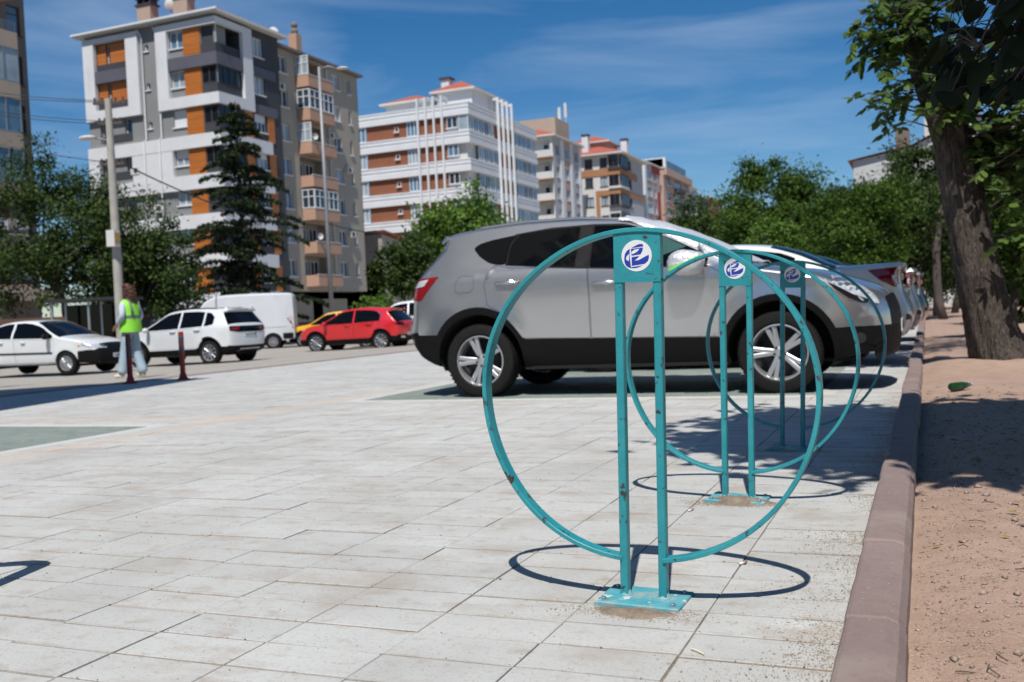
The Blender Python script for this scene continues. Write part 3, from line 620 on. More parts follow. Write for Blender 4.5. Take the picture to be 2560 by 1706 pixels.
for k, z in enumerate(rows):
    B.window('S', .5, 1.7, z-.1, z+1.25, mull=1, pm=pick('pane', 'pane_net', 'pane_blue')); B.window('S', 8.4, 9.6, z, z+1.3, mull=1, pm=pick('pane', 'pane', 'pane_net')); B.window('S', 11.0, 11.45, z, z+1.3, mull=0)
    pr = -1.25
    o = B.part('balcony', M['b_peach'], [('S', 2.95, 6.65, z-.95, z-.83, pr, -.003), ('S', 2.95, 6.65, z-.83, z-.02, pr, pr+.12), ('S', 2.95, 3.07, z-.83, z-.02, pr+.12, -.003), ('S', 6.53, 6.65, z-.83, z-.02, pr+.12, -.003)])
    p = MB(); B.pbox(p, 'S', 2.92, 6.68, z-.018, z+.04, pr-.03, pr+.15); p.build('coping', M['b_offwhite'], o)
    B.window('S', 3.5, 4.6, z-.7, z+1.3, .95, 1, pm='pane_dark', sill=False); B.window('S', 5.0, 6.2, z-.1, z+1.3, .95, 1, pm='pane_dark', sill=False)
    glz = {2: 2, 3: 0, 4: 1, 5: 2, 6: 1, 1: 0, 0: 0}[k]
    if glz:      # enclosed balcony end / whole balcony
        q = MB()
        for x in (-.05, .6, pr*-1): pass
        fr = MB(); pn = MB()
        for yy0, yy1 in (((2.97, 3.03),) if True else ()):
            for zz in (z+.04, z+.95, z+1.52): fr.box(.0, 1.22, 2.98, 3.06, zz, zz+.07)
            for xx in (.0, .58, 1.14): fr.box(xx, xx+.08, 2.985, 3.055, z+.11, z+1.52)
            pn.add([(0, 3.02, z+.05), (1.2, 3.02, z+.05), (1.2, 3.02, z+1.55), (0, 3.02, z+1.55)], [(0, 1, 2, 3)])
        if glz == 2:
            for zz in (z+.04, z+.95, z+1.52): fr.box(1.15, 1.23, 3.07, 6.6, zz, zz+.07)
            for yy in np.linspace(3.07, 6.5, 6): fr.box(1.155, 1.225, yy, yy+.08, z+.11, z+1.52)
            pn.add([(1.19, 3.1, z+.05), (1.19, 6.55, z+.05), (1.19, 6.55, z+1.55), (1.19, 3.1, z+1.55)], [(0, 1, 2, 3)])
        o = fr.build('balcony_glazing', M['win_frame'], B.root); pn.build('pane', M[pick('pane_net', 'pane_net', 'pane')], o)
    if k in (1, 4):
        q = MB(); q.tube([(1.2, 3.4, z), (1.25, 3.4, z+.3)], .03, 6); q.lathe([(0, 0), (.17, .04), (.28, .12)], 14, 'y', (0, 0, 0)); q.v = [(v if i < 12 else (1.28+v[0]*.45+v[1]*.9, 3.35-v[1]*.4+v[0]*.8, z+.42+v[2])) for i, v in enumerate(q.v)]; q.build('satellite_dish', M['b_offwhite'], B.root, True)
q = MB(); q.tube([(.12, 7.4, top), (.12, 7.4, 3.9)], .06, 8); q.build('drainpipe', M['b_offwhite'], B.root, True)
q = MB(); q.add([(.5, -.2, top+.04), (.5, Dp+.4, top+.04), (-6, Dp+.4, top+1.5), (-6, -.2, top+1.5)], [(0, 1, 2, 3)]); q.box(-12, .5, -.2, Dp+.4, top-.16, top+.03); rf = q.build('roof', M['b_taupe'], B.root)
q = MB(); q.box(-3.4, -2.6, 7.2, 8.0, top+.5, top+3.0); q.build('chimney', M['b_peach'], rf); q = MB(); q.tube([(-3, 7.6, top+3.0), (-3, 7.6, top+3.5)], .3, 10); q.blob((-3, 7.6, top+3.8), (.3, .3, .32)); q.build('cowl', M['b_taupe'], rf, True)
q = MB(); q.lathe([(0, 0), (.35, .06), (.6, .2)], 14, 'y', (-1.5, 2.0, top+1.5)); q.tube([(-1.5, 2.1, top+.2), (-1.5, 2.1, top+1.4)], .04, 6); q.build('satellite_dish', M['b_offwhite'], rf, True)
B.part('brick_edge', M['b_brown'], [('S', Dp, Dp+.12, 3.8, top-.2, .03, 3)])
B.window('S', 1.3, 3.2, .6, 2.6, 1.9, 1, pm='pane_dark', sill=False); B.window('S', 3.6, 5.7, .3, 2.9, 1.9, 1, pm='pane_dark', sill=False); B.window('S', 8, 11, .6, 2.8, 2.4, 2, pm='pane_dark', sill=False)

B2 = B
# ---- building 3: white banded block with brown brick panels and vertical fins
B = Bld('apartment_building', 'white banded apartment block with brown brick panels and tall vertical fins', -45.55, 99.7, -.3)
Wd, Dp, top = 14.2, 20.5, 24.5
lv = [23.15-3.07*k for k in range(8)]       # undersides of white bands
q = MB(); q.box(-13.0, -.5, .5, Dp-.3, 0, top-.2); q.build('wall', M['b_offwhite'], B.root)
for k, z in enumerate(lv):
    o = B.part('white_band', M['b_white'], [('F', -.15, Wd, z, z+.55, -.15, .6), ('F', -.1, Wd, z+.55, z+.8, -.10, .6), ('F', -.15, Wd, z+.8, z+.98, -.15, .6), ('F', -.1, Wd, z+.98, z+1.2, -.10, .6), ('F', -.15, Wd, z+1.2, z+1.36, -.15, .6)])
    B.part('white_band', M['b_white'], [('S', .61, Dp, z, z+.55, -.15, .6), ('S', .61, Dp, z+.55, z+.8, -.10, .6), ('S', .61, Dp, z+.8, z+.98, -.15, .6), ('S', .61, Dp, z+.98, z+1.2, -.10, .6), ('S', .61, Dp, z+1.2, z+1.36, -.15, .6)])
    zb = z-1.71
    if zb < 1: continue
    B.part('brick_panel', M['b_brown'], [('F', 7.75, 12.95, zb, z-.003, .2, .49)]); B.part('brick_panel', M['b_brown'], [('F', 2.75, 6.25, zb, z-.003, .22, .49)])
    B.window('F', 6.3, 7.7, zb+.06, z-.06, .2, 2, pm=pick('pane_net', 'pane_blue'), sill=False); B.window('F', 8.75, 9.25, z-.95, z-.4, .2, 0)
    B.window('F', 1.35, 2.65, zb+.4, z-.08, .1, 1, pm=pick('pane_net', 'pane_blue', 'pane')); B.part('spandrel', M['b_white'], [('F', 1.35, 2.65, zb, zb+.3, .1, .49)])
    if k in (0, 3, 5): B.window('F', .02, 1.2, zb+.03, z-.05, .02, 0, pm='pane_net', sill=False)
    B.window('F', 13.0, 14.15, zb+.03, z-.05, .1, 1, pm=pick('pane_net', 'pane_blue'), sill=False)
    a = .1 if k in (0, 3, 5) else 2.6
    while a < 7.0: B.window('S', a, a+1.35, zb+.03, z-.05, .1, 1, pm=pick('pane_blue', 'pane_net', 'pane', 'pane_blue'), sill=False); a += 1.42
    a = 12.6
    while a < 19.5: B.window('S', a, a+1.5, zb+.03, z-.05, .1, 1, pm=pick('pane_blue', 'pane_net', 'pane', 'pane_blue'), sill=False); a += 1.56
    B.part('brick_panel', M['b_brown'], [('S', 7.2, 12.4, zb, z-.003, .3, .49)])
for a in (6.05, 5.05, 4.05, 3.05): B.part('fin', M['b_white'], [('F', a-.1, a+.1, (1 if a > 5 else 8), 25.5, -.4, -.16), ('F', a-.1, a+.1, 25.2, 25.5, -.16, 1.2), ('F', a-.1, a+.1, 24.6, 25.2, .9, 1.2)])
for a in (7.8, 9.2, 10.6, 12.0): B.part('fin', M['b_white'], [('S', a-.09, a+.09, (2 if a > 9 else 5), 26.3, -.42, -.16), ('S', a-.09, a+.09, 26.0, 26.3, -.16, 1.0), ('S', a-.09, a+.09, 24.6, 26.0, .7, 1.0)])
B.part('penthouse', M['b_white'], [('F', 6.2, 11.5, 24.4, 26.0, 2.5, 8), ('F', .8, 5.2, 24.4, 26.6, 3, 11)]); B.hip('roof', -11.5, -6.2, 2.5, 8, 26.0, 1.2); rf = B.hip('roof', -5.2, -.8, 3, 11, 26.7, 1.4)
q = MB(); q.box(-5.0, -4.0, 4, 5, 27, 28.3); q.build('chimney', M['b_white'], rf); MB().box(-5.2, -3.8, 3.8, 5.2, 28.303, 28.5).build('cowl', M['b_dark'], rf)

# ---- building 4: white and pink slab with stacked front balconies
B = Bld('apartment_building', 'white and pink apartment block with red tiled roof and stacked balconies', -48.1, 133.5, -.3)
lv = [24.0-3.05*k for k in range(8)]
ops = [(.4, 6, z-.9, z+1.6, 1.2) for z in lv if z > 1.2]
q = MB(); B.facade(q, 'F', 0, 12, 0, 26.0, ops); q.build('wall', M['b_offwhite'], B.root); q = MB(); B.facade(q, 'S', 0, 12.2, 0, 26.0, [(a, a+1.5, z-.6, z+1.0) for z in lv if z > 1 for a in (1.2, 5.2, 9.6)]); q.build('side_wall', M['b_lilacgrey'], B.root)
MB().box(-12, -1.3, 1.3, 12.2, 0, 25.98).build('core', M['b_offwhite'], B.root)
B.part('pink_strip', M['b_pink'], [('S', 4.9, 7.0, z+1.02, z+2.4, -.03, -.004) for z in lv if z > 1], True); B.part('white_strip', M['b_white'], [('S', 7.3, 8.4, 0, 25.9, -.12, -.004), ('S', 3.0, 4.4, 0, 25.9, -.12, -.004), ('S', 11.4, 12.2, 0, 25.9, -.12, -.004)], True)
for z in lv:
    if z < 1: continue
    o = B.part('balcony', M['b_offwhite'], [('F', -.02, 6, z-1.0, z-.88, -1.1, -.003), ('F', -.02, 6, z-.88, z-.05, -1.1, -1.0)]); p = MB(); B.pbox(p, 'F', -.05, 6, z-1.14, z-1.003, -1.15, -.01); p.build('slab_edge', M['b_tan'], o)
    B.window('F', 1.0, 1.8, z-.8, z+1.1, 1.15, 0, pm='pane_dark', sill=False); B.window('F', 3.0, 4.6, z-.2, z+1.1, 1.15, 1, pm='pane_dark', sill=False)
    for a in (1.2, 5.2, 9.6): B.window('S', a, a+1.5, z-.6, z+1.0, .16, 1, pm=pick('pane', 'pane_blue', 'pane_net'))
rf = B.hip('roof', -12, 0, 0, 12.2, 26.2, 2.6); MB().box(-6, -.5, 3, 9, 26.3, 29.2).build('penthouse', M['b_sand'], rf)
q = MB(); 
for x, y, h in ((-2, 9.3, 31.8), (-1.4, 10.4, 32.6), (-2.6, 10.9, 31.5)): q.tube([(x, y, 27), (x, y, h)], .06, 6); q.box(x-.2, x+.2, y-.12, y+.12, h-2.2, h)
q.build('antenna_mast', M['b_offwhite'], rf)

# ---- building 5: tan banded block with red hipped roof
B = Bld('apartment_building', 'cream apartment block with tan bands, dark glazed corner and red hipped roof', -43.4, 150.4, -.3)
lv = [24.0-3.0*k for k in range(8)]
ops = []; so = []
for z in lv:
    if z > 1: ops += [(1.9, 3.1, z-.7, z+.8), (4.3, 5.6, z-.7, z+.8)]
q = MB(); B.facade(q, 'F', 0, 12, 0, 25.2, ops); q.build('wall', M['b_offwhite'], B.root); q = MB(); B.facade(q, 'S', 0, 14, 0, 25.2, [(5.5, 7, z-.7, z+.8) for z in lv if z > 1]); q.box(-12, -.4, .4, 14, 0, 25.1); q.build('side_wall', M['b_lilacgrey'], B.root)
B.part('tan_band', M['b_tan'], [('F', -.12, 7, 22.0, 23.0, -.12, -.004), ('S', -.003, 10, 21.8, 22.9, -.12, -.004), ('F', -.12, 3.9, 18.9, 19.7, -.12, -.004), ('F', 3.3, 3.9, 3, 18.9, -.12, -.004), ('S', -.003, 14, 18.9, 19.7, -.12, -.004)])
for k, z in enumerate(lv):
    if z < 1: continue
    B.window('F', 1.9, 3.1, z-.7, z+.8, .16, 1, 'win_brown', pick('pane', 'pane_net')); B.window('F', 4.3, 5.6, z-.7, z+.8, .16, 1, 'win_brown', pick('pane', 'pane_net')); B.window('S', 5.5, 7, z-.7, z+.8, .16, 1, 'win_brown', 'pane')
    B.window('F', .0, 1.6, z-.75, z+1.0, -.3, 1, 'b_dark', 'pane_dark', False); B.window('S', .0, 4.2, z-.75, z+1.0, -.3, 3, 'b_dark', 'pane_dark', False); B.part('balcony', M['b_offwhite'] if k % 2 else M['b_dark'], [('F', -.3, 1.7, z-1.1, z-.78, -.36, -.004), ('S', -.003, 4.3, z-1.1, z-.78, -.36, -.004)])
rf = B.hip('roof', -12, 0, 0, 14, 25.4, 2.5, ov=1.0); q = MB(); q.box(-9, -3, 4, 10, 26.2, 28.0); q.build('penthouse', M['b_pink'], rf); B.hip('upper_roof', -9, -3, 4, 10, 28.1, 1.4)
for x, y in ((-5.6, 1.2), (-1.5, 9)):
    q = MB(); q.box(x-.5, x+.5, y-.5, y+.5, 26, 28.6+x*-.0); o = q.build('chimney', M['b_white'], rf); MB().box(x-.6, x+.6, y-.6, y+.6, 28.603, 28.9).build('cowl', M['b_dark'], rf)

# ---- the farther row
def row_block(label, X, Y0, Y1, top, wallm, floors, cols, fm, extra=None):
    B = Bld('apartment_building', label, X, Y0, -.3); D = Y1-Y0; lv = [top-2.2-2.95*k for k in range(floors)]
    ops = [(D*c0, D*c1, z-.6, z+1.1) for z in lv for c0, c1, _ in cols]
    q = MB(); B.facade(q, 'S', 0, D, 0, top, ops); q.box(-12, -.3, 0.01, D, 0, top-.02); q.add([(0, 0, 0), (-.4, 0, 0), (-.4, 0, top), (0, 0, top)], [(0, 1, 2, 3)]); q.build('wall', M[wallm], B.root)
    for z in lv:
        for c0, c1, mu in cols: B.window('S', D*c0, D*c1, z-.6, z+1.1, .14, mu, fm, pick('pane', 'pane_blue', 'pane_dark'), fm == 'win_frame')
    MB().box(-12, .3, -.2, D+.2, top+.003, top+.25).build('parapet', M['b_offwhite'], B.root)
    if extra: extra(B, D)
    return B
def ex6(B, D):
    B.part('end_wall', M['b_white'], [('F', -.6, 4, 0, 26.6, -1.2, -.003)]); B.part('red_panel', M['b_red'], [('S', 6, 11.5, 25.1, 26.6, -.1, -.004), ('S', 9.5, 11.3, 4, 22, -.1, -.004)])
row_block('narrow mauve apartment block with white end wall and red panels', -44.6, 169.5, 181, 26.5, 'b_mauve', 8, [(.12, .5, 3), (.62, .76, 0)], 'win_frame', ex6)
def ex7(B, D):
    B.part('balcony', M['b_dark'], [('S', D*.4, D*.68, z-1.5, z-.7, -.9, -.004) for z in [26.8-2.2-2.95*k for k in range(8)]]); B.part('top_band', M['b_pink'], [('S', 0, D, 25.6, 26.9, -.7, -.004)])
    o = B.part('glazed_attic', M['pane_blue'], [('S', 2, D-1, 27.06, 28.9, .4, 8)]); B.part('attic_wall', M['b_white'], [('F', -.0, 9, 27.06, 29.1, 2, 3)])
    for a in np.arange(2.5, D-1, 1.6): B.part('mullion', M['b_dark'], [('S', a, a+.12, 27.06, 28.9, .33, .39)])
row_block('pink apartment block with dark glazed balconies and a glazed attic', -44.4, 183, 205, 26.8, 'b_pink', 8, [(.1, .25, 1), (.4, .68, 3), (.78, .92, 1)], 'win_frame', ex7)
row_block('slim white apartment block with wide windows beyond the pink block', -44.6, 206, 213.5, 25.7, 'b_offwhite', 8, [(.1, .9, 4)], 'win_frame')
row_block('dark grey apartment block with broad glazing far down the street', -44.8, 214.5, 226, 24.7, 'b_taupe', 8, [(.08, .9, 5)], 'b_dark')
row_block('red apartment block at the far end of the street', -44.6, 227, 242, 25.4, 'b_red', 8, [(.1, .3, 1), (.7, .9, 1)], 'win_frame')

# ---- building 0: taupe block with sand coloured balconies at the frame edge
B = Bld('apartment_building', 'taupe apartment block with sand coloured balconies and clothes drying on one', -49.8, 32.0, -.3)
Dp = 13.2; rows = [18.9-2.95*k for k in range(6)] + [21.85, 24.8]
ops = []
for z in rows: ops += [(11.9, 12.85, z+.3, z+2.0), (5.5, 11.3, z+.02, z+2.2, 1.0), (1.5, 3.5, z+.4, z+2.0)]
q = MB(); B.facade(q, 'S', 0, Dp, 0, 28, ops); q.box(-12, -1.2, 0.01, Dp, 0, 27.9); q.add([(0, Dp, 0), (-1.3, Dp, 0), (-1.3, Dp, 28), (0, Dp, 28)], [(0, 1, 2, 3)]); q.build('wall', M['b_taupe'], B.root)
for k, z in enumerate(rows):
    B.window('S', 11.9, 12.85, z+.3, z+2.0, .15, 0, 'win_brown', 'pane_blue', hbar=True); B.window('S', 1.5, 3.5, z+.4, z+2.0, .15, 1, 'win_brown', 'pane')
    B.part('balcony', M['b_sand'], [('S', 5.3, 11.6, z-.85, z+.02, -1.1, -.98), ('S', 5.3, 11.6, z-.95, z-.853, -1.1, -.003), ('S', 11.48, 11.6, z-.85, z+.02, -.978, -.003)])
    B.window('S', 8.2, 9.6, z+.1, z+2.0, .95, 1, 'win_brown', 'pane_dark', False)
    if k in (1, 2, 3): B.window('S', 5.3, 11.6, z+.04, z+2.15, -1.04, 5, 'alu', pick('pane_net', 'pane_blue'), False)
    else:
        q = MB()
        for zz in (.15, .3, .45, .6): q.box(1.0, 1.04, 5.3, 11.6, z+zz, z+zz+.03)
        for yy in np.linspace(5.3, 11.5, 8): q.box(1.005, 1.035, yy, yy+.04, z+.02, z+.6)
        q.build('railing', M['alu'], B.root)
B.part('shop_canopy', M['b_sand'], [('S', 2, Dp-.1, 3.2, 3.9, -1.6, -.004)])
for k in range(9):
    y0 = 8.9+k*.30; q = MB(); hgt = random.uniform(.45, .75); q.box(1.25, 1.27, y0, y0+.24, 7.95-hgt, 7.95)
    o = q.build('garment', M[('white_sticker', 'b_pink', 'b_lilacgrey')[k % 3]]); o.location = (-49.8, 32.0, -.3); tag(o, ('white', 'pink', 'lilac grey')[k % 3]+' garment hung on the clothes line of the taupe block balcony', 'laundry', 'clothes drying on the balcony')
q = MB(); q.tube([(1.26, 8.6, 7.96), (1.26, 11.8, 7.96)], .012, 5); q.build('clothes_line', M['cable'], B.root)

# air conditioners on the facades
def aircon(B, pl, a, z):
    q = MB(); B.pbox(q, pl, a, a+.8, z, z+.55, -.33, -.02); o = q.build('air_conditioner', M['b_offwhite'], B.root)
    q = MB(); p = B.pt(pl, a+.32, z+.28, -.335)
    if pl == 'S': q.v = []; q.lathe([(0, 0), (.2, 0), (.22, .01)], 16, 'y'); q.v = [(p[0]+y_, p[1]+x_, p[2]+z_) for x_, y_, z_ in q.v]
    else: q.lathe([(0, 0), (.2, 0), (.22, .01)], 16, 'y', p)
    q.build('fan_grille', M['b_dark'], o)
# ---- small house with tiled roof, white gable house in the park, added off-frame block that shades the plaza
B = Bld('house', 'low beige house with red tiled roof in front of the banded block', -48.2, 84.2, -.3, 'house')
q = MB(); q.add([(0, 0, 0), (0, 9, 0), (0, 9, 6.6), (0, 4.5, 8.8), (0, 0, 9.4)], [(0, 1, 2, 3, 4)]); q.box(-9, -.01, 0, 9, 0, 6.6); q.add([(0, 0, 0), (-9, 0, 0), (-9, 0, 9.4), (0, 0, 9.4)], [(0, 1, 2, 3)]); q.build('wall', M['b_beige'], B.root)
q = MB()
for (ya, za), (yb, zb_) in (((-.4, 9.6), (4.5, 8.95)), ((4.5, 8.95), (9.5, 6.6))):
    n_ = 12
    for k in range(n_):
        t0, t1 = k/n_, (k+1)/n_; y0, y1 = ya+(yb-ya)*t0, ya+(yb-ya)*t1; z0, z1 = za+(zb_-za)*t0, za+(zb_-za)*t1
        q.add([(.5, y0, z0+.02), (.5, y1+.05, z1-.02), (-9, y1+.05, z1-.02), (-9, y0, z0+.02), (.5, y0, z0+.14), (.5, y1+.05, z1+.10), (-9, y1+.05, z1+.10), (-9, y0, z0+.14)], [(0, 1, 2, 3), (4, 7, 6, 5), (0, 4, 5, 1), (1, 5, 6, 2), (2, 6, 7, 3), (3, 7, 4, 0)])
q.build('roof', M['tile'], B.root)
B = Bld('house', 'pale grey gable ended house rising above the park trees', 12.0, 62.0, 0, 'house')
q = MB(); q.add([(-15.7, 0, 0), (0, 0, 0), (0, 0, 8.9), (-9.5, 0, 10.6), (-12.5, 0, 9.25), (-15.7, 0, 8.75)], [(0, 1, 2, 3, 4, 5)]); q.box(-15.6, 0, .01, 14, 0, 8.5); q.build('wall', mat('gable_render', (.50, .50, .49), .9, var=.06, scale=.8), B.root)
q = MB(); q.add([(-16, -.3, 8.78), (-12.5, -.3, 9.35), (-9.5, -.3, 10.75), (.3, -.3, 9.0), (.3, 14, 9.0), (-9.5, 14, 10.75), (-12.5, 14, 9.35), (-16, 14, 8.78)], [(0, 1, 6, 7), (1, 2, 5, 6), (2, 3, 4, 5)]); rf = q.build('roof', M['tile'], B.root)
MB().box(-13.4, -12.6, 2, 3, 9, 10.6).build('chimney', M['b_taupe'], rf); MB().box(-11.8, -9.8, .6, 3, 9.6, 10.9).build('dormer', M['b_offwhite'], rf)
B = Bld('apartment_building', 'plain cream apartment block added out of view to shade the plaza edge', -8.05, 3.45-16, 0)
# block added outside the picture to throw the long straight shadow on the plaza
for a, z in ((7.2, 17.0), (7.2, 11.6), (9.9, 14.3), (.2, 19.9), (9.9, 8.6)): aircon(B2, 'S', a, z)
for a, z in ((7.4, 12.9), (5.4, 9.9), (11.35, 10.4)): aircon(B1, 'F', a, z)
lv = [.9+2.9*k for k in range(5)]
q = MB(); B.facade(q, 'S', 0, 16, 0, 15, [(a, a+1.6, z, z+1.4) for z in lv for a in (1.5, 5, 8.5, 12)]); q.box(-14, -.3, 0, 16, 0, 14.98); q.add([(0, 16, 0), (-.4, 16, 0), (-.4, 16, 15), (0, 16, 15)], [(0, 1, 2, 3)]); q.build('wall', M['b_offwhite'], B.root)
for z in lv:
    for a in (1.5, 5, 8.5, 12): B.window('S', a, a+1.6, z, z+1.4)
MB().box(-14.2, .1, -.1, 16.05, 15.003, 15.2).build('parapet', M['b_white'], B.root)
# ------------------------------------------------------------------ trees and plants
def leaf_quads(P, size, rng, up=.4, aspect=.5, outward=None):
    """diamond leaves (2 triangles, bent a little) at points P"""
    n = len(P); d = rng.normal(size=(n, 3)); d /= np.linalg.norm(d, axis=1, keepdims=True)
    nr = rng.normal(size=(n, 3)); nr[:, 2] += up*3
    if outward is not None: nr += outward*1.5
    nr -= (nr*d).sum(1, keepdims=True)*d; nr /= np.linalg.norm(nr, axis=1, keepdims=True)+1e-9
    sd_ = np.cross(nr, d); s = size*(rng.uniform(.65, 1.35, (n, 1)))
    a = P-d*s; b_ = P+d*s; c1 = P+sd_*s*aspect+nr*s*.15; c2 = P-sd_*s*aspect+nr*s*.15
    V = np.stack([a, c1, b_, c2], 1).reshape(-1, 3); k = 4*np.arange(n)[:, None]
    return V, np.concatenate([k, k+1, k+2, k+3], 1)
def limb(q, a, b_, r0, r1, rng, bend=.12, n=7, sides=8):
    a = np.array(a, float); b_ = np.array(b_, float); L = np.linalg.norm(b_-a); off = rng.normal(size=3)*bend*L
    pts = []; 
    for i in range(n):
        t = i/(n-1); pts.append(tuple(a+(b_-a)*t+off*math.sin(math.pi*t)+rng.normal(size=3)*.01*L*(0 < i < n-1)))
    q.tube(pts, [r0+(r1-r0)*(i/(n-1))**.8 for i in range(n)], sides); return pts
def tree(name, label, base, ells, nleaf, lsize, lm, bm='bark2', tr=.14, seed=1, nclump=60, clump=.5, group=None, up=.35, aspect=.5, cat='tree', trunk_top=None, forks=9, shell=.45):
    rng = np.random.default_rng(seed); bx, by, bz = base
    root = empty(name, base); tag(root, label, cat, group)
    E = [(np.array(c, float)-np.array(base), np.array(r, float)) for c, r in ells]
    vol = np.array([np.prod(r) for _, r in E]); vol /= vol.sum()
    cl = []
    for k in range(nclump):
        c, r = E[rng.choice(len(E), p=vol)]; d = rng.normal(size=3); d /= np.linalg.norm(d); cl.append(c+d*r*(shell+(1-shell)*rng.random()**.6))
    cl = np.array(cl); idx = rng.integers(0, nclump, nleaf); csz = rng.uniform(.55, 1.3, nclump)*clump
    g = rng.normal(size=(nleaf, 3)); g *= (csz[idx]/1.6)[:, None]*np.array([1, 1, .72]); P = cl[idx]+g
    cen = sum(c*v for (c, _), v in zip(E, vol)); outw = P-cen; outw /= np.linalg.norm(outw, axis=1, keepdims=True)+1e-6
    V, F = leaf_quads(P, lsize, rng, up, aspect, outw)
    obj('crown', np_mesh('crown', V, F, M[lm]), root)
    q = MB(); cmid = cen if trunk_top is None else np.array(trunk_top)-np.array(base); fork = cmid*np.array([.6, .6, .62]) if trunk_top is None else cmid
    limb(q, (0, 0, -.15), fork, tr, tr*.62, rng, .03, 8, 10)
    for k in rng.choice(nclump, min(forks, nclump), replace=False): limb(q, fork*(.8+.2*rng.random()), cl[k], tr*.42, .02, rng, .10, 6, 6)
    q.build('trunk', M[bm], root, True)
    return root
def P3(px, py, D, z=None): return tuple(at_depth(px, py, D))
def crown_at(px, py, D, rx, ry, rz): return (P3(px, py, D), (rx, ry, rz))
def tbase(px, D, z): p = at_depth(px, 800, D); return (p.x, p.y, z)
# left broadleaf pair in front of the buildings
tree('broadleaf_tree', 'dark layered broadleaf tree in front of the taupe block beside the bus shelter', tbase(165, 46, -.25), [crown_at(60, 470, 46, 2.53, 2.42, 1.79), crown_at(150, 560, 46, 3.45, 2.86, 2.46), crown_at(30, 640, 46, 2.76, 2.42, 2.02), crown_at(210, 480, 46, 1.72, 1.65, 1.46), crown_at(130, 395, 46, 1.03, 0.99, 0.90), crown_at(250, 660, 46, 2.30, 2.20, 1.79), crown_at(120, 730, 46, 2.6, 2.2, 1.0)], 26000, .095, 'leaf_dark', seed=3, nclump=170, clump=.62, tr=.2, up=.6, forks=14)
tree('broadleaf_tree', 'dark bushy broadleaf tree behind the person in the yellow vest', tbase(355, 47, -.25), [crown_at(340, 600, 47, 2.18, 2.20, 2.13), crown_at(400, 690, 47, 2.30, 2.20, 1.79), crown_at(300, 690, 47, 2.07, 2.20, 2.02), crown_at(440, 640, 47, 1.15, 1.32, 1.12), crown_at(370, 520, 47, 1.15, 1.10, 0.78), crown_at(390, 760, 47, 2.2, 2, .9)], 21000, .095, 'leaf_dark', seed=4, nclump=130, clump=.62, tr=.17, up=.6, forks=12)
# conifer
def conifer(name, label, base, H, Rb, seed):
    rng = np.random.default_rng(seed); root = empty(name, base); tag(root, label, 'tree'); q = MB()
    q.tube([(0, 0, -.2), (.04, 0, H*.4), (-.03, .05, H*.75), (0, 0, H)], [.19, .14, .07, .015], 10); PL = []; DL = []
    z = 1.0
    while z < H*.985:
        f = 1-z/H; n = int(4+3.4*f)
        for k in range(n):
            a = rng.uniform(0, 6.28); L = Rb*(f**.75)*rng.uniform(.35, 1.25)+.15; zz = z+rng.uniform(-.15, .15); rise = rng.uniform(.0, .30)*L
            pts = []
            for t in np.linspace(0, 1, 6): pts.append((L*t*math.cos(a), L*t*math.sin(a), zz+rise*math.sin(t*2.4)-.16*L*t*t))
            q.tube(pts, [.035*f+.008]*5+[.004], 5, False)
            m = int(105*L+26); t = rng.random(m)**.7; w = (.06+.30*L*(1-t)*.6)
            p = np.stack([np.interp(t, np.linspace(0, 1, 6), [pp[i] for pp in pts]) for i in range(3)], -1)
            lat = rng.normal(size=m)*w; p[:, 0] += -math.sin(a)*lat; p[:, 1] += math.cos(a)*lat; p[:, 2] += rng.normal(size=m)*.05-.10*np.abs(lat)
            PL.append(p)
        z += .50 if z < H*.6 else .33
    P = np.concatenate(PL); V, F = leaf_quads(P, .12, rng, .8, .36)
    obj('crown', np_mesh('crown', V, F, M['needle']), root); q.build('trunk', M['bark2'], root, True)
conifer('conifer_tree', 'dark conifer with tiered drooping branches behind the white van', tbase(618, 53, -.25), 13.0, 4.3, 5)
# middle trees
tree('broadleaf_tree', 'bright green domed tree in front of the banded block', tbase(1150, 62, -.2), [crown_at(1150, 590, 62, 2.6, 2.6, 2.0), crown_at(1165, 520, 62, 1.6, 1.6, 1.5), crown_at(1110, 650, 62, 2.0, 2, 1.8), crown_at(1215, 620, 62, 1.7, 1.7, 2.0), crown_at(1165, 690, 62, 2.6, 2.4, 2)], 24000, .15, 'leaf_bright', seed=6, nclump=150, clump=.8, tr=.2)
tree('broadleaf_tree', 'thin dark tree beside the low beige house', tbase(1005, 56, -.2), [crown_at(1000, 630, 56, 1.0, 1, 1.1), crown_at(965, 690, 56, .8, .8, .8), crown_at(1030, 690, 56, 1.2, 1.2, 1.0), crown_at(1050, 640, 56, .9, .9, .7)], 9000, .12, 'leaf_dark', seed=7, nclump=46, clump=.55, tr=.11)
tree('shrub', 'low bright green shrub at the foot of the low beige house', tbase(955, 66, -.2), [crown_at(955, 770, 66, 1.6, 1.4, .8)], 2200, .12, 'leaf_bright', seed=8, nclump=26, clump=.5, tr=.05, cat='shrub')
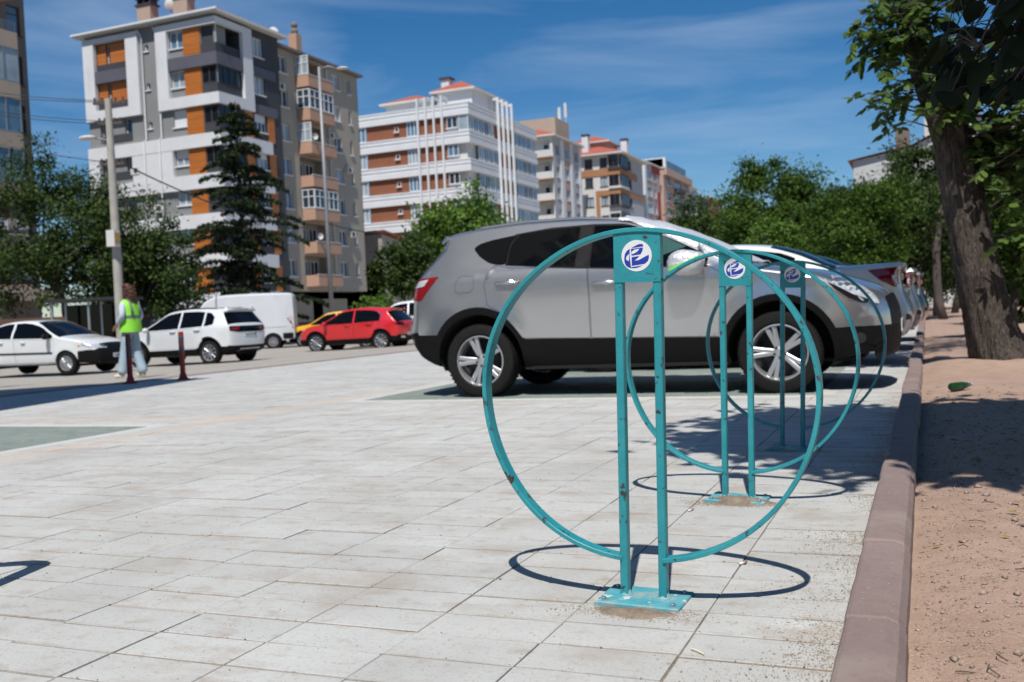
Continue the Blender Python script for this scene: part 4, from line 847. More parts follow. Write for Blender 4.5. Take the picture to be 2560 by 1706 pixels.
# park trees behind the parked cars
park = [
 ('mid green feathery tree with spiky top behind the silver SUV', 1930, 34, [(1930, 560, 1.7, 1.6, 1.7), (1860, 600, 1.3, 1.3, 1.3), (2000, 560, 1.2, 1.2, 1.5), (1925, 450, 1.0, 1, .9), (1860, 480, .7, .7, .8), (1990, 465, .7, .7, .8), (1940, 415, .35, .35, .4), (1930, 660, 2.2, 2, 1.2)], 15000, .065, 'leaf_mid', 'bark2'),
 ('small rounded dark tree where the street row meets the park', 1735, 60, [(1735, 540, 1.2, 1.2, 1.1), (1715, 600, 1.6, 1.4, 1.2), (1770, 610, 1.3, 1.2, 1.3)], 5200, .11, 'leaf_dark', 'bark2'),
 ('yellow green bush glowing in front of the feathery tree', 1945, 30, [(1935, 600, .55, .5, .65), (1940, 660, .6, .5, .5)], 2600, .06, 'leaf_bright', 'bark2'),
 ('pale stemmed tree with bright leaf sprays beside the feathery tree', 2125, 27, [(2120, 530, 1.3, 1.2, .8), (2150, 600, 1.2, 1.2, .8), (2090, 630, .8, .8, .7), (2210, 520, .8, .8, .7), (2180, 650, .9, .9, .6)], 8000, .055, 'leaf_mid', 'pale_bark'),
 ('dark evergreen tree standing in front of the gable ended house', 2120, 44, [(2120, 490, .9, .9, .7), (2190, 510, 1.3, 1.2, .8), (2110, 570, 1.1, 1.1, 1.0), (2240, 555, 1.6, 1.4, 1.3), (2120, 590, 2.6, 2.0, 1.6), (2280, 620, 1.8, 1.5, 1.5)], 14000, .09, 'leaf_dark', 'bark2'),
 ('tall dark tree against the gable ended house beside the leaning trunk', 2290, 30, [(2290, 470, .9, .9, 1.1), (2310, 560, 1.2, 1.2, 1.4), (2270, 400, .5, .5, .5), (2300, 660, 1.4, 1.2, 1.0)], 9000, .065, 'leaf_dark', 'bark2'),
 ('deep shade tree overhanging the far end of the path', 2400, 46, [(2380, 600, 2.6, 2.0, 2.2), (2300, 640, 2.0, 2, 1.4), (2480, 560, 2.6, 2, 2.6), (2400, 480, 1.8, 1.6, 1.4)], 12000, .11, 'leaf_dark', 'bark2'),
 ('silvery green leafy tree behind the leaning trunk', 2540, 15, [(2530, 430, .55, .6, .5), (2570, 360, .5, .5, .35), (2590, 520, .6, .7, .7), (2520, 560, .45, .6, .5), (2610, 650, .6, .6, .8)], 6500, .045, 'leaf_mid', 'bark2'),
 ('shaded tree closing the view to the right of the leaning trunk', 2600, 22, [(2580, 560, 1.2, 1, 1.2), (2600, 700, 1.3, 1, 1.0), (2520, 680, .9, .9, 1.0)], 8000, .06, 'leaf_dark', 'bark2'),
 ('wide dark tree filling the gap behind the parked white saloon', 2010, 52, [(1900, 630, 2.4, 2, 1.4), (2010, 620, 2.4, 2, 1.4), (2120, 650, 2.2, 2, 1.5), (1800, 650, 2.2, 2, 1.1)], 12000, .11, 'leaf_dark', 'bark2'),
]
for k, (lab, px, D, el, n_, ls, lm, bm) in enumerate(park):
    tree('park_tree' if 'bush' not in lab else 'bush', lab, tbase(px, D, 0), [crown_at(x, y, D, a*1.05, b_*1.05, c*1.05) for x, y, a, b_, c in el], int(n_*2.5), ls*1.0, lm, bm, seed=20+k, nclump=max(34, n_//95), clump=max(.24, D*.0125), tr=.06+.0022*D, group=None, cat='tree' if 'bush' not in lab else 'bush')
# hedge mass closing the far park: many small trunks read singly, foliage reads as one mass
for k, (px, D) in enumerate(((2342, 33), (2352, 40), (2362, 28), (2385, 36))):
    p = tbase(px, D, .0); q = MB(); rng = np.random.default_rng(60+k); limb(q, (0, 0, -.1), (rng.uniform(-.2, .2), 0, 3.4), .13, .09, rng, .03, 6, 8)
    root = empty('park_tree', p); tag(root, ('slender trunk standing beside the end of the path', 'dark trunk beyond the end of the path', 'thin straight trunk beside the leaning tree', 'farthest slender trunk behind the leaning tree')[k], 'tree')
    q.build('trunk', M['bark2'], root, True)
    c = np.array([rng.normal(0, .5, 900), rng.normal(0, .5, 900), 3.3+rng.normal(0, .45, 900)]).T; V, F = leaf_quads(c, .07, rng); obj('crown', np_mesh('crown', V, F, M['leaf_dark']), root)

# ---- the leaning tree by the kerb
TY = 10.55
tl = [(-.03, .68, .62), (.10, .655, .56), (.27, .60, .50), (.454, .55, .455), (.826, .48, .41), (1.273, .405, .385), (1.822, .325, .365), (2.196, .28, .355), (2.484, .225, .36), (2.917, .08, .31), (3.198, .01, .30), (3.618, -.056, .275), (4.6, -.2, .25), (6.0, -.15, .2)]
root = empty('leaning_tree', (.68, TY, .04)); tag(root, 'big leaning tree with rough brown bark and leafy shoots beside the kerb', 'tree')
rng = np.random.default_rng(91)
def trunk_r(z, a):
    return 1+.05*math.sin(3*a+z*1.1)+.035*math.sin(7*a-z*2.3)+.03*math.sin(11*a+z*5)+.022*math.sin(19*a-z*3+2*math.sin(z*4))+.016*rng.normal()
zs = np.linspace(-.03, 6, 170); cx = np.interp(zs, [t[0] for t in tl], [t[1] for t in tl]); rr = np.interp(zs, [t[0] for t in tl], [t[2]/2 for t in tl])
V = []; nS = 60
for z, x, r_ in zip(zs, cx, rr):
    fl = max(0, 1-(z+.03)/.35)**2
    for k in range(nS):
        a = 2*math.pi*k/nS; r2 = r_*trunk_r(z, a)*(1+fl*.35*max(0, math.sin(3*a+.6))); V.append((x-.68+r2*math.cos(a), r2*math.sin(a), z-.04))
F = [(i*nS+k, i*nS+(k+1) % nS, (i+1)*nS+(k+1) % nS, (i+1)*nS+k) for i in range(len(zs)-1) for k in range(nS)]
MB().add(V, F).build('trunk', M['bark'], root, True)
# limbs and crown above the frame
q = MB(); clumps = []
for k in range(11):
    a = rng.uniform(0, 6.28); L = rng.uniform(1.2, 2.6); z0 = rng.uniform(4.6, 6.0); e = (.1+L*math.cos(a)*.8, 1.3+L*math.sin(a)*.8, z0+rng.uniform(.3, 1.6)); limb(q, (-.85, 0, z0-.1), e, .085, .02, rng, .1); clumps.append(e)
    for _ in range(5): clumps.append(tuple(np.array(e)*rng.uniform(.6, 1.1)+rng.normal(size=3)*.45*np.array([1, 1, .5])))
q.build('limb', M['bark'], root, True)
cl = np.array([c for c in clumps if c[2] > 5.2]); idx = rng.integers(0, len(cl), 6500); Pq = cl[idx]+rng.normal(size=(6500, 3))*.24; V, F = leaf_quads(Pq[Pq[:, 2] > 4.8], .05, rng, .5, .45)
obj('crown', np_mesh('crown', V, F, M['leaf_shoot']), root)
# leafy shoots: every leaf a piece of its own
def leaf_mesh(L, w):
    q = MB(); V = []; prof_ = [0, .55, .9, 1, .86, .5, 0]; n_ = len(prof_)
    for i, p in enumerate(prof_):
        t = i/(n_-1); V += [(L*t, -w*p, -.10*L*t*t), (L*t, 0, .05*L*p*.5-.10*L*t*t-.02*L), (L*t, w*p, -.10*L*t*t)]
    q.add(V, [(3*i+k, 3*i+3+k, 3*i+4+k, 3*i+1+k) for i in range(n_-1) for k in (0, 1)]); return q.mesh('leaf', M['leaf_shoot'], True)
LM = [leaf_mesh(.105, .028), leaf_mesh(.085, .023), leaf_mesh(.125, .034)]
shoots = MB(); leaves = []; extraV = []
def shoot(a, d, L, nl, droop=.25):
    a = np.array(a, float); d = np.array(d, float); d /= np.linalg.norm(d); pts = [a]
    for i in range(6):
        d = d+np.array([rng.normal()*.07, rng.normal()*.07, -droop*.07]); d /= np.linalg.norm(d); pts.append(pts[-1]+d*L/6)
    shoots.tube([tuple(p) for p in pts], [.010-.0012*i for i in range(7)], 5, False)
    for j in range(nl):      # compound leaves: a stalk with leaflets in pairs
        t = .2+.8*(j+.5)/nl; i = min(5, int(t*6)); p = pts[i]+(pts[i+1]-pts[i])*(t*6-i)
        sd_ = np.array([rng.normal(), rng.normal(), rng.normal()*.6+.1]); sd_ -= sd_.dot(d)*d*.6; sd_ /= np.linalg.norm(sd_); Ls = rng.uniform(.12, .24)
        st = [p+sd_*Ls*s-np.array([0, 0, .12*Ls*s*s*2]) for s in (0, .5, 1)]; shoots.tube([tuple(x) for x in st], [.0032, .0026, .0016], 4, False)
        nn = rng.integers(3, 5)
        for s in range(nn):
            pp = p+sd_*Ls*(.35+.65*s/(nn-1))-np.array([0, 0, .2*Ls*((.35+.65*s/(nn-1))**2)])
            for side in (-1, 1): leaves.append((pp, sd_, side))
        leaves.append((st[-1], sd_, 0))
for k in range(74):
    z = rng.choice([1.95, 2.15, 2.35, 2.5, 2.6, 2.75, 2.9, 3.05, 3.2, 3.4])+rng.normal()*.07; x = np.interp(z, [t[0] for t in tl], [t[1] for t in tl]); r_ = np.interp(z, [t[0] for t in tl], [t[2]/2 for t in tl])
    a = rng.uniform(math.pi*.95, math.pi*2.08); L = rng.uniform(.22, .60)
    if z < 2.3: a = rng.uniform(-.7, .4)
    shoot((x-.68+r_*.95*math.cos(a), r_*.95*math.sin(a), z-.04), (math.cos(a), math.sin(a)*.8, rng.uniform(.0, .8)), L, int(3+L*7))
for k in range(30):      # right-hand foliage hanging past the trunk
    shoot((rng.uniform(.05, .5), rng.uniform(-.5, .2), rng.uniform(2.3, 3.3)), (rng.uniform(.3, 1), rng.uniform(-.5, .3), rng.uniform(-.7, .5)), rng.uniform(.3, .7), 6)
for k in range(9):
    shoot((rng.uniform(-.1, .15), -.2, rng.uniform(1.1, 1.9)), (rng.uniform(.4, 1), rng.uniform(-.6, 0), rng.uniform(-.2, .6)), rng.uniform(.25, .5), 5)
shoots.build('shoots', M['bark2'], root, True)
def leaf_mat4(p, d, side):
    ax = np.array(d)*.55+np.cross(d, (0, 0, 1))*side*.9+np.array([0, 0, rng.uniform(-.55, .1)]); x = Vector(ax).normalized(); zv = Vector((rng.normal()*.45, rng.normal()*.45-.15, 1)); y = zv.cross(x).normalized(); z = x.cross(y)
    return Matrix(((x.x, y.x, z.x, p[0]), (x.y, y.y, z.y, p[1]), (x.z, y.z, z.z, p[2]), (0, 0, 0, 1)))
rng.shuffle(leaves)
def leaf_vis(L_):
    w = np.array(L_[0])+np.array([.68, TY, .04]); pr = project(w); return 0 if pr and 0 < pr[0] < 2560 and 0 < pr[1] < 1000 else 1
leaves.sort(key=lambda L_: (leaf_vis(L_), L_[0][1]))
for p, d, s in leaves[:300]:
    o = obj('leaf', LM[rng.integers(0, 3)], root); o.matrix_local = leaf_mat4(p, d, s)
q = MB()
for p, d, s in leaves[300:]:
    m4 = leaf_mat4(p, d, s); me = LM[rng.integers(0, 3)]; q.add([m4 @ v.co for v in me.vertices], [tuple(f.vertices) for f in me.polygons])
o = q.build('shoot_leaves', M['leaf_shoot'], root, True); tag(o, kind='stuff')

# ---- the tree outside the frame whose canopy hangs into the upper right corner and shades the path
root = empty('overhanging_tree', (2.6, 3.3, .04)); tag(root, 'dark broad leaved branches hanging into view above the leaning trunk', 'tree')
rng = np.random.default_rng(77); q = MB()
limb(q, (0, 0, -.1), (-.3, .1, 3.2), .19, .14, rng, .02, 8, 12)
ends = []
for k in range(24):
    e = (-1.62+rng.uniform(-1, 1)*.95, .02+rng.uniform(-1, 1)*.85, rng.uniform(3.9, 4.6)); limb(q, (-.3, .1, 3.0), e, .07, .012, rng, .07); ends.append(e)
for k in range(10):
    e = (rng.uniform(-.9, 1.4), rng.uniform(-.9, .9), rng.uniform(4.2, 5.2)); limb(q, (-.3, .1, 3.0), e, .07, .012, rng, .07); ends.append(e)
q.build('trunk', M['bark'], root, True)
nl = 24000; idx = rng.integers(0, len(ends), nl); P = np.array(ends)[idx]+rng.normal(size=(nl, 3))*np.array([.36, .34, .26]); V, F = leaf_quads(P, .11, rng, .8, .55)
obj('crown', np_mesh('crown', V, F, M['leaf_near_shaded']), root)
# the low branch inside the picture: broad leaves hanging against the sky
LB = []
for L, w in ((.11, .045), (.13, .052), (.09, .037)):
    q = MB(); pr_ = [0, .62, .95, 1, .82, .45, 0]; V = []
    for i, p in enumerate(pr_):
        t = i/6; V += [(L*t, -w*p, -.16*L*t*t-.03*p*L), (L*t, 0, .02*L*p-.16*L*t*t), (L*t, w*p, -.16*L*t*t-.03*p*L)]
    q.add(V, [(3*i+k, 3*i+3+k, 3*i+4+k, 3*i+1+k) for i in range(6) for k in (0, 1)]); LB.append(q.mesh('leaf', M['leaf_near_shaded'], True))
tw = MB(); o0 = Vector((2.6, 3.3, .04))
spots = []
for k in range(330):
    px = rng.uniform(2330, 2680); py = rng.uniform(-80, 232); 
    if py > 235-(2600-px)*.10+rng.normal()*14 or (px < 2385 and py < 40): continue
    D = rng.uniform(3.4, 4.4); p = at_depth(px, py, D)-o0; spots.append(p)
spots = spots[:165]
hub = Vector(at_depth(2750, -160, 3.8))-o0
tw.tube([(-.3, .1, 3.0), tuple((Vector((-.3, .1, 3.0))+hub)*.5+Vector((0, 0, .2))), tuple(hub)], [.04, .03, .02], 6)
subs = []
for p in spots[:13]:      # side branches fanning from the limb, each bent under its load
    c = [hub*(1-t)+p*t+Vector((0, 0, .16*math.sin(math.pi*t)))+Vector(rng.normal(size=3)*.02) for t in (0, .25, .5, .75, 1)]; c[0] = hub; subs.append(c); tw.tube([tuple(v) for v in c], [.011, .009, .007, .005, .003], 5, False)
for p in spots:
    near = min((v for c in subs for v in c[1:]), key=lambda v: (v-p).length); m_ = (near+p)*.5+Vector((0, 0, .03)); tw.tube([tuple(near), tuple(m_), tuple(p)], [.003, .0025, .0015], 4, False)
    m = leaf_mat4(p, np.array((-.6, -.2, -.5)), rng.choice([-1, 0, 1])); o = obj('leaf', LB[rng.integers(0, 3)], root); o.matrix_local = m
tw.build('branch', M['bark2'], root, True)

# ---- unseen trees added around the camera to fill the car's reflections and close off sky
for k, (x, y, h, lab) in enumerate(((-5.5, -19, 5.4, 'round park tree added behind the viewer nearest the plain cream block'), (1.5, -17, 5.6, 'tall park tree added behind the viewer in line with the kerb'), (7, -13, 5.4, 'broad park tree added behind the viewer at the edge of the soil'), (5.6, 1.0, 7, 'park tree added on the soil beside the viewer'), (6.2, 7.5, 7.5, 'park tree added on the soil beside the leaning tree'), (-1.5, -27, 7, 'tallest park tree added behind the viewer beyond the plaza'))):
    tree('park_tree', lab, (x, y, 0), [((x, y, h*.62), (2.4, 2.4, h*.3)), ((x+.8, y+.5, h*.5), (1.9, 1.9, h*.22))], 9000, .15, 'leaf_mid', seed=120+k, nclump=90, clump=.75, tr=.2)
# ------------------------------------------------------------------ cars
def in_poly(x, y, P):
    c = False; j = len(P)-1
    for i in range(len(P)):
        xi, yi = P[i]; xj, yj = P[j]
        if (yi > y) != (yj > y) and x < (xj-xi)*(y-yi)/(yj-yi)+xi: c = not c
        j = i
    return c
def shrink(P, d):
    n = len(P); area = sum(P[i][0]*P[(i+1) % n][1]-P[(i+1) % n][0]*P[i][1] for i in range(n)); s = 1 if area > 0 else -1; out = []
    for i in range(n):
        a, b_, c = Vector(P[i-1]), Vector(P[i]), Vector(P[(i+1) % n]); e1 = (b_-a); e2 = (c-b_)
        if e1.length < 1e-6 or e2.length < 1e-6: out.append(P[i]); continue
        e1.normalize(); e2.normalize(); n1 = Vector((-e1.y, e1.x))*s; n2 = Vector((-e2.y, e2.x))*s; m = n1+n2
        if m.length < 1e-3: out.append(P[i]); continue
        m.normalize(); k = d/max(.5, m.dot(n1)); out.append((b_.x+m.x*k, b_.y+m.y*k))
    return out
def circ(cx, cy, r, n=40, a0=0, a1=2*math.pi): return [(cx+r*math.cos(a0+(a1-a0)*k/n), cy+r*math.sin(a0+(a1-a0)*k/n)) for k in range(n)]
def rpoly(P, rad=.02, n=3):      # round polygon corners
    out = []
    for i in range(len(P)):
        a, b_, c = Vector(P[i-1]), Vector(P[i]), Vector(P[(i+1) % len(P)]); l1, l2 = (a-b_).length, (c-b_).length; r_ = min(rad, l1*.4, l2*.4)
        p, q = b_+(a-b_).normalized()*r_, b_+(c-b_).normalized()*r_
        for k in range(n+1): t = k/n; v = p*(1-t)**2+b_*2*t*(1-t)+q*t*t; out.append((v.x, v.y))
    return out
def dens(P, h):
    out = []
    for i in range(len(P)):
        a, b_ = P[i], P[(i+1) % len(P)]; n = max(1, int(math.hypot(b_[0]-a[0], b_[1]-a[1])/h))
        for k in range(n): out.append((a[0]+(b_[0]-a[0])*k/n, a[1]+(b_[1]-a[1])*k/n))
    return out
def cdt(polys, h, bbox_poly):
    V = []; E = []
    for P in polys:
        D = dens(P, h); b0 = len(V); V += [Vector(p) for p in D]; E += [(b0+i, b0+(i+1) % len(D)) for i in range(len(D))]
    xs_ = [p[0] for p in bbox_poly]; ys_ = [p[1] for p in bbox_poly]
    j = 0; y = min(ys_)+h*.37
    while y < max(ys_):
        x = min(xs_)+h*(.31 if j % 2 else .81)
        while x < max(xs_):
            if in_poly(x, y, bbox_poly): V.append(Vector((x, y)))
            x += h
        y += h*.87; j += 1
    r = delaunay_2d_cdt(V, E, [], 0, 1e-5)
    return [tuple(v) for v in r[0]], r[2]
def panel_mesh(name, V3, T, mat_, rim, flip):
    """triangles T over points V3 plus a rim folded inwards along the boundary"""
    used = sorted({i for t in T for i in t}); mp_ = {i: k for k, i in enumerate(used)}; V = [V3[i] for i in used]; F = [tuple(mp_[i] for i in t) for t in T]
    if flip: F = [f[::-1] for f in F]
    if rim:
        cnt = {}
        for f in F:
            for a, b_ in zip(f, f[1:]+f[:1]): cnt[(a, b_)] = 1
        be = [(a, b_) for a, b_ in cnt if (b_, a) not in cnt]; dup = {}
        for a, b_ in be:
            for i in (a, b_):
                if i not in dup: dup[i] = len(V); V.append(tuple(Vector(V[i])+Vector(rim)))
        F += [(b_, a, dup[a], dup[b_]) for a, b_ in be]
    q = MB(); q.add(V, F); me = q.mesh(name, mat_, True); me.set_sharp_from_angle(angle=R(35)); return me

WHEELS = {}
def wheel_meshes(Rt, Rr, w, style):
    key = (Rt, Rr, w, style)
    if key in WHEELS: return WHEELS[key]
    h = w/2; q = MB(); q.lathe([(Rr*.97, -h*.80), (Rr*1.05, -h*.97), (Rt*.90, -h), (Rt*.965, -h*.92), (Rt*.992, -h*.76), (Rt, -h*.5), (Rt, h*.5), (Rt*.99, h*.78), (Rt*.9, h), (Rr, h*.9)], 56)
    for k in range(56):        # tread blocks along the shoulders
        a = 2*math.pi*(k+.5)/56; c, s = math.cos(a), math.sin(a)
        for y0 in (-h*.86, h*.5):
            P = []
            for da in (-.028, .028):
                for rr_ in (Rt*.985, Rt*1.006):
                    for yy in (y0, y0+h*.36): P.append((rr_*math.cos(a+da), yy, rr_*math.sin(a+da)))
            q.add(P, [(2, 3, 7, 6), (0, 1, 3, 2), (4, 6, 7, 5), (0, 2, 6, 4), (1, 5, 7, 3)])
    tyre = q.mesh('tyre', M['tyre'], True); tyre.set_sharp_from_angle(angle=R(40))
    q = MB(); q.lathe([(Rr*.99, -h*.80), (Rr*.985, -h*.90), (Rr*.94, -h*.92), (Rr*.90, -h*.72), (Rr*.885, -h*.1), (Rr*.885, h*.8)], 48)
    def spoke(ang, r0, r1, w0, w1, y0, y1, th=.018):
        c, s = math.cos(ang), math.sin(ang); P = []
        for rr_, ww, yy in ((r0, w0, y0), ((r0+r1)/2, (w0+w1)*.46, (y0+y1)/2-.008), (r1, w1, y1)):
            for sx, dy in ((-1, .006), (-.55, 0), (.55, 0), (1, .006), (1, th+.012), (-1, th+.012)): P.append((rr_*c-sx*ww/2*s, yy+dy, rr_*s+sx*ww/2*c))
        q.add(P, [(a*6+k, a*6+(k+1) % 6, (a+1)*6+(k+1) % 6, (a+1)*6+k) for a in (0, 1) for k in range(6)])
    if style == 'double5':
        for k in range(5):
            a = math.pi/2+.31+k*2*math.pi/5
            for da in (-1, 1): spoke(a+da*.14, Rr*.13, Rr*.93, .034, .046, -h*.66, -h*.80) if False else spoke(a+da*.135, Rr*.2, Rr*.93, .040, .040, -h*.62, -h*.80)
    elif style == 'ten':
        for k in range(10): spoke(k*math.pi/5, Rr*.15, Rr*.93, .026, .034, -h*.66, -h*.82)
    else:
        for k in range(16): spoke(k*math.pi/8, Rr*.15, Rr*.93, .02, .036, -h*.84, -h*.86)
    q.lathe([(0, -h*.70), (Rr*.10, -h*.70), (Rr*.13, -h*.67), (Rr*.24, -h*.60), (Rr*.26, -h*.3)], 24)
    rim = q.mesh('rim', M['rim'], True); rim.set_sharp_from_angle(angle=R(40))
    q = MB(); q.lathe([(0, h*.15), (Rr*.70, h*.15), (Rr*.72, h*.3), (Rr*.884, h*.35)], 32)
    for k in range(5): a = k*2*math.pi/5+.95; q.lathe([(0, -h*.62), (.011, -h*.62), (.012, -h*.5)], 8, 'y', (Rr*.19*math.cos(a), -.008, Rr*.19*math.sin(a)))
    br = q.mesh('brake', M['rim_dark'], True)
    WHEELS[key] = (tyre, rim, br); return WHEELS[key]

class Car:
    def __init__(s, name, label, sp, loc, rz, cat='car', group=None, res=.11):
        s.sp = sp; s.res = res; s.root = empty(name, loc, rz); tag(s.root, label, cat, group); s.uc = sp['uc']
        K = sp['outline']; n = len(K); ns = sp.get('ns', 3); s.pts = []; s.seg = []
        for i in range(n):
            a, b_, c, d = K[i-1], K[i], K[(i+1) % n], K[(i+2) % n]
            for k in range(ns):
                t = k/ns; o = []
                for j in range(3):
                    m1 = (c[j]-a[j])*.36; m2 = (d[j]-b_[j])*.36; t2, t3 = t*t, t*t*t
                    o.append((2*t3-3*t2+1)*b_[j]+(t3-2*t2+t)*m1+(-2*t3+3*t2)*c[j]+(t3-t2)*m2)
                s.pts.append(o); s.seg.append(b_[3])
        N = len(s.pts); s.N = N; s.E = []; s.nrm = []
        for i in range(N):
            t = Vector((s.pts[(i+1) % N][0]-s.pts[i-1][0], s.pts[(i+1) % N][1]-s.pts[i-1][1])); t.normalize(); nn = Vector((t.y, -t.x)); s.nrm.append(nn)
            s.E.append((s.pts[i][0]+nn.x*s.pts[i][2], s.pts[i][1]+nn.y*s.pts[i][2]))
        s.body()
    def Wd(s, u, z):
        sp = s.sp; hw = sp['hw']; zb = sp['zb']; y = hw
        if z > zb: y -= sp['tumble']*((z-zb)/(sp['zt']-zb))**1.15
        if z < .98: y -= .045*((.98-z)/.5)**1.6*sp.get('concave', 1)            # body side turns under below the shoulder
        if 1.0 < z: y -= .9*min(z-1.0, .20)**2*sp.get('concave', 1)
        if z < .42: y -= .05*((.42-z)/.2)**2
        if u > sp['uf']: y -= sp['tf']*((u-sp['uf'])/(sp['u1']-sp['uf']))**2
        if u < sp['ur']: y -= sp['tr']*((sp['ur']-u)/(sp['ur']-sp['u0']))**2
        for uw in sp['wheels']:
            d = math.hypot(u-uw, z-sp['R']); y += .026*math.exp(-((d-sp['arch']-.03)/.10)**2)*(1 if z > .3 else .3)*sp.get('flare', 1)
        return y
    def strip_pt(s, i, t, off=0):      # t in [-1,1] across the car
        i %= s.N; a = abs(t)*math.pi/2; e = s.E[i]; yE = s.Wd(*e); ex = s.sp.get('sup', 2.5)
        o = s.pts[i][2]*(1-math.cos(a)**(2/ex) if a < math.pi/2-1e-6 else 1); y = yE*math.sin(a)**(2/ex)
        return Vector((s.pts[i][0]+s.nrm[i].x*(o-off)-s.uc, math.copysign(y, t) if t else 0, s.pts[i][1]+s.nrm[i].y*(o-off)))
    def patch(s, name, mat_, i0, i1, t0, t1, off=0, nv=14, rim=True, bump=None):
        V = []; nu = i1-i0
        for i in range(nu+1):
            for k in range(nv+1):
                p = s.strip_pt(i0+i, t0+(t1-t0)*k/nv, off)
                if bump: p = p+bump(i/nu, k/nv)
                V.append(tuple(p))
        T = [(i*(nv+1)+k, i*(nv+1)+k+1, (i+1)*(nv+1)+k+1, (i+1)*(nv+1)+k) for i in range(nu) for k in range(nv)]
        n_ = s.nrm[(i0+i1)//2 % s.N]; me = panel_mesh(name, V, T, mat_, (n_.x*.012, 0, n_.y*.012) if rim else None, True)
        return obj(name, me, s.root)
    def body(s):
        sp = s.sp; nv = 9; tt = [k/nv for k in range(-nv, nv+1)]
        groups = {}
        for i in range(s.N):
            tg = s.seg[i]
            if tg == 'under': continue
            groups.setdefault('body' if tg in ('body', 'ws', 'rw', 'grille') else tg, []).append(i)
        mats = {'body': sp['paint'], 'clad': sp.get('cladm', M['clad']), 'grille': M['black_plastic']}
        allV = []; allF = []
        q = MB()
        for tg, L in groups.items():
            if tg != 'body': continue
            for i in L:
                for k in range(len(tt)-1):
                    P = [tuple(s.strip_pt(a, b_)) for a, b_ in ((i, tt[k]), (i, tt[k+1]), (i+1, tt[k+1]), (i+1, tt[k]))]; q.add(P, [(3, 2, 1, 0)])
        bm_ = bmesh.new()
        me = q.mesh('body', sp['paint'], True); bm_.from_mesh(me); bmesh.ops.remove_doubles(bm_, verts=bm_.verts, dist=1e-5); bm_.to_mesh(me); bm_.free(); me.polygons.foreach_set('use_smooth', [True]*len(me.polygons)); me.set_sharp_from_angle(angle=R(38))
        obj('body', me, s.root)
        for tg, L in groups.items():
            if tg == 'body': continue
            runs = []
            for i in L:
                if runs and runs[-1][-1] == i-1: runs[-1].append(i)
                else: runs.append([i])
            for L in runs[:-1]:
                q = MB()
                for i in L:
                    for k in range(len(tt)-1): q.add([tuple(s.strip_pt(a, b_, .004)) for a, b_ in ((i, tt[k]), (i, tt[k+1]), (i+1, tt[k+1]), (i+1, tt[k]))], [(3, 2, 1, 0)])
                obj({'clad': 'bumper_trim'}.get(tg, tg), q.mesh(tg, mats[tg], False), s.root)
            q = MB(); L = runs[-1]
            for i in L:
                for k in range(len(tt)-1): q.add([tuple(s.strip_pt(a, b_, .004)) for a, b_ in ((i, tt[k]), (i, tt[k+1]), (i+1, tt[k+1]), (i+1, tt[k]))], [(3, 2, 1, 0)])
            obj({'clad': 'bumper_trim', 'grille': 'grille'}.get(tg, tg), q.mesh(tg, mats[tg], False), s.root)
        # whole strip for ray casting
        q = MB()
        for i in range(s.N):
            for k in range(len(tt)-1): q.add([tuple(s.strip_pt(a, b_)) for a, b_ in ((i, tt[k]), (i, tt[k+1]), (i+1, tt[k+1]), (i+1, tt[k]))], [(3, 2, 1, 0)])
        rayV, rayF = q.v, q.f
        # sides
        regs = sp['regions']; arches = [circ(uw, sp['R'], sp['arch'], 44) for uw in sp['wheels']]; E = s.E
        polys = [E]+arches; R2 = []
        for nm, P, mt, gap, off in regs:
            P = dens(P, .5); polys.append(P); inner = shrink(P, gap) if gap else None
            if inner: polys.append(inner)
            R2.append((nm, P, inner, mt, off))
        V2, T2 = cdt(polys, s.res, E); cls = {}
        for t in T2:
            cx_ = sum(V2[i][0] for i in t)/3; cy_ = sum(V2[i][1] for i in t)/3
            if not in_poly(cx_, cy_, E) or any(in_poly(cx_, cy_, a) for a in arches): continue
            k = 'side'
            for j, (nm, P, inner, mt, off) in enumerate(R2):
                if in_poly(cx_, cy_, P):
                    k = j if (inner is None or in_poly(cx_, cy_, inner)) else None; break
            if k is not None: cls.setdefault(k, []).append(tuple(t))
        Wv = [s.Wd(x, z) for x, z in V2]; s.side_parts = {}
        base3 = [(x-s.uc, w, z) for (x, z), w in zip(V2, Wv)]
        k0 = len(rayV); rayV += base3+[(x, -y, z) for x, y, z in base3]
        for L in cls.values():
            for t in L: rayF.append(tuple(k0+i for i in t)); rayF.append(tuple(k0+len(base3)+i for i in t))
        s.bvh = BVHTree.FromPolygons([Vector(v) for v in rayV], rayF)
        for sg in (-1, 1):
            for k, T in cls.items():
                if k == 'side': nm, mt, off = 'side_panel', sp['paint'], 0
                else: nm, mt, off = R2[k][0], R2[k][3], R2[k][4]
                V3 = [(x-s.uc, sg*(w+off), z) for (x, z), w in zip(V2, Wv)]
                me = panel_mesh(nm, V3, T, mt, (0, -sg*.016, 0), sg > 0); o = obj(nm, me, s.root); s.side_parts[(nm, sg)] = o
            # dark inner skin behind gaps, wheel wells
        q = MB()
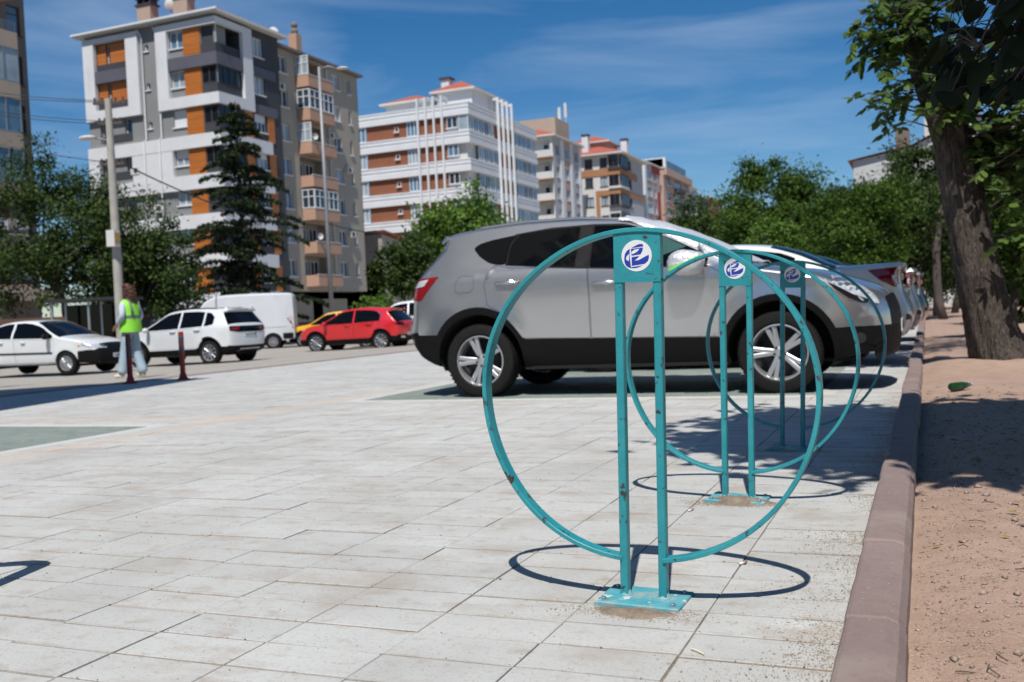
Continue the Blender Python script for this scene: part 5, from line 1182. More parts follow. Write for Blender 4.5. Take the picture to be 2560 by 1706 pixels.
        for sg in (-1, 1):
            e2 = shrink(E, .012); cnt = [(x-s.uc, sg*(s.Wd(x, z)-.022), z) for x, z in e2]
            Vi = [(x-s.uc, sg*(w-.02), z) for (x, z), w in zip(V2, Wv)]
            Ti = [t for t in T2 if in_poly(sum(V2[i][0] for i in t)/3, sum(V2[i][1] for i in t)/3, E) and not any(in_poly(sum(V2[i][0] for i in t)/3, sum(V2[i][1] for i in t)/3, a) for a in arches)]
            q.add(Vi, [tuple(t) for t in Ti])
            for uw in sp['wheels']:
                nn = 28; A = [(math.pi*1.12*k/nn)-math.pi*.06 for k in range(nn+1)]; V = []
                for a in A:
                    x = uw+sp['arch']*math.cos(a); z = sp['R']+sp['arch']*math.sin(a); V += [(x-s.uc, sg*(s.Wd(x, z)-.01), z), (x-s.uc, sg*.42, z)]
                q.add(V, [(2*k, 2*k+2, 2*k+3, 2*k+1) for k in range(nn)]); q.add([v for v in V[1::2]]+[(uw-s.uc, sg*.42, sp['R'])], [(k, k+1, nn+1) for k in range(nn)])
        zu = sp.get('zu', .27); q.box(sp['u0']+.35-s.uc, sp['u1']-.3-s.uc, -sp['hw']+.33, sp['hw']-.33, zu-.03, zu)
        q.box(sp['wheels'][0]+sp['arch']-s.uc, sp['wheels'][1]-sp['arch']-s.uc, -sp['hw']+.08, sp['hw']-.08, zu-.02, zu+.01)
        q.box(sp['wheels'][0]-.05-s.uc, sp['wheels'][0]+.05-s.uc, -.7, .7, sp['R']-.1, sp['R']-.02); q.box(sp['wheels'][1]-.05-s.uc, sp['wheels'][1]+.05-s.uc, -.7, .7, sp['R']-.1, sp['R']-.02)
        q.build('underbody', M['dark'], s.root)
        ty, rm, br = wheel_meshes(sp['R'], sp['rim'], sp.get('tw', .215), sp['style'])
        for uw in sp['wheels']:
            for sg in (-1, 1):
                w = empty('wheel', (uw-s.uc, sg*(sp['hw']-.115), sp['R'])); w.parent = s.root
                if sg > 0: w.rotation_euler = (0, 0, math.pi)
                obj('tyre', ty, w); obj('rim', rm, w); obj('brake', br, w)
    def decal(s, name, P, mat_, axis, sg, off=.004, h=.05, parent=None):
        V2, T2 = cdt([P], h, P); T = [t for t in T2 if in_poly(sum(V2[i][0] for i in t)/3, sum(V2[i][1] for i in t)/3, P)]; V3 = []
        for a, b_ in V2:
            if axis == 'y': o_ = Vector((a-s.uc, sg*3, b_)); d = Vector((0, -sg, 0))
            else: o_ = Vector((sg*6, a, b_)); d = Vector((-sg, 0, 0))
            hit = s.bvh.ray_cast(o_, d)
            V3.append(hit[0]+Vector(d)*-off if hit[0] else None)
        good = [v for v in V3 if v]
        if not good: return None
        for i, v in enumerate(V3):
            if v is None:
                tgt = V2[i]; j = min((k for k in range(len(V3)) if V3[k]), key=lambda k: (V2[k][0]-tgt[0])**2+(V2[k][1]-tgt[1])**2); w = V3[j]; V3[i] = Vector((tgt[0]-s.uc, w.y, tgt[1])) if axis == 'y' else Vector((w.x, tgt[0], tgt[1]))
        d = (0, -sg*.012, 0) if axis == 'y' else (-sg*.012, 0, 0)
        fl = (sg > 0) if axis == 'y' else (sg < 0)
        me = panel_mesh(name, [tuple(v) for v in V3], T, mat_, d, fl); return obj(name, me, parent or s.root)
    def rng(s, tg):
        L = [i for i in range(s.N) if s.seg[i] == tg]; return L[0], L[-1]+1
    def glassing(s, wm=None):
        if 'grille' in s.seg: a, b_ = s.rng('grille'); s.patch('grille', M['black_plastic'], a, b_+s.sp.get('ns', 3), -.46, .46, .004)
        for tg, nm in (('ws', 'windscreen'), ('rw', 'rear_window')):
            if tg in s.seg: a, b_ = s.rng(tg); s.patch(nm, wm or M['glass'], a, b_, -.80, .80, .004)
    def handle(s, u, z, sg, w=.2, name='handle', door=None):
        y = s.Wd(u, z); q = MB(); pts = [(u-s.uc-w/2, sg*(y+.004), z), (u-s.uc-w/2+.02, sg*(y+.028), z+.002), (u-s.uc+w/2-.02, sg*(y+.028), z-.002), (u-s.uc+w/2, sg*(y+.004), z-.004)]
        q.tube(pts, [.014, .017, .017, .014], 8); q.blob((u-s.uc+.01, sg*(y-.012), z), (.055, .016, .038), 10, 6)
        q.build(name, s.sp['paint'], door or s.root, True)
    def mirror(s, u, z, sg, mt=None):
        y = s.Wd(u, z); q = MB(); q.blob((u-s.uc, sg*(y+.13), z), (.07, .11, .075), 12, 8); q.build('mirror', mt or s.sp['paint'], s.root, True); q = MB(); q.bar((u-s.uc+.03, sg*(y-.02), z-.05), (u-s.uc+.02, sg*(y+.1), z-.04), .06, .03); q.build('mirror_arm', M['black_plastic'], s.root)
    def number_plate(s, z, end, text=None, w=.52, h=.11, y0=0):
        sg = 1 if end == 'f' else -1; hit = s.bvh.ray_cast(Vector((sg*6, y0, z)), Vector((-sg, 0, 0))); x = (hit[0].x if hit[0] else 0)+sg*.006
        p = empty('number_plate', (x, y0, z)); p.parent = s.root
        MB().box(-.004, .004, -w/2, w/2, -h/2, h/2).build('plate', M['plate'], p); MB().box(-.0055, .0055, sg*(w/2-.045)*-1-.022 if False else -w/2+(0 if sg < 0 else w-.045), -w/2+(.045 if sg < 0 else w), -h/2+.002, h/2-.002).build('band', M['plate_blue'], p)
        if text:
            q = MB(); yy = -w/2+.075; rr2 = random.Random(text)      # characters too far off to read: dark strokes
            while yy < w/2-.05:
                q.box(sg*.0045, sg*.0055, yy, yy+rr2.uniform(.006, .03), -h*.3, h*.3*rr2.choice((1, 1, .2))); yy += rr2.uniform(.035, .06)
            q.build('characters', M['black_plastic'], p)

# ---- silver SUV
b_, k_ = 'body', 'clad'
SUVQ = dict(uc=2.15, u0=-.125, u1=4.435, uf=3.55, ur=.55, tf=.13, tr=.07, hw=.885, zb=1.12, zt=1.60, tumble=.215, wheels=(.755, 3.50), R=.345, arch=.435, rim=.242, style='double5', paint=M['silver'], ns=4, tw=.225, outline=[
 (.28, .27, .06, k_), (.06, .34, .12, k_), (-.07, .46, .20, k_), (-.122, .60, .22, b_), (-.115, .70, .22, b_), (-.075, .80, .20, b_), (-.05, .93, .18, b_), (-.02, 1.06, .17, b_), (.03, 1.16, .16, 'rw'), (.14, 1.305, .15, 'rw'), (.29, 1.455, .13, b_), (.27, 1.545, .10, b_), (.42, 1.60, .07, b_), (.76, 1.632, .055, b_), (1.12, 1.652, .055, b_), (1.6, 1.648, .055, b_), (2.05, 1.618, .06, b_), (2.27, 1.578, .07, 'ws'), (2.65, 1.442, .09, 'ws'), (3.16, 1.185, .09, 'ws'), (3.28, 1.125, .07, b_), (3.55, 1.075, .07, b_), (3.82, 1.035, .09, b_), (4.05, .965, .14, b_), (4.26, .885, .22, b_), (4.375, .80, .28, 'grille'), (4.425, .68, .30, b_), (4.44, .54, .30, k_), (4.43, .40, .28, k_), (4.40, .29, .22, k_), (4.25, .24, .10, 'under'), (3.9, .235, .04, 'under'), (2.2, .25, .03, 'under'), (.6, .26, .03, 'under')],
 regions=[
 ('quarter_glass', rpoly([(.68, 1.41), (.74, 1.452), (.86, 1.48), (1.125, 1.516), (1.055, 1.43), (1.035, 1.232), (.95, 1.234), (.865, 1.257), (.755, 1.326)], .03), M['glass'], .004, -.004),
 ('rear_door_glass', rpoly([(1.15, 1.518), (1.45, 1.537), (1.74, 1.542), (1.722, 1.170), (1.052, 1.222), (1.064, 1.40), (1.10, 1.464)], .012), M['glass'], .003, -.004),
 ('pillar_trim', [(1.752, 1.543), (1.864, 1.541), (1.856, 1.158), (1.733, 1.168)], M['black_plastic'], .002, -.001),
 ('green_reflection', [(2.46, 1.425), (2.735, 1.287), (2.45, 1.20)], M['glass_reflection'], .0, -.004),  # patch of painted reflection on the front door glass
 ('front_door_glass', rpoly([(1.875, 1.541), (2.10, 1.527), (2.29, 1.507), (2.50, 1.438), (2.80, 1.262), (2.90, 1.17), (2.90, 1.105), (2.5, 1.130), (2.09, 1.141), (1.867, 1.157)], .015), M['glass'], .003, -.004),
 ('window_trim', [(1.03, 1.225), (1.045, 1.43), (1.10, 1.52), (1.45, 1.555), (1.87, 1.557), (2.11, 1.543), (2.30, 1.522), (2.51, 1.452), (2.82, 1.27), (2.93, 1.17), (2.93, 1.095), (2.5, 1.118), (2.09, 1.128), (1.70, 1.155)], M['black_plastic'], 0, -.002),
 ('side_cladding', [(1.15, .538), (1.85, .518), (3.08, .488), (3.10, .20), (1.15, .20)], M['clad'], .0, .014),
 ('rear_door', rpoly([(.925, 1.236), (1.07, 1.205), (1.848, 1.152), (1.858, .885), (1.85, .522), (1.20, .541), (1.115, .66), (.99, .795), (.865, .86), (.835, 1.05), (.858, 1.155)], .02), M['silver'], .0042, 0),
 ('front_door', rpoly([(1.856, 1.150), (2.12, 1.133), (2.55, 1.118), (2.95, 1.10), (3.034, 1.05), (3.03, .81), (3.005, .495), (1.856, .521), (1.866, .885)], .02), M['silver'], .0042, 0),
 ('fuel_lid', rpoly([(.53, .99), (.545, 1.115), (.60, 1.15), (.725, 1.145), (.737, 1.10), (.72, 1.01), (.67, .985)], .04), M['silver'], .003, 0),
 ('arch_trim', circ(.755, .345, .505, 44), M['clad'], 0, .012), ('arch_trim', circ(3.50, .345, .492, 44), M['clad'], 0, .012),
 ('bumper_side', [(-.4, .615), (.40, .60), (.40, .1), (-.4, .1)], M['clad'], 0, .002), ('bumper_side', [(3.85, .53), (4.05, .535), (4.25, .54), (4.8, .545), (4.8, .05), (3.8, .05)], M['clad'], 0, .002)])
car = Car('parked_car', 'silver SUV with black cladding parked nose to the kerb behind the bike racks', SUVQ, (-4.65+2.15, 9.40, 0), 0, res=.06)
car.glassing()
for sg in (-1, 1):
    car.handle(1.075, 1.062, sg, .23, door=car.side_parts[('rear_door', sg)]); car.handle(2.02, 1.012, sg, .23, door=car.side_parts[('front_door', sg)])
    o = car.decal('tail_lamp', rpoly([(.00, .945), (.05, 1.13), (.14, 1.150), (.36, 1.162), (.29, 1.085), (.16, .935)], .02), M['red_lens'], 'y', sg, .006)
    car.decal('indicator_lens', rpoly([(.075, 1.06), (.085, 1.12), (.25, 1.14), (.20, 1.075)], .01), M['clear_lens'], 'y', sg, .009, parent=o)
    o = car.decal('headlamp', rpoly([(3.865, .925), (3.94, .975), (4.03, .95), (4.165, .866), (4.262, .79), (4.30, .712), (4.11, .757), (3.962, .838)], .02), M['clear_lens'], 'y', sg, .008)
    car.decal('lamp_bezel', rpoly([(3.90, .915), (3.97, .88), (4.10, .80), (4.24, .745), (4.20, .73), (4.07, .768), (3.96, .85)], .01), M['black_plastic'], 'y', sg, .0105, parent=o)
    q = MB(); q.lathe([(0, -.012), (.03, -.012), (.036, 0)], 14, 'y', (4.19-2.15, sg*.75, .79)); 
    car.decal('fog_lamp', circ(4.14, .44, .045, 16), M['rim_dark'], 'y', sg, .006)
    car.decal('side_repeater', rpoly([(3.13, .93), (3.17, .935), (3.17, .955), (3.13, .95)], .004), M['clear_lens'], 'y', sg, .006)
    q = MB(); q.tube([(u_-2.15, sg*(car.Wd(u_, 1.56)-.035), z_) for u_, z_ in ((.62, 1.575), (.75, 1.612), (1.2, 1.635), (1.7, 1.628), (2.1, 1.588), (2.2, 1.555))], .012, 6); q.build('roof_rail', M['silver'], car.root, True)
    car.mirror(2.80, 1.13, sg, M['black_plastic'])
    car.decal('reflector', rpoly([(-.02, .52), (.0, .57), (.03, .57), (.03, .52)], .004), M['red_lens'], 'y', sg, .006)
car.decal('tail_lamp_inner', rpoly([(-.86, .95), (-.86, 1.13), (-.52, 1.10), (-.56, 1.0)], .02), M['red_lens'], 'x', -1, .006); car.decal('tail_lamp_inner', rpoly([(.86, .95), (.86, 1.13), (.52, 1.10), (.56, 1.0)], .02), M['red_lens'], 'x', -1, .006)
car.number_plate(.52, 'f', '42 ANV 52'); car.number_plate(.86, 'r', '42 ANV 52')
q = MB(); q.tube([(.72-2.15, 0, 1.63), (.52-2.15, 0, 1.78)], [.006, .003], 6); q.build('antenna', M['black_plastic'], car.root)
# foil cover over the windscreen with mirror pockets (a thing laid on the car)
cov = empty('windscreen_cover', car.root.location); tag(cov, 'silver foil windscreen cover with lime striped mirror pockets on the silver SUV', 'car cover')
a, b2 = car.rng('ws'); rr_ = random.Random(5)
ph = [rr_.uniform(0, 6) for _ in range(6)]
def wav(u_, v_): return Vector((0, 0, .012*math.sin(u_*9+ph[0]+3*v_)*math.sin(v_*17+ph[1])+.006*math.sin(u_*23+v_*31+ph[2])))
o = car.patch('foil_sheet', M['foil'], a-3, b2, -.965, .965, .022, 30, True, wav); o.parent = cov
for sg in (-1, 1):
    y0 = car.Wd(2.8, 1.13); q = MB(); V = []; n_, m_ = 22, 12
    for i in range(m_+1):
        t = math.pi*i/m_
        for k in range(n_):
            a_ = 2*math.pi*k/n_; sx = math.copysign(abs(math.cos(a_))**.7, math.cos(a_))*math.sin(t)**.7; sz = math.copysign(abs(math.sin(a_))**.7, math.sin(a_))*math.sin(t)**.7
            wr = 1+.035*math.sin(5*a_+3*t)+.025*math.sin(9*t+2*a_)
            V.append((2.775-2.15+.155*sx*wr+.03*sz, sg*(y0+.13-.12*math.cos(t)), 1.135+.105*sz*wr-.02*sx))
    F = [(i*n_+k, (i+1)*n_+k, (i+1)*n_+(k+1) % n_, i*n_+(k+1) % n_) for i in range(m_) for k in range(n_)]
    q.add(V, F); o = q.build('mirror_pocket', M['foil'], cov, True)
    q = MB(); P = []
    for k in range(13):
        t = k/12; x = 2.640-2.15+.275*t; z = 1.085+.10*t-.045*math.sin(t*math.pi)*.3
        yy = sg*(y0+.13+.118*(1-abs(2*t-1)**3*.32)+.008); P += [(x, yy, z-.013), (x, yy, z+.013)]
    q.add(P, [(2*k, 2*k+2, 2*k+3, 2*k+1) for k in range(12)]); q.build('lime_stripe', M['lime'], o)
    q = MB(); q.bar((2.93-2.15, sg*(y0+.02), 1.20), (2.86-2.15, sg*(y0-.05), 1.33), .035, .02); q.build('strap', M['foil'], cov)

# ---- generic specs
def car_spec(outline, L, hw, zb, zt, tumble, wheels, Rw, arch, rim, style, paint_, belt, wtop, clad=False, doors=None, sup=2.5, glass=None, ns=3, cladz=.45, archtrim=True):
    """belt / wtop: lists of (u,z) for the lower and upper window line; doors: u of the seams"""
    G = glass or M['glass']; regs = []
    for (p0, p1) in zip(doors['win'][:-1], doors['win'][1:]):
        a0, a1 = p0+.03, p1-.03
        zi = lambda L_, u: float(np.interp(u, [q[0] for q in L_], [q[1] for q in L_]))
        us = list(np.linspace(a0, a1, 6)); P = [(u, zi(wtop, u)) for u in us]+[(u, zi(belt, u)) for u in us[::-1]]
        regs.append(('side_glass', P, G, .002, -.003))
    if clad:
        regs.append(('side_cladding', [(wheels[0]+arch*.9, cladz), (wheels[1]-arch*.9, cladz-.02), (wheels[1]-arch*.9, .05), (wheels[0]+arch*.9, .05)], M['clad'], 0, .008))
    zi = lambda L_, u: float(np.interp(u, [q[0] for q in L_], [q[1] for q in L_]))
    for p0, p1 in zip(doors['seam'][:-1], doors['seam'][1:]):
        P = [(u, zi(belt, u)-.03) for u in np.linspace(p0, p1, 4)]+[(p1, cladz+.02), (p0, cladz+.02)]
        regs.append(('door', P, paint_, .005, 0))
    if archtrim and clad:
        for uw in wheels: regs.append(('arch_trim', circ(uw, Rw, arch+.055, 36), M['clad'], 0, .008))
    if clad: regs += [('bumper_side', [(-.4, cladz+.03), (wheels[0]-arch*.8, cladz+.05), (wheels[0]-arch*.8, 0), (-.4, 0)], M['clad'], 0, .002), ('bumper_side', [(L+.4, cladz+.02), (wheels[1]+arch*.8, cladz+.03), (wheels[1]+arch*.8, 0), (L+.4, 0)], M['clad'], 0, .002)]
    return dict(uc=L/2, u0=0, u1=L, uf=L-.85, ur=.6, tf=.13, tr=.08, hw=hw, zb=zb, zt=zt, tumble=tumble, wheels=wheels, R=Rw, arch=arch, rim=rim, style=style, paint=paint_, ns=ns, sup=sup, outline=outline, regions=regs)
c_ = k_
TC = [(.25, .28, .06, c_), (.05, .36, .12, c_), (0, .50, .18, b_), (.0, .72, .16, b_), (.02, .98, .14, b_), (.08, 1.13, .13, 'rw'), (.30, 1.45, .12, b_), (.24, 1.52, .08, b_), (.5, 1.565, .06, b_), (1.0, 1.60, .055, b_), (1.6, 1.595, .055, b_), (2.1, 1.555, .06, b_), (2.34, 1.49, .07, 'ws'), (2.7, 1.29, .09, 'ws'), (3.05, 1.08, .08, b_), (3.25, 1.03, .08, b_), (3.65, .98, .12, b_), (3.92, .90, .2, b_), (4.04, .80, .26, 'grille'), (4.09, .62, .28, b_), (4.11, .48, .26, c_), (4.06, .29, .18, c_), (3.85, .24, .08, 'under'), (2, .24, .03, 'under'), (.6, .25, .03, 'under')]
TCB = [(.35, 1.17), (.8, 1.08), (2.0, 1.03), (3.1, 1.0)]; TCT = [(.5, 1.22), (.75, 1.44), (1.2, 1.50), (1.9, 1.50), (2.3, 1.43), (2.75, 1.19), (3.0, 1.05)]
TCS = car_spec(TC, 4.11, .88, 1.05, 1.58, .22, (.78, 3.33), .335, .40, .235, 'ten', M['white_paint'], TCB, TCT, True, dict(win=(.58, .95, 1.78, 2.95), seam=(.98, 1.78, 2.88)))
def yaw_at(px, D, th, front_left_away=True):
    """heading of a car seen at column px whose length lies th off the picture plane, nose to the left and away"""
    v = at_depth(px, 800, 1.0); v = Vector((v.x, v.y)).normalized(); r_ = Vector((v.y, -v.x)); h = -math.cos(R(th))*r_+math.sin(R(th))*v
    return math.atan2(h.y, h.x)
def place(px, D): p = at_depth(px, 800, D); return (p.x, p.y, road_z(p.x))
x, y, z = place(478, 29.0)
car = Car('parked_car', 'white SUV with black rear light bar parked in front of the white van', TCS, (x, y, -.235), yaw_at(478, 29, 40))
car.glassing()
car.decal('light_bar', rpoly([(-.80, .92), (-.78, 1.05), (.78, 1.05), (.80, .92), (.5, .88), (-.5, .88)], .02), M['glass'], 'x', -1, .008)
for sg in (-1, 1):
    car.decal('tail_lamp', rpoly([(sg*.45, .93), (sg*.45, 1.02), (sg*.74, 1.02), (sg*.74, .93)], .02), M['red_lens'], 'x', -1, .014); car.handle(1.15, .98, sg, .2); car.handle(2.0, .96, sg, .2); car.mirror(2.85, 1.03, sg); car.decal('headlamp', rpoly([(3.72, .85), (3.75, .93), (3.95, .88), (4.02, .78)], .02), M['clear_lens'], 'y', sg, .006)
    q = MB(); q.tube([(u_-car.uc, sg*(car.Wd(u_, 1.5)-.03), z_) for u_, z_ in ((.55, 1.52), (.8, 1.575), (1.6, 1.59), (2.1, 1.54))], .014, 6); q.build('roof_rail', M['black_plastic'], car.root, True)
car.decal('skid_plate', rpoly([(-.5, .33), (-.44, .42), (.44, .42), (.5, .33), (.42, .33), (.38, .385), (-.38, .385), (-.42, .33)], .01), M['steel'], 'x', -1, .012)
car.number_plate(.80, 'r', '42 BJL 09')

TR = [(.25, .28, .06, c_), (.05, .36, .12, c_), (0, .52, .18, b_), (.0, .70, .18, b_), (.02, .90, .16, b_), (.08, 1.03, .15, 'rw'), (.48, 1.40, .12, b_), (.42, 1.45, .08, b_), (.7, 1.51, .06, b_), (1.2, 1.56, .055, b_), (1.7, 1.565, .055, b_), (2.2, 1.52, .06, b_), (2.42, 1.46, .07, 'ws'), (2.8, 1.26, .09, 'ws'), (3.18, 1.06, .08, b_), (3.4, 1.01, .08, b_), (3.8, .95, .12, b_), (4.06, .86, .2, b_), (4.17, .76, .26, 'grille'), (4.21, .60, .28, b_), (4.23, .46, .26, c_), (4.18, .29, .18, c_), (3.95, .24, .08, 'under'), (2, .24, .03, 'under'), (.6, .25, .03, 'under')]
TRB = [(.35, 1.15), (.8, 1.05), (2.0, 1.0), (3.2, .98)]; TRT = [(.6, 1.18), (.95, 1.40), (1.3, 1.46), (1.9, 1.475), (2.4, 1.41), (2.85, 1.18), (3.1, 1.04)]
TRS = car_spec(TR, 4.23, .905, 1.03, 1.56, .23, (.80, 3.39), .335, .395, .245, 'ten', M['red_paint'], TRB, TRT, True, dict(win=(.78, 1.85, 3.02), seam=(1.05, 1.85, 2.98)))
x, y, z = place(893, 37.0)
car = Car('parked_car', 'red SUV with black wheel arches parked beside the white van', TRS, (x, y, -.29), yaw_at(893, 37, 26))
car.glassing()
for sg in (-1, 1):
    car.decal('tail_lamp', rpoly([(sg*.48, .86), (sg*.50, .98), (sg*.86, .98), (sg*.86, .88)], .02), M['glass'], 'x', -1, .008); car.decal('tail_lamp_side', rpoly([(.03, .86), (.03, .97), (.28, .96), (.2, .88)], .02), M['red_lens'], 'y', sg, .006); car.handle(1.25, .95, sg, .2); car.handle(2.1, .93, sg, .2); car.mirror(2.95, 1.02, sg); car.decal('headlamp', rpoly([(3.8, .82), (3.85, .9), (4.08, .84), (4.14, .75)], .02), M['clear_lens'], 'y', sg, .006)
    car.decal('window_chrome', [(.66, 1.16), (.95, 1.42), (.97, 1.40), (.69, 1.15)], M['chrome'], 'y', sg, .004)
    car.decal('exhaust_trim', rpoly([(sg*.45, .40), (sg*.45, .46), (sg*.7, .48), (sg*.72, .42)], .01), M['chrome'], 'x', -1, .012)
car.number_plate(.55, 'r', '42 KD 611')

SD = [(.2, .30, .05, b_), (.03, .36, .1, b_), (0, .50, .15, b_), (.02, .70, .14, b_), (.04, .88, .12, b_), (.08, .985, .10, b_), (.25, 1.02, .08, b_), (.60, 1.04, .08, 'rw'), (.85, 1.22, .10, 'rw'), (1.12, 1.355, .08, b_), (1.5, 1.41, .055, b_), (1.95, 1.42, .055, b_), (2.3, 1.375, .06, 'ws'), (2.7, 1.18, .09, 'ws'), (3.05, .99, .08, b_), (3.3, .94, .08, b_), (3.7, .865, .1, b_), (3.98, .77, .17, 'grille'), (4.08, .68, .22, c_), (4.15, .55, .24, c_), (4.16, .38, .22, c_), (4.10, .25, .12, c_), (3.9, .22, .06, 'under'), (2, .22, .03, 'under'), (.6, .24, .03, 'under')]
SDB = [(.7, 1.0), (1.2, .965), (2.0, .945), (3.1, .92)]; SDT = [(.8, 1.08), (1.05, 1.26), (1.4, 1.335), (1.9, 1.345), (2.25, 1.30), (2.7, 1.10), (2.95, .97)]
SDS = car_spec(SD, 4.17, .83, .96, 1.42, .20, (.75, 3.19), .288, .335, .19, 'cover', M['white_paint'], SDB, SDT, False, dict(win=(1.0, 1.62, 2.86), seam=(.98, 1.66, 2.86)), cladz=.3)
v = at_depth(105, 800, 1); v2 = Vector((v.x, v.y)).normalized(); r2 = Vector((v2.y, -v2.x)); h2 = math.cos(R(40))*r2-math.sin(R(40))*v2
x, y, z = place(122, 26.0)
car = Car('parked_car', 'older white saloon with black front bumper parked facing the plaza', SDS, (x, y, -.215), math.atan2(h2.y, h2.x))
car.glassing()
for sg in (-1, 1):
    car.decal('headlamp', rpoly([(3.62, .72), (3.66, .82), (3.95, .76), (4.05, .68), (4.03, .63)], .02), M['clear_lens'], 'y', sg, .006); car.decal('headlamp_front', rpoly([(sg*.38, .64), (sg*.38, .74), (sg*.74, .74), (sg*.76, .64)], .02), M['clear_lens'], 'x', 1, .006)
    car.decal('rub_strip', rpoly([(1.15, .56), (1.15, .60), (2.8, .58), (2.8, .54)], .01), M['black_plastic'], 'y', sg, .012); car.handle(1.28, .87, sg, .13, door=None); car.handle(1.95, .85, sg, .13); car.mirror(2.72, .98, sg, M['black_plastic']); car.decal('indicator', rpoly([(3.55, .69), (3.55, .73), (3.61, .73), (3.61, .69)], .005), mat('amber', (.7, .25, .02), .2, var=0), 'y', sg, .006)
    car.decal('bumper_end', rpoly([(3.52, .32), (3.54, .58), (3.8, .60), (4.2, .6), (4.2, .2), (3.6, .2)], .02), M['black_plastic'], 'y', sg, .008)
car.number_plate(.44, 'f', '42 Z 8815')

M['van_paint'] = layered('van_paint', (.56, .575, .59), [((.50, .51, .52), 1.2, .4, .7, .7), ((.40, .39, .37), 2.5, .58, .75, .5, (1, 1, .3))], rough=.45)
VN = [(.12, .42, .04, b_), (0, .55, .06, b_), (0, 1.3, .06, b_), (.02, 2.2, .08, b_), (.08, 2.45, .10, b_), (.3, 2.54, .10, b_), (1.5, 2.57, .10, b_), (3.0, 2.55, .10, b_), (3.6, 2.47, .12, b_), (4.05, 2.22, .14, 'ws'), (4.45, 1.75, .14, 'ws'), (4.8, 1.32, .12, b_), (5.0, 1.22, .12, b_), (5.35, 1.02, .2, b_), (5.46, .85, .26, 'grille'), (5.5, .62, .26, c_), (5.48, .40, .2, c_), (5.3, .30, .08, 'under'), (3, .32, .03, 'under'), (.6, .36, .03, 'under')]
VS = car_spec(VN, 5.5, 1.0, 1.2, 2.5, .14, (1.0, 4.45), .34, .41, .21, 'cover', M['van_paint'], [(3.4, 1.35), (5, 1.2)], [(3.4, 1.95), (4.2, 1.92), (4.75, 1.4), (5, 1.25)], False, dict(win=(3.55, 4.7), seam=(3.3, 4.75)), cladz=.5)
VS['concave'] = .6; VS['uf'] = 4.6
x, y, z = place(588, 45.5)
car = Car('panel_van', 'white high roofed panel van parked behind the white SUV', VS, (x, y, -.30), yaw_at(588, 45, 8), 'van', res=.18)
car.glassing()
for sg in (-1, 1):
    car.decal('pressed_panel', rpoly([(.35, 1.0), (.35, 2.05), (1.95, 2.05), (1.95, 1.0)], .12), M['van_paint'], 'y', sg, .014, .2); car.decal('pressed_panel', rpoly([(2.1, 1.0), (2.1, 2.05), (3.2, 2.05), (3.2, 1.0)], .12), M['van_paint'], 'y', sg, .014, .2); car.decal('sill_trim', rpoly([(.1, .45), (.1, .72), (.55, .72), (.55, .45)], .03), M['black_plastic'], 'y', sg, .012, .2); car.decal('tail_lamp', rpoly([(sg*.84, .9), (sg*.84, 1.5), (sg*.95, 1.5), (sg*.95, .9)], .02), M['red_lens'], 'x', -1, .006); car.mirror(4.55, 1.5, sg, M['black_plastic'])

# yellow car behind the red SUV, white pickup-like SUV behind the silver one
TCY = dict(TCS); TCY['paint'] = M['yellow_paint']; TCY['regions'] = [(n_, P, (M['yellow_paint'] if m_ is M['white_paint'] else m_), g_, o_) for n_, P, m_, g_, o_ in TCS['regions']]
x, y, z = place(835, 46)
car = Car('parked_car', 'yellow car mostly hidden behind the red SUV', TCY, (x, y, -.3), yaw_at(835, 46, 12), res=.2); car.glassing()
for sg in (-1, 1): car.decal('headlamp', rpoly([(3.72, .85), (3.75, .93), (3.95, .88), (4.02, .78)], .02), M['clear_lens'], 'y', sg, .006)
x, y, z = place(1012, 40)
car = Car('parked_car', 'white SUV half hidden behind the tail of the silver SUV', TCS, (x, y, -.3), yaw_at(1012, 40, 10), res=.2); car.root.scale = (1.1, 1.1, 1.14); car.glassing()
for sg in (-1, 1): car.handle(1.15, .98, sg, .2); car.mirror(2.85, 1.03, sg)

# cars in the bays beyond the silver one, tails over the kerb
CO = [(.22, .27, .08, b_), (.07, .33, .12, b_), (.005, .46, .14, b_), (-.02, .58, .14, b_), (.015, .70, .13, b_), (.06, .83, .12, b_), (.08, .98, .11, b_), (.065, 1.08, .10, b_), (.045, 1.135, .07, b_), (.12, 1.155, .06, b_), (.45, 1.155, .06, b_), (.78, 1.16, .09, 'rw'), (1.15, 1.34, .10, 'rw'), (1.5, 1.445, .08, b_), (1.9, 1.485, .06, b_), (2.3, 1.48, .06, b_), (2.65, 1.42, .06, 'ws'), (3.05, 1.24, .09, 'ws'), (3.5, 1.02, .08, b_), (3.75, .97, .09, b_), (4.15, .88, .16, b_), (4.40, .74, .24, 'grille'), (4.5, .58, .28, b_), (4.53, .40, .26, b_), (4.45, .24, .14, b_), (4.2, .20, .06, 'under'), (2, .21, .03, 'under'), (.6, .22, .03, 'under')]
COB = [(.8, 1.05), (1.4, 1.0), (2.3, .97), (3.5, .94)]; COT = [(1.0, 1.14), (1.35, 1.32), (1.8, 1.40), (2.3, 1.40), (2.65, 1.34), (3.1, 1.12), (3.4, 1.0)]
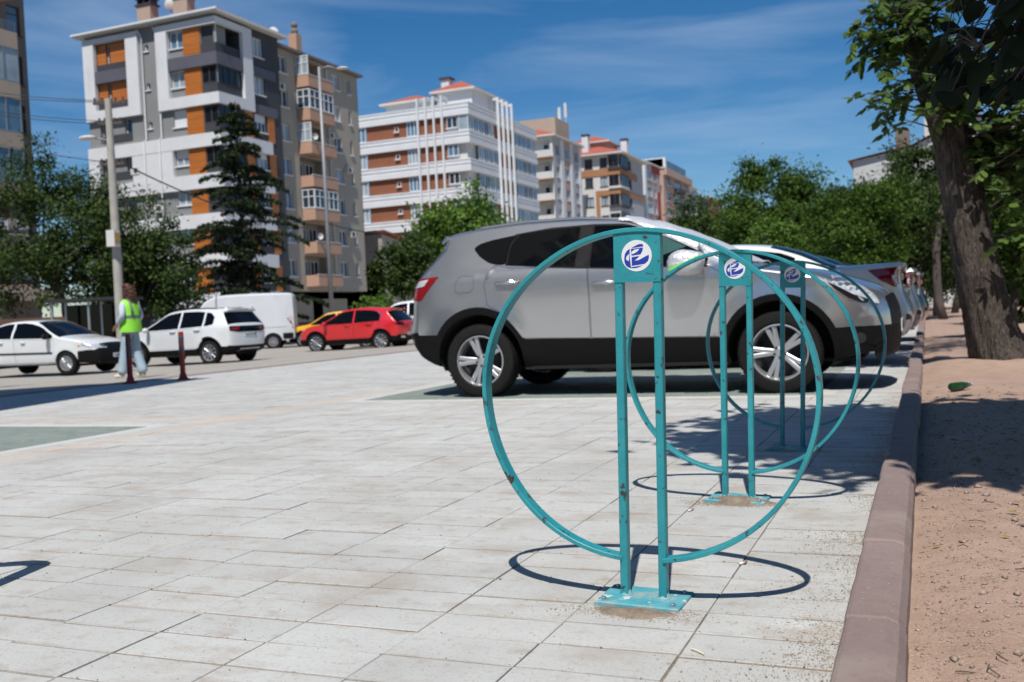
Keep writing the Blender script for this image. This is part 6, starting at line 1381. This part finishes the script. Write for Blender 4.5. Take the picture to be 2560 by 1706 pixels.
def saloon(label, paint_, X, Y, group=None, text=None):
    sp = car_spec(CO, 4.54, .88, 1.0, 1.48, .22, (.92, 3.52), .316, .36, .21, 'ten', paint_, COB, COT, False, dict(win=(1.2, 1.95, 3.3), seam=(1.2, 1.98, 3.3)), cladz=.3)
    car = Car('parked_car', label, sp, (X-2.27, Y, 0), math.pi, res=.13); car.glassing()
    for sg in (-1, 1):
        car.decal('tail_lamp', rpoly([(.06, .87), (.06, 1.07), (.12, 1.09), (.45, 1.07), (.32, .95), (.18, .87)], .03), M['red_lens'], 'y', sg, .006); car.decal('clear_lens', rpoly([(.085, .93), (.085, 1.0), (.20, 1.0), (.18, .93)], .02), M['plate'], 'y', sg, .010); o = car.decal('tail_lamp_rear', rpoly([(sg*.50, .93), (sg*.50, 1.06), (sg*.80, 1.06), (sg*.80, .90), (sg*.6, .90)], .03), M['red_lens'], 'x', -1, .007); car.decal('reverse_lens', rpoly([(sg*.54, .95), (sg*.54, 1.02), (sg*.70, 1.02), (sg*.68, .94)], .015), M['plate'], 'x', -1, .014, parent=o)
        car.decal('bumper_slot', rpoly([(sg*.55, .50), (sg*.60, .54), (sg*.76, .57), (sg*.74, .50)], .01), M['black_plastic'], 'x', -1, .006); car.handle(1.4, .93, sg, .18); car.handle(2.2, .91, sg, .18); car.mirror(3.2, 1.0, sg); car.decal('headlamp', rpoly([(3.9, .78), (3.95, .88), (4.25, .8), (4.4, .68)], .02), M['clear_lens'], 'y', sg, .006)
    car.number_plate(.80, 'r', text); return car
saloon('white saloon parked tail to the kerb beside the silver SUV', M['white_paint2'], -.15, 12.6, text='42 HR 470')
saloon('silver saloon parked beyond the white saloon', M['grey_paint'], -.06, 15.5)
saloon('dark saloon parked beyond the silver saloon', M['dark_paint'], .02, 18.4)
saloon('farthest pale saloon in the row of bays', M['grey_paint'], -.2, 24.2)
# ------------------------------------------------------------------ bike racks
def poly_mesh(q, P2, y, z0=0, flip=False):
    r = delaunay_2d_cdt([Vector(p) for p in P2], [], [list(range(len(P2)))], 1, 1e-6)
    q.add([(v.x, y, v.y) for v in r[0]], [tuple(f) for f in r[2]])
def emb(P): return [((x-740)/305*.0405, (520-y)/305*.0405) for x, y in P]
EMB = [emb(P) for P in (
 [(640, 368), (700, 335), (790, 298), (860, 295), (880, 330), (876, 346)],
 [(628, 384), (874, 366), (862, 430), (822, 497), (640, 516)],
 [(608, 378), (545, 420), (505, 480), (490, 560), (495, 640), (520, 700), (570, 742), (628, 756), (614, 640), (600, 500)],
 [(640, 547), (800, 527), (750, 575), (695, 618), (790, 605), (870, 565), (985, 510), (992, 560), (970, 630), (900, 685), (642, 714)],
 [(642, 738), (860, 714), (770, 750), (690, 762), (610, 754)])]
EYE = [emb(P) for P in ([(638, 472), (650, 435), (700, 402), (803, 388), (770, 432), (700, 474), (650, 485)], [(590, 480), (545, 522), (525, 572), (545, 602), (586, 618), (590, 560)])]
def make_rack():
    t = empty('bike_rack'); x1, x2 = -.052, .052
    # ring: flat bar bent to a circle, its ends welded to the posts near the ground
    n = 96; rx, rz, zc = .448, .432, .541; a0 = math.acos(.062/rx); V = []
    A = [(-math.pi/2+.125)+(2*math.pi-.25)*k/n for k in range(n+1)]
    wob = lambda a: 1+.006*math.sin(3*a+1)+.004*math.sin(5*a)
    for a in A:
        for dr, dy in ((-.006, -.019), (-.0045, -.0205), (.0045, -.0205), (.006, -.019), (.006, .019), (.0045, .0205), (-.0045, .0205), (-.006, .019)):
            V.append(((rx*wob(a)+dr)*math.cos(a), dy, zc+(rz*wob(a)+dr)*math.sin(a)))
    q = MB(); q.add(V, [(i*8+k, i*8+(k+1) % 8, (i+1)*8+(k+1) % 8, (i+1)*8+k) for i in range(n) for k in range(8)]+[tuple(range(8))[::-1], tuple(n*8+k for k in range(8))])
    q.build('ring', M['teal'], t, True, 30)
    for x in (x1, x2):
        q = MB(); c = .0022; w, d = .0105, .0145; P = [(-w, -d+c), (-w+c, -d), (w-c, -d), (w, -d+c), (w, d-c), (w-c, d), (-w+c, d), (-w, d-c)]
        q.add([(x+px, py, z) for z in (.010, .35, .70, .966) for px, py in P], [(i*8+k, i*8+(k+1) % 8, (i+1)*8+(k+1) % 8, (i+1)*8+k) for i in range(3) for k in range(8)])
        o = q.build('post', M['teal'], t); q = MB(); q.lathe([(.020, .0125), (.016, .017), (.0125, .026)], 12, 'z', (x, 0, 0)); q.build('weld', M['teal_dusty'], o, True)
    q = MB(); q.bbox(-.0415, .0415, -.0125, .0125, .846, .966, .002); s = q.build('sign_plate', M['teal'], t)
    q = MB(); q.box(-.0625, .0625, -.0165, .0130, .838, .8458); q.build('bottom_flange', M['teal'], s)
    q = MB(); q.bbox(-.0625, .0625, -.0158, -.0128, .846, .9685, .001); q.build('face_sheet', M['teal'], s)
    for sg in (-1, 1):
        q = MB(); zc2 = .906; yb = -.0158 if sg < 0 else .0125
        q.lathe([(0, sg*.0008), (.0405, sg*.0008), (.0405, 0)], 40, 'y', (0, yb, zc2))
        for P in EYE: poly_mesh(q, [(-sg*x, zc2+z) for x, z in P], yb+sg*.0016)
        q.build('sticker', M['white_sticker'], s)
        q = MB()
        for P in EMB: poly_mesh(q, [(-sg*x, zc2+z) for x, z in P], yb+sg*.0012)
        q.build('emblem', M['blue_print'], s)
    q = MB(); q.bbox(-.112, .112, -.085, .080, -.002, .012, .003); o = q.build('base_plate', M['teal_dusty'], t)
    for bx in (-.092, .092):
        for by in (-.062, .058):
            q = MB(); q.lathe([(0, .0185), (.006, .0185), (.007, .017), (.007, .012)], 6, 'z', (bx, by, 0)); q.lathe([(.0125, .0135), (.0125, .012)], 14, 'z', (bx, by, 0)); q.build('bolt', M['steel'], o)
    return t
RK = make_rack()
labs = ['teal ring bike rack in full sun with a bare base plate, the largest', 'teal ring bike rack with sand heaped on its base plate', 'teal ring bike rack standing in the leaf shade beside the silver SUV']
for k, ((x, y), ln, rz) in enumerate((((-.712, 2.530), 1.5, -1.5), ((-.706, 3.920), 1.6, -2.5), ((-.672, 5.330), 2.4, -3))):
    r_ = RK if k == 0 else copy_tree(RK)
    r_.location = (x, y, 0); r_.rotation_euler = (0, R(ln), R(rz)); tag(r_, labs[k], 'bike rack', 'ring bike racks along the kerb')
# bent bar added outside the frame to cast the shadow in the lower left corner
q = MB(); q.tube([(0, 0, 0), (0, 0, .58), (.008, 0, .63), (.03, 0, .67), (.075, 0, .70), (.275, 0, .70), (.32, 0, .67), (.342, 0, .63), (.35, 0, .58), (.35, 0, 0)], .034, 10)
o = q.build('added_bar', M['teal'], None, True); o.location = (-3.0, 1.93, 0); o.rotation_euler = (0, 0, R(28)); tag(o, 'low bent bar added out of view to cast the corner shadow', 'added bar')

# ------------------------------------------------------------------ bollards
M['boll_red'] = mat('bollard_red', (.26, .022, .014), .55, var=.15, scale=6); M['boll_grey'] = mat('bollard_band', (.06, .06, .075), .4, var=.1)
def bollard(x, y, label, rot):
    t = empty('bollard', (x, y, 0), rot); tag(t, label, 'bollard', 'flexible bollards at the plaza edge')
    q = MB(); q.lathe([(0, .745), (.030, .745), (.040, .735), (.040, .02)], 20, 'z'); q.build('post', M['boll_red'], t, True, 40)
    q = MB(); q.lathe([(.10, .0), (.10, .018), (.062, .035), (.046, .10), (.0415, .105)], 20, 'z'); q.build('foot', M['boll_red'], t, True, 40)
    for z in (.57, .42):
        q = MB(); q.lathe([(.0405, z), (.0415, z+.002), (.0415, z+.098), (.0405, z+.10)], 20, 'z'); q.build('reflective_band', M['boll_grey'], t, True, 40)
bollard(-11.10, 11.62, 'dark red bollard with grey bands in front of the person in the vest', .2); bollard(-10.62, 12.22, 'dark red bollard with grey bands standing alone in front of the white SUV', 1.1)

# ------------------------------------------------------------------ people
def skin(name, joints, edges, mat_, parent, sub=2, root=0):
    """joints: [(x,y,z,rx,ry)], one continuous surface grown along the edges"""
    me = bpy.data.meshes.new(name); me.from_pydata([j[:3] for j in joints], edges, []); o = bpy.data.objects.new(name, me); C.objects.link(o)
    md = o.modifiers.new('skin', 'SKIN'); md.use_smooth_shade = True; md.branch_smoothing = .6
    for i, j in enumerate(joints):
        sv = me.skin_vertices[0].data[i]; sv.radius = (j[3], j[4] if len(j) > 4 else j[3]); sv.use_root = (i == root)
    o.modifiers.new('sub', 'SUBSURF').levels = sub; o.modifiers['sub'].render_levels = sub
    bpy.context.view_layer.update(); dg = bpy.context.evaluated_depsgraph_get(); m2 = bpy.data.meshes.new_from_object(o.evaluated_get(dg)); bpy.data.objects.remove(o); bpy.data.meshes.remove(me)
    m2.materials.clear(); m2.materials.append(mat_); m2.polygons.foreach_set('use_smooth', [True]*len(m2.polygons)); m2.name = name
    return obj(name, m2, parent)
def chain(*idx): return list(zip(idx[:-1], idx[1:]))
M['skin'] = mat('skin', (.42, .24, .17), .5, var=.06, scale=12); M['hair'] = layered('hair', (.075, .028, .014), [((.14, .055, .025), 40, .4, .7, .8, (1, 1, .25))], rough=.5)
M['jeans'] = mat('pale_jeans', (.33, .43, .50), .9, var=.12, scale=9); M['shirt'] = mat('pale_blue_shirt', (.50, .55, .68), .85, var=.05); M['vest'] = mat('hi_vis_vest', (.30, .78, .06), .7, var=.06, scale=8)
M['band_grey'] = mat('reflective_grey', (.16, .18, .19), .45, var=.1); M['shoe'] = mat('cream_shoe', (.62, .58, .48), .7, var=.08)
def hand(q_j, wrist, d, side, parent, mat_, curl=.5, nm='hand'):
    pass
def person(name, label, loc, rz, pose, cloth, scale=1.0):
    t = empty(name, loc, rz); t.scale = (scale,)*3; tag(t, label, 'person'); J = pose
    # body: one continuous mesh (faces +x)
    j = [(0, 0, .98, .14, .11), (0, 0, 1.15, .125, .095), (.01, 0, 1.34, .145, .105), (.01, 0, 1.45, .10, .08), (.02, 0, 1.52, .052, .052), (.035, 0, 1.58, .058, .058), (.05, 0, 1.64, .082, .075), (.045, 0, 1.71, .082, .078), (.04, 0, 1.75, .05, .05)]
    e = chain(0, 1, 2, 3, 4, 5, 6, 7, 8)
    for s, key in ((1, 'L'), (-1, 'R')):
        sh, el, wr, hd = J['arm'+key]; b0 = len(j); j += [(*sh, .06, .055), (*el, .046, .044), (*wr, .031, .027), (*hd, .038, .022)]; e += [(2, b0)]+chain(b0, b0+1, b0+2, b0+3)
        hv = (Vector(hd)-Vector(wr)).normalized(); sd_ = hv.cross(Vector(J.get('palm', (0, 0, 1)))).normalized(); up = sd_.cross(hv)
        for f in range(4):      # fingers
            k = len(j); base = Vector(hd)+sd_*(.027-.018*f)+hv*.02; L = (.068, .078, .073, .058)[f]; mid = base+hv*L*.5-up*.010; tip = base+hv*L*(.72)-up*.034
            j += [(*base, .0095, .0095), (*mid, .0085, .0085), (*tip, .0075, .0075)]; e += [(b0+3, k), (k, k+1), (k+1, k+2)]
        k = len(j); base = Vector(wr)+hv*.03+sd_*.032; j += [(*base, .012, .012), (*(base+hv*.035+sd_*.018), .010, .010), (*(base+hv*.060+sd_*.012-up*.012), .009, .009)]; e += [(b0+2, k), (k, k+1), (k+1, k+2)]
        hp, kn, an, to = J['leg'+key]; b1 = len(j); j += [(*hp, .088, .085), (*kn, .060, .058), (*an, .040, .040), (an[0]-.02, an[1], .035, .035, .032), (*to, .034, .028)]; e += [(0, b1)]+chain(b1, b1+1, b1+2, b1+3, b1+4)
    skin('body', j, e, M['skin'], t)
    # face
    q = MB(); q.blob((.132, 0, 1.645), (.018, .014, .026), 10, 8)
    for s in (-1, 1): q.blob((.045, s*.080, 1.655), (.018, .010, .03), 8, 6)
    q.build('nose_and_ears', M['skin'], t, True); q = MB()
    for s in (-1, 1): q.blob((.120, s*.031, 1.675), (.010, .013, .008), 8, 6)
    q.build('eyes', M['dark'], t, True); q = MB(); q.blob((.121, 0, 1.60), (.008, .024, .007), 8, 6); q.build('mouth', mat('lips', (.35, .12, .1), .5, var=0), t, True)
    # trousers
    j = [(0, 0, 1.03, .150, .125), (0, 0, .94, .155, .13)]; e = [(0, 1)]
    for key in 'LR':
        hp, kn, an, to = J['leg'+key]; b1 = len(j); k2 = Vector(kn); a2 = Vector(an); low = a2+Vector((0, 0, .0)); mid = k2*.45+a2*.55
        j += [(hp[0], hp[1], hp[2]-.02, .105, .10), (*kn, .088, .085), (*mid, .092, .09), (low.x, low.y, max(.06, low.z-.02), .105, .10)]; e += [(1, b1)]+chain(b1, b1+1, b1+2, b1+3)
    skin('trousers', j, e, cloth['trousers'], t)
    for key in 'LR':
        hp, kn, an, to = J['leg'+key]; skin('shoe', [(an[0]-.045, an[1], .045, .046, .046), (an[0]+.03, an[1], .045, .048, .045), (to[0]-.02, to[1], .038, .046, .036), (to[0]+.03, to[1], .032, .036, .028)], chain(0, 1, 2, 3), cloth['shoe'], t)
    # shirt with sleeves
    j = [(0, 0, 1.0, .152, .125), (0, 0, 1.15, .140, .110), (.01, 0, 1.34, .160, .120), (.01, 0, 1.45, .115, .09), (.015, 0, 1.495, .066, .064)]; e = chain(0, 1, 2, 3, 4)
    for key in 'LR':
        sh, el, wr, hd = J['arm'+key]; b0 = len(j); w2 = Vector(el)*.12+Vector(wr)*.88 if cloth.get('long', True) else Vector(sh)*.35+Vector(el)*.65
        if cloth.get('long', True): j += [(*sh, .074, .07), (*el, .060, .058), (*w2, .046, .042)]; e += [(2, b0)]+chain(b0, b0+1, b0+2)
        else: j += [(*sh, .076, .072), (*w2, .066, .062)]; e += [(2, b0)]+chain(b0, b0+1)
    skin('shirt', j, e, cloth['shirt'], t)
    return t
# woman in the vest, seen from behind, weight on one leg, hand at her hip
pose = dict(armL=((.0, .185, 1.40), (-.07, .27, 1.17), (.10, .245, 1.00), (.16, .225, .955)), armR=((.0, -.185, 1.40), (-.05, -.25, 1.15), (.10, -.20, .98), (.16, -.18, .94)),
            legL=((.0, .09, .90), (.06, .12, .50), (.12, .15, .08), (.27, .16, .035)), legR=((.0, -.09, .90), (-.02, -.11, .49), (-.14, -.13, .08), (.0, -.14, .035)))
PX = at_ground(333, 944, -.055); v = Vector((PX.x, PX.y)).normalized(); hd = math.atan2(v.y, v.x)
w = person('person', 'person in a lime hi vis vest and pale wide jeans walking behind the bollard', (PX.x, PX.y, -.055), hd+R(48), pose, dict(trousers=M['jeans'], shirt=M['shirt'], shoe=M['shoe']), .965)
def loft(name, rings, m_, parent, n_=30, p=2.3, wr=0):
    V = []
    for cx_, cy_, z, rx_, ry_ in rings:
        for k in range(n_):
            a = 2*math.pi*k/n_; ca, sa = math.cos(a), math.sin(a); f = 1+wr*math.sin(5*a+z*31)
            V.append((cx_+rx_*math.copysign(abs(ca)**(2/p), ca)*f, cy_+ry_*math.copysign(abs(sa)**(2/p), sa)*f, z))
    q = MB(); q.add(V, [(i*n_+k, i*n_+(k+1) % n_, (i+1)*n_+(k+1) % n_, (i+1)*n_+k) for i in range(len(rings)-1) for k in range(n_)]); return q.build(name, m_, parent, True)
loft('vest', [(-.005, 0, .86, .168, .225), (-.005, 0, .98, .166, .222), (-.005, 0, 1.12, .158, .212), (0, 0, 1.26, .158, .212), (.0, 0, 1.36, .152, .205), (.0, 0, 1.43, .125, .185), (.005, 0, 1.475, .085, .125), (.01, 0, 1.50, .07, .075)], M['vest'], w, wr=.018)
loft('reflective_band', [(-.004, 0, 1.12, .163, .217), (-.004, 0, 1.175, .163, .217)], M['band_grey'], w, wr=.018)
q = MB()
for s in (-1, 1): q.tube([(-.163, s*.105, 1.175), (-.160, s*.11, 1.30), (-.125, s*.115, 1.425), (-.06, s*.11, 1.475), (.03, s*.105, 1.475), (.12, s*.105, 1.42), (.162, s*.1, 1.18)], [.018]*7, 6)
q.build('reflective_strap', M['band_grey'], w, True)
loft('hair', [(-.03, 0, 1.42, .04, .075), (-.03, 0, 1.45, .07, .10), (-.02, 0, 1.53, .088, .108), (-.005, 0, 1.62, .096, .10), (.012, 0, 1.70, .098, .094), (.025, 0, 1.755, .075, .075), (.028, 0, 1.785, .03, .03)], M['hair'], w, 24, 2, .03)
q = MB(); rh = np.random.default_rng(5)
for k in range(120):      # loose curls
    a = rh.uniform(1.0, 5.3); z0 = rh.uniform(1.5, 1.76); x0, y0 = -.005+.100*math.cos(a), .100*math.sin(a); pts = []
    for s in range(8): f = s/7; pts.append((x0*(1+.2*f)+.014*math.sin(s*2.1+k)-.02*f, y0*(1+.2*f)+.014*math.cos(s*2.3+k), z0-.19*f))
    q.tube(pts, [.009]*7+[.004], 4, False)
q.build('curls', M['hair'], w, True)
# second person outside the frame: only the hands and telephone reach in
pose2 = dict(armL=((.02, .185, 1.40), (.13, .22, 1.16), (.36, .10, 1.26), (.43, .07, 1.29)), armR=((.02, -.185, 1.40), (.13, -.22, 1.16), (.36, -.10, 1.26), (.43, -.07, 1.29)),
             legL=((.0, .09, .90), (.02, .11, .49), (.0, .12, .08), (.14, .13, .035)), legR=((.0, -.09, .90), (.02, -.11, .49), (-.02, -.12, .08), (.12, -.13, .035)))
PX = at_ground(-62, 960, -.055); v = Vector((PX.x, PX.y)).normalized(); r_ = Vector((v.y, -v.x)); hh = r_*.95-v*.3
w2 = person('person', 'person at the plaza edge raising a telephone in both hands', (PX.x, PX.y, -.055), math.atan2(hh.y, hh.x), pose2, dict(trousers=M['dark_paint'], shirt=M['b_dark'], shoe=M['black_plastic'], long=False))
skin('hair', [(.02, 0, 1.73, .090, .09), (-.01, 0, 1.68, .100, .10), (-.03, 0, 1.60, .08, .09)], chain(0, 1, 2), M['dark'], w2)
m4 = w2.matrix_basis.copy(); o = MB().bbox(-.005, .005, -.075, .075, -.038, .038, .004).build('telephone', M['black_plastic']); bpy.context.view_layer.update(); o.matrix_world = w2.matrix_world @ Matrix.Translation((.50, 0, 1.305)) @ Matrix.Rotation(R(-20), 4, 'Y'); tag(o, 'black mobile phone held up in both hands at the plaza edge', 'phone')

# ------------------------------------------------------------------ poles, wires, shelter, bottle, litter
def px_pole(px_top, py_top, px_bot, D, name, label, r0, r1, m, cat, zb=-.3):
    a = at_depth(px_bot, 830, D); b_ = at_depth(px_top, py_top, D); t = empty(name, (a.x, a.y, zb)); tag(t, label, cat); top = b_-Vector((a.x, a.y, zb)); return t, top
t, top = px_pole(271, 250, 303, 37, 'utility_pole', 'grey concrete utility pole with street lamp and meter box', .2, .12, None, 'pole')
top = Vector((0, 0, top.z)) + Vector((top.x, top.y, 0))*.35
q = MB(); q.tube([(0, 0, -.2), tuple(top*.5), tuple(top)], [.185, .155, .12], 12); q.build('shaft', M['concrete'], t, True, 40)
rv = Vector((_r0.x, _r0.y, 0))
for dz, L in ((.15, 1.1), (.9, .8), (2.4, .8)):
    q = MB(); c = top+Vector((0, 0, -dz)); q.bar(c-rv*L*.5, c+rv*L*.6, .08, .1)
    for s in (-.45, -.2, .25, .5): q.tube([tuple(c+rv*L*s+Vector((0, 0, .04))), tuple(c+rv*L*s+Vector((0, 0, .2)))], [.035, .045], 6)
    q.build('crossarm', M['bark2'], t)
q = MB(); c = top+Vector((0, 0, -1.55)); q.tube([tuple(c), tuple(c-rv*.35+Vector((0, 0, .1))), tuple(c-rv*.55+Vector((0, 0, .12)))], [.03, .03, .03], 6); o = q.build('lamp_arm', M['lamp_metal'], t, True)
q = MB(); q.blob(tuple(c-rv*.85+Vector((0, 0, .15))), (.38, .22, .09), 12, 8); q.build('lamp_head', M['b_offwhite'], o, True)
q = MB(); c = Vector((top.x*.3, top.y*.3, 4.55)); q.box(c.x-.05, c.x+.33, c.y-.42, c.y-.14, c.z-.3, c.z+.3); o = q.build('meter_box', M['b_offwhite'], t); q = MB(); q.box(c.x+.333, c.x+.34, c.y-.4, c.y-.16, c.z-.2, c.z+.2); q.build('meter_panel', mat('amber_panel', (.4, .25, .06), .5, var=.2), o)
PT = Vector(t.location)+top
def wire(a, b_, sag, label, r_=.014):
    q = MB(); a = Vector(a); b_ = Vector(b_); pts = []
    for k in range(17): f = k/16; pts.append(tuple(a+(b_-a)*f-Vector((0, 0, sag*4*f*(1-f)))))
    o = q.tube(pts, r_, 5).build('overhead_wire', M['cable'], None, True); tag(o, label, 'wire', 'wires of the concrete pole')
for k, (py, dz) in enumerate(((228, .15), (240, .2), (272, .9), (282, 1.0), (343, 2.4))):
    wire(PT+Vector((0, 0, -dz+.1))-rv*.3, at_depth(-160, py-22, 43), .15, 'thin black overhead wire running from the concrete pole past the taupe block')
wire(PT+Vector((0, 0, -2.4))+rv*.4, at_depth(800, 575, 60), .5, 'twisted black service cable slung from the pole towards the beige block', .03)
wire(at_depth(822, 560, 58), at_depth(1045, 575, 75), .4, 'slack black cable crossing in front of the banded block', .03)
t, top = px_pole(811, 172, 832, 52, 'lamp_post', 'tall pale steel lamp post in front of the beige block', .1, .06, None, 'lamp post')
q = MB(); q.tube([(0, 0, -.1), (0, 0, top.z*.5), (0, 0, top.z)], [.13, .10, .07], 10); q.build('shaft', M['lamp_metal'], t, True); q = MB(); q.tube([(0, 0, top.z-.1), tuple(rv*.5+Vector((0, 0, top.z+.02))), tuple(rv*.95+Vector((0, 0, top.z-.75+.6)))], .04, 6); o = q.build('lamp_arm', M['lamp_metal'], t, True); q = MB(); q.blob(tuple(rv*1.2+Vector((0, 0, top.z-.12))), (.35, .2, .08), 10, 6); q.build('lamp_head', M['b_offwhite'], o, True)
# bus shelter
a = at_depth(225, 830, 38); t = empty('bus_shelter', (a.x, a.y, -.26), YAW); tag(t, 'grey framed glass bus shelter beside the white saloon', 'bus shelter')
for x in (-1.4, 0, 1.4):
    for y_ in (0, 1.2): MB().box(x-.04, x+.04, y_-.04, y_+.04, 0, 2.3).build('post', M['alu'], t)
MB().box(-1.6, 1.6, -.2, 1.4, 2.303, 2.42).build('roof', M['rim_dark'], t)
for x0, x1 in ((-1.36, -.04), (.04, 1.36)): MB().box(x0, x1, 1.19, 1.21, .3, 2.2).build('glass_panel', M['glass'], t)
MB().box(-1.2, 1.2, .75, 1.1, .42, .47).build('bench', M['alu'], t)
# kiosk wall with orange panel behind the left tree, planter hedge by the beige block
a = at_depth(150, 760, 44); t = empty('kiosk', (a.x, a.y, -.25), YAW); tag(t, 'low kiosk with a dark terracotta fascia behind the bus shelter', 'kiosk'); t.scale = (1, 1, .62); MB().box(-3, 3, 0, 2.5, 0, 2.6).build('wall', M['b_dark'], t); MB().box(-3.1, 3.1, -.12, 2.6, 2.603, 3.0).build('fascia', mat('terracotta_fascia', (.10, .05, .035), .8, var=.1), t)
MB().box(-.5, .5, -.03, -.003, .05, 2.1).build('door', M['dark'], t); MB().box(.9, 2.6, -.03, -.003, .9, 2.1).build('window', M['pane_dark'], t)
a = at_depth(790, 810, 56); t = empty('railing_fence', (a.x, a.y, -.25), YAW); tag(t, 'low red edged railing in front of the beige block', 'fence')
q = MB()
for k in range(18): MB().box(-2.7+k*.3, -2.66+k*.3, -.02, .02, 0, 1.0).build('picket', M['rim_dark'], t)
MB().box(-2.8, 2.8, -.05, .05, 1.003, 1.12).build('rail', M['b_red'], t)
# green bottle on the soil
t = empty('bottle', (.205, 8.05, soil_z(.2, 8.05)+.035), R(-35)); t.scale = (.8,)*3; tag(t, 'crumpled green bottle lying on the soil beside the kerb', 'bottle')
gm = mat('green_bottle', (.006, .05, .012), .12, var=.3, scale=25); q = MB(); rb = random.Random(3)
pr_ = [(0, -.14), (.034, -.14), (.040, -.13), (.041, -.02), (.036, 0), (.041, .02), (.040, .07), (.028, .11), (.014, .135), (.013, .16)]
q.lathe(pr_, 18, 'y'); q.v = [(x*(1+.12*math.sin(y*60)), y, z*(.85+.1*math.cos(y*45))) for x, y, z in q.v]; q.build('bottle_body', gm, t, True); q = MB(); q.lathe([(.0145, .16), (.0145, .178), (0, .178)], 14, 'y'); q.build('cap', M['plate'], t, True)
# cigarette ends and a straw on the slabs
def butt(px, py, rz, lab, L=.03):
    g_ = at_ground(px, py); t = empty('cigarette_end', (g_.x, g_.y, .0045), rz); tag(t, lab, 'cigarette end'); q = MB(); q.tube([(-L/2, 0, 0), (L*.15, 0, 0)], .0038, 8); q.build('paper', M['white_sticker'], t, True); q = MB(); q.tube([(L*.15, 0, 0), (L/2, 0, .001)], .0039, 8); q.build('filter', M['b_tan'], t, True)
butt(1858, 1411, 1.0, 'white cigarette end lying in the slab joint inside the near ring shadow'); butt(1727, 1278, 1.2, 'brown cigarette end in the joint in front of the sand covered base')
q = MB(); g0, g1 = at_ground(1728, 1626), at_ground(1760, 1640); q.tube([(g0.x, g0.y, .004), ((g0.x+g1.x)/2, (g0.y+g1.y)/2, .006), (g1.x, g1.y, .004)], .0018, 5); o = q.build('straw_stalk', mat('straw', (.72, .66, .42), .7, var=.1), None); tag(o, 'short pale straw stalk lying on the slabs in front of the near rack', 'straw')
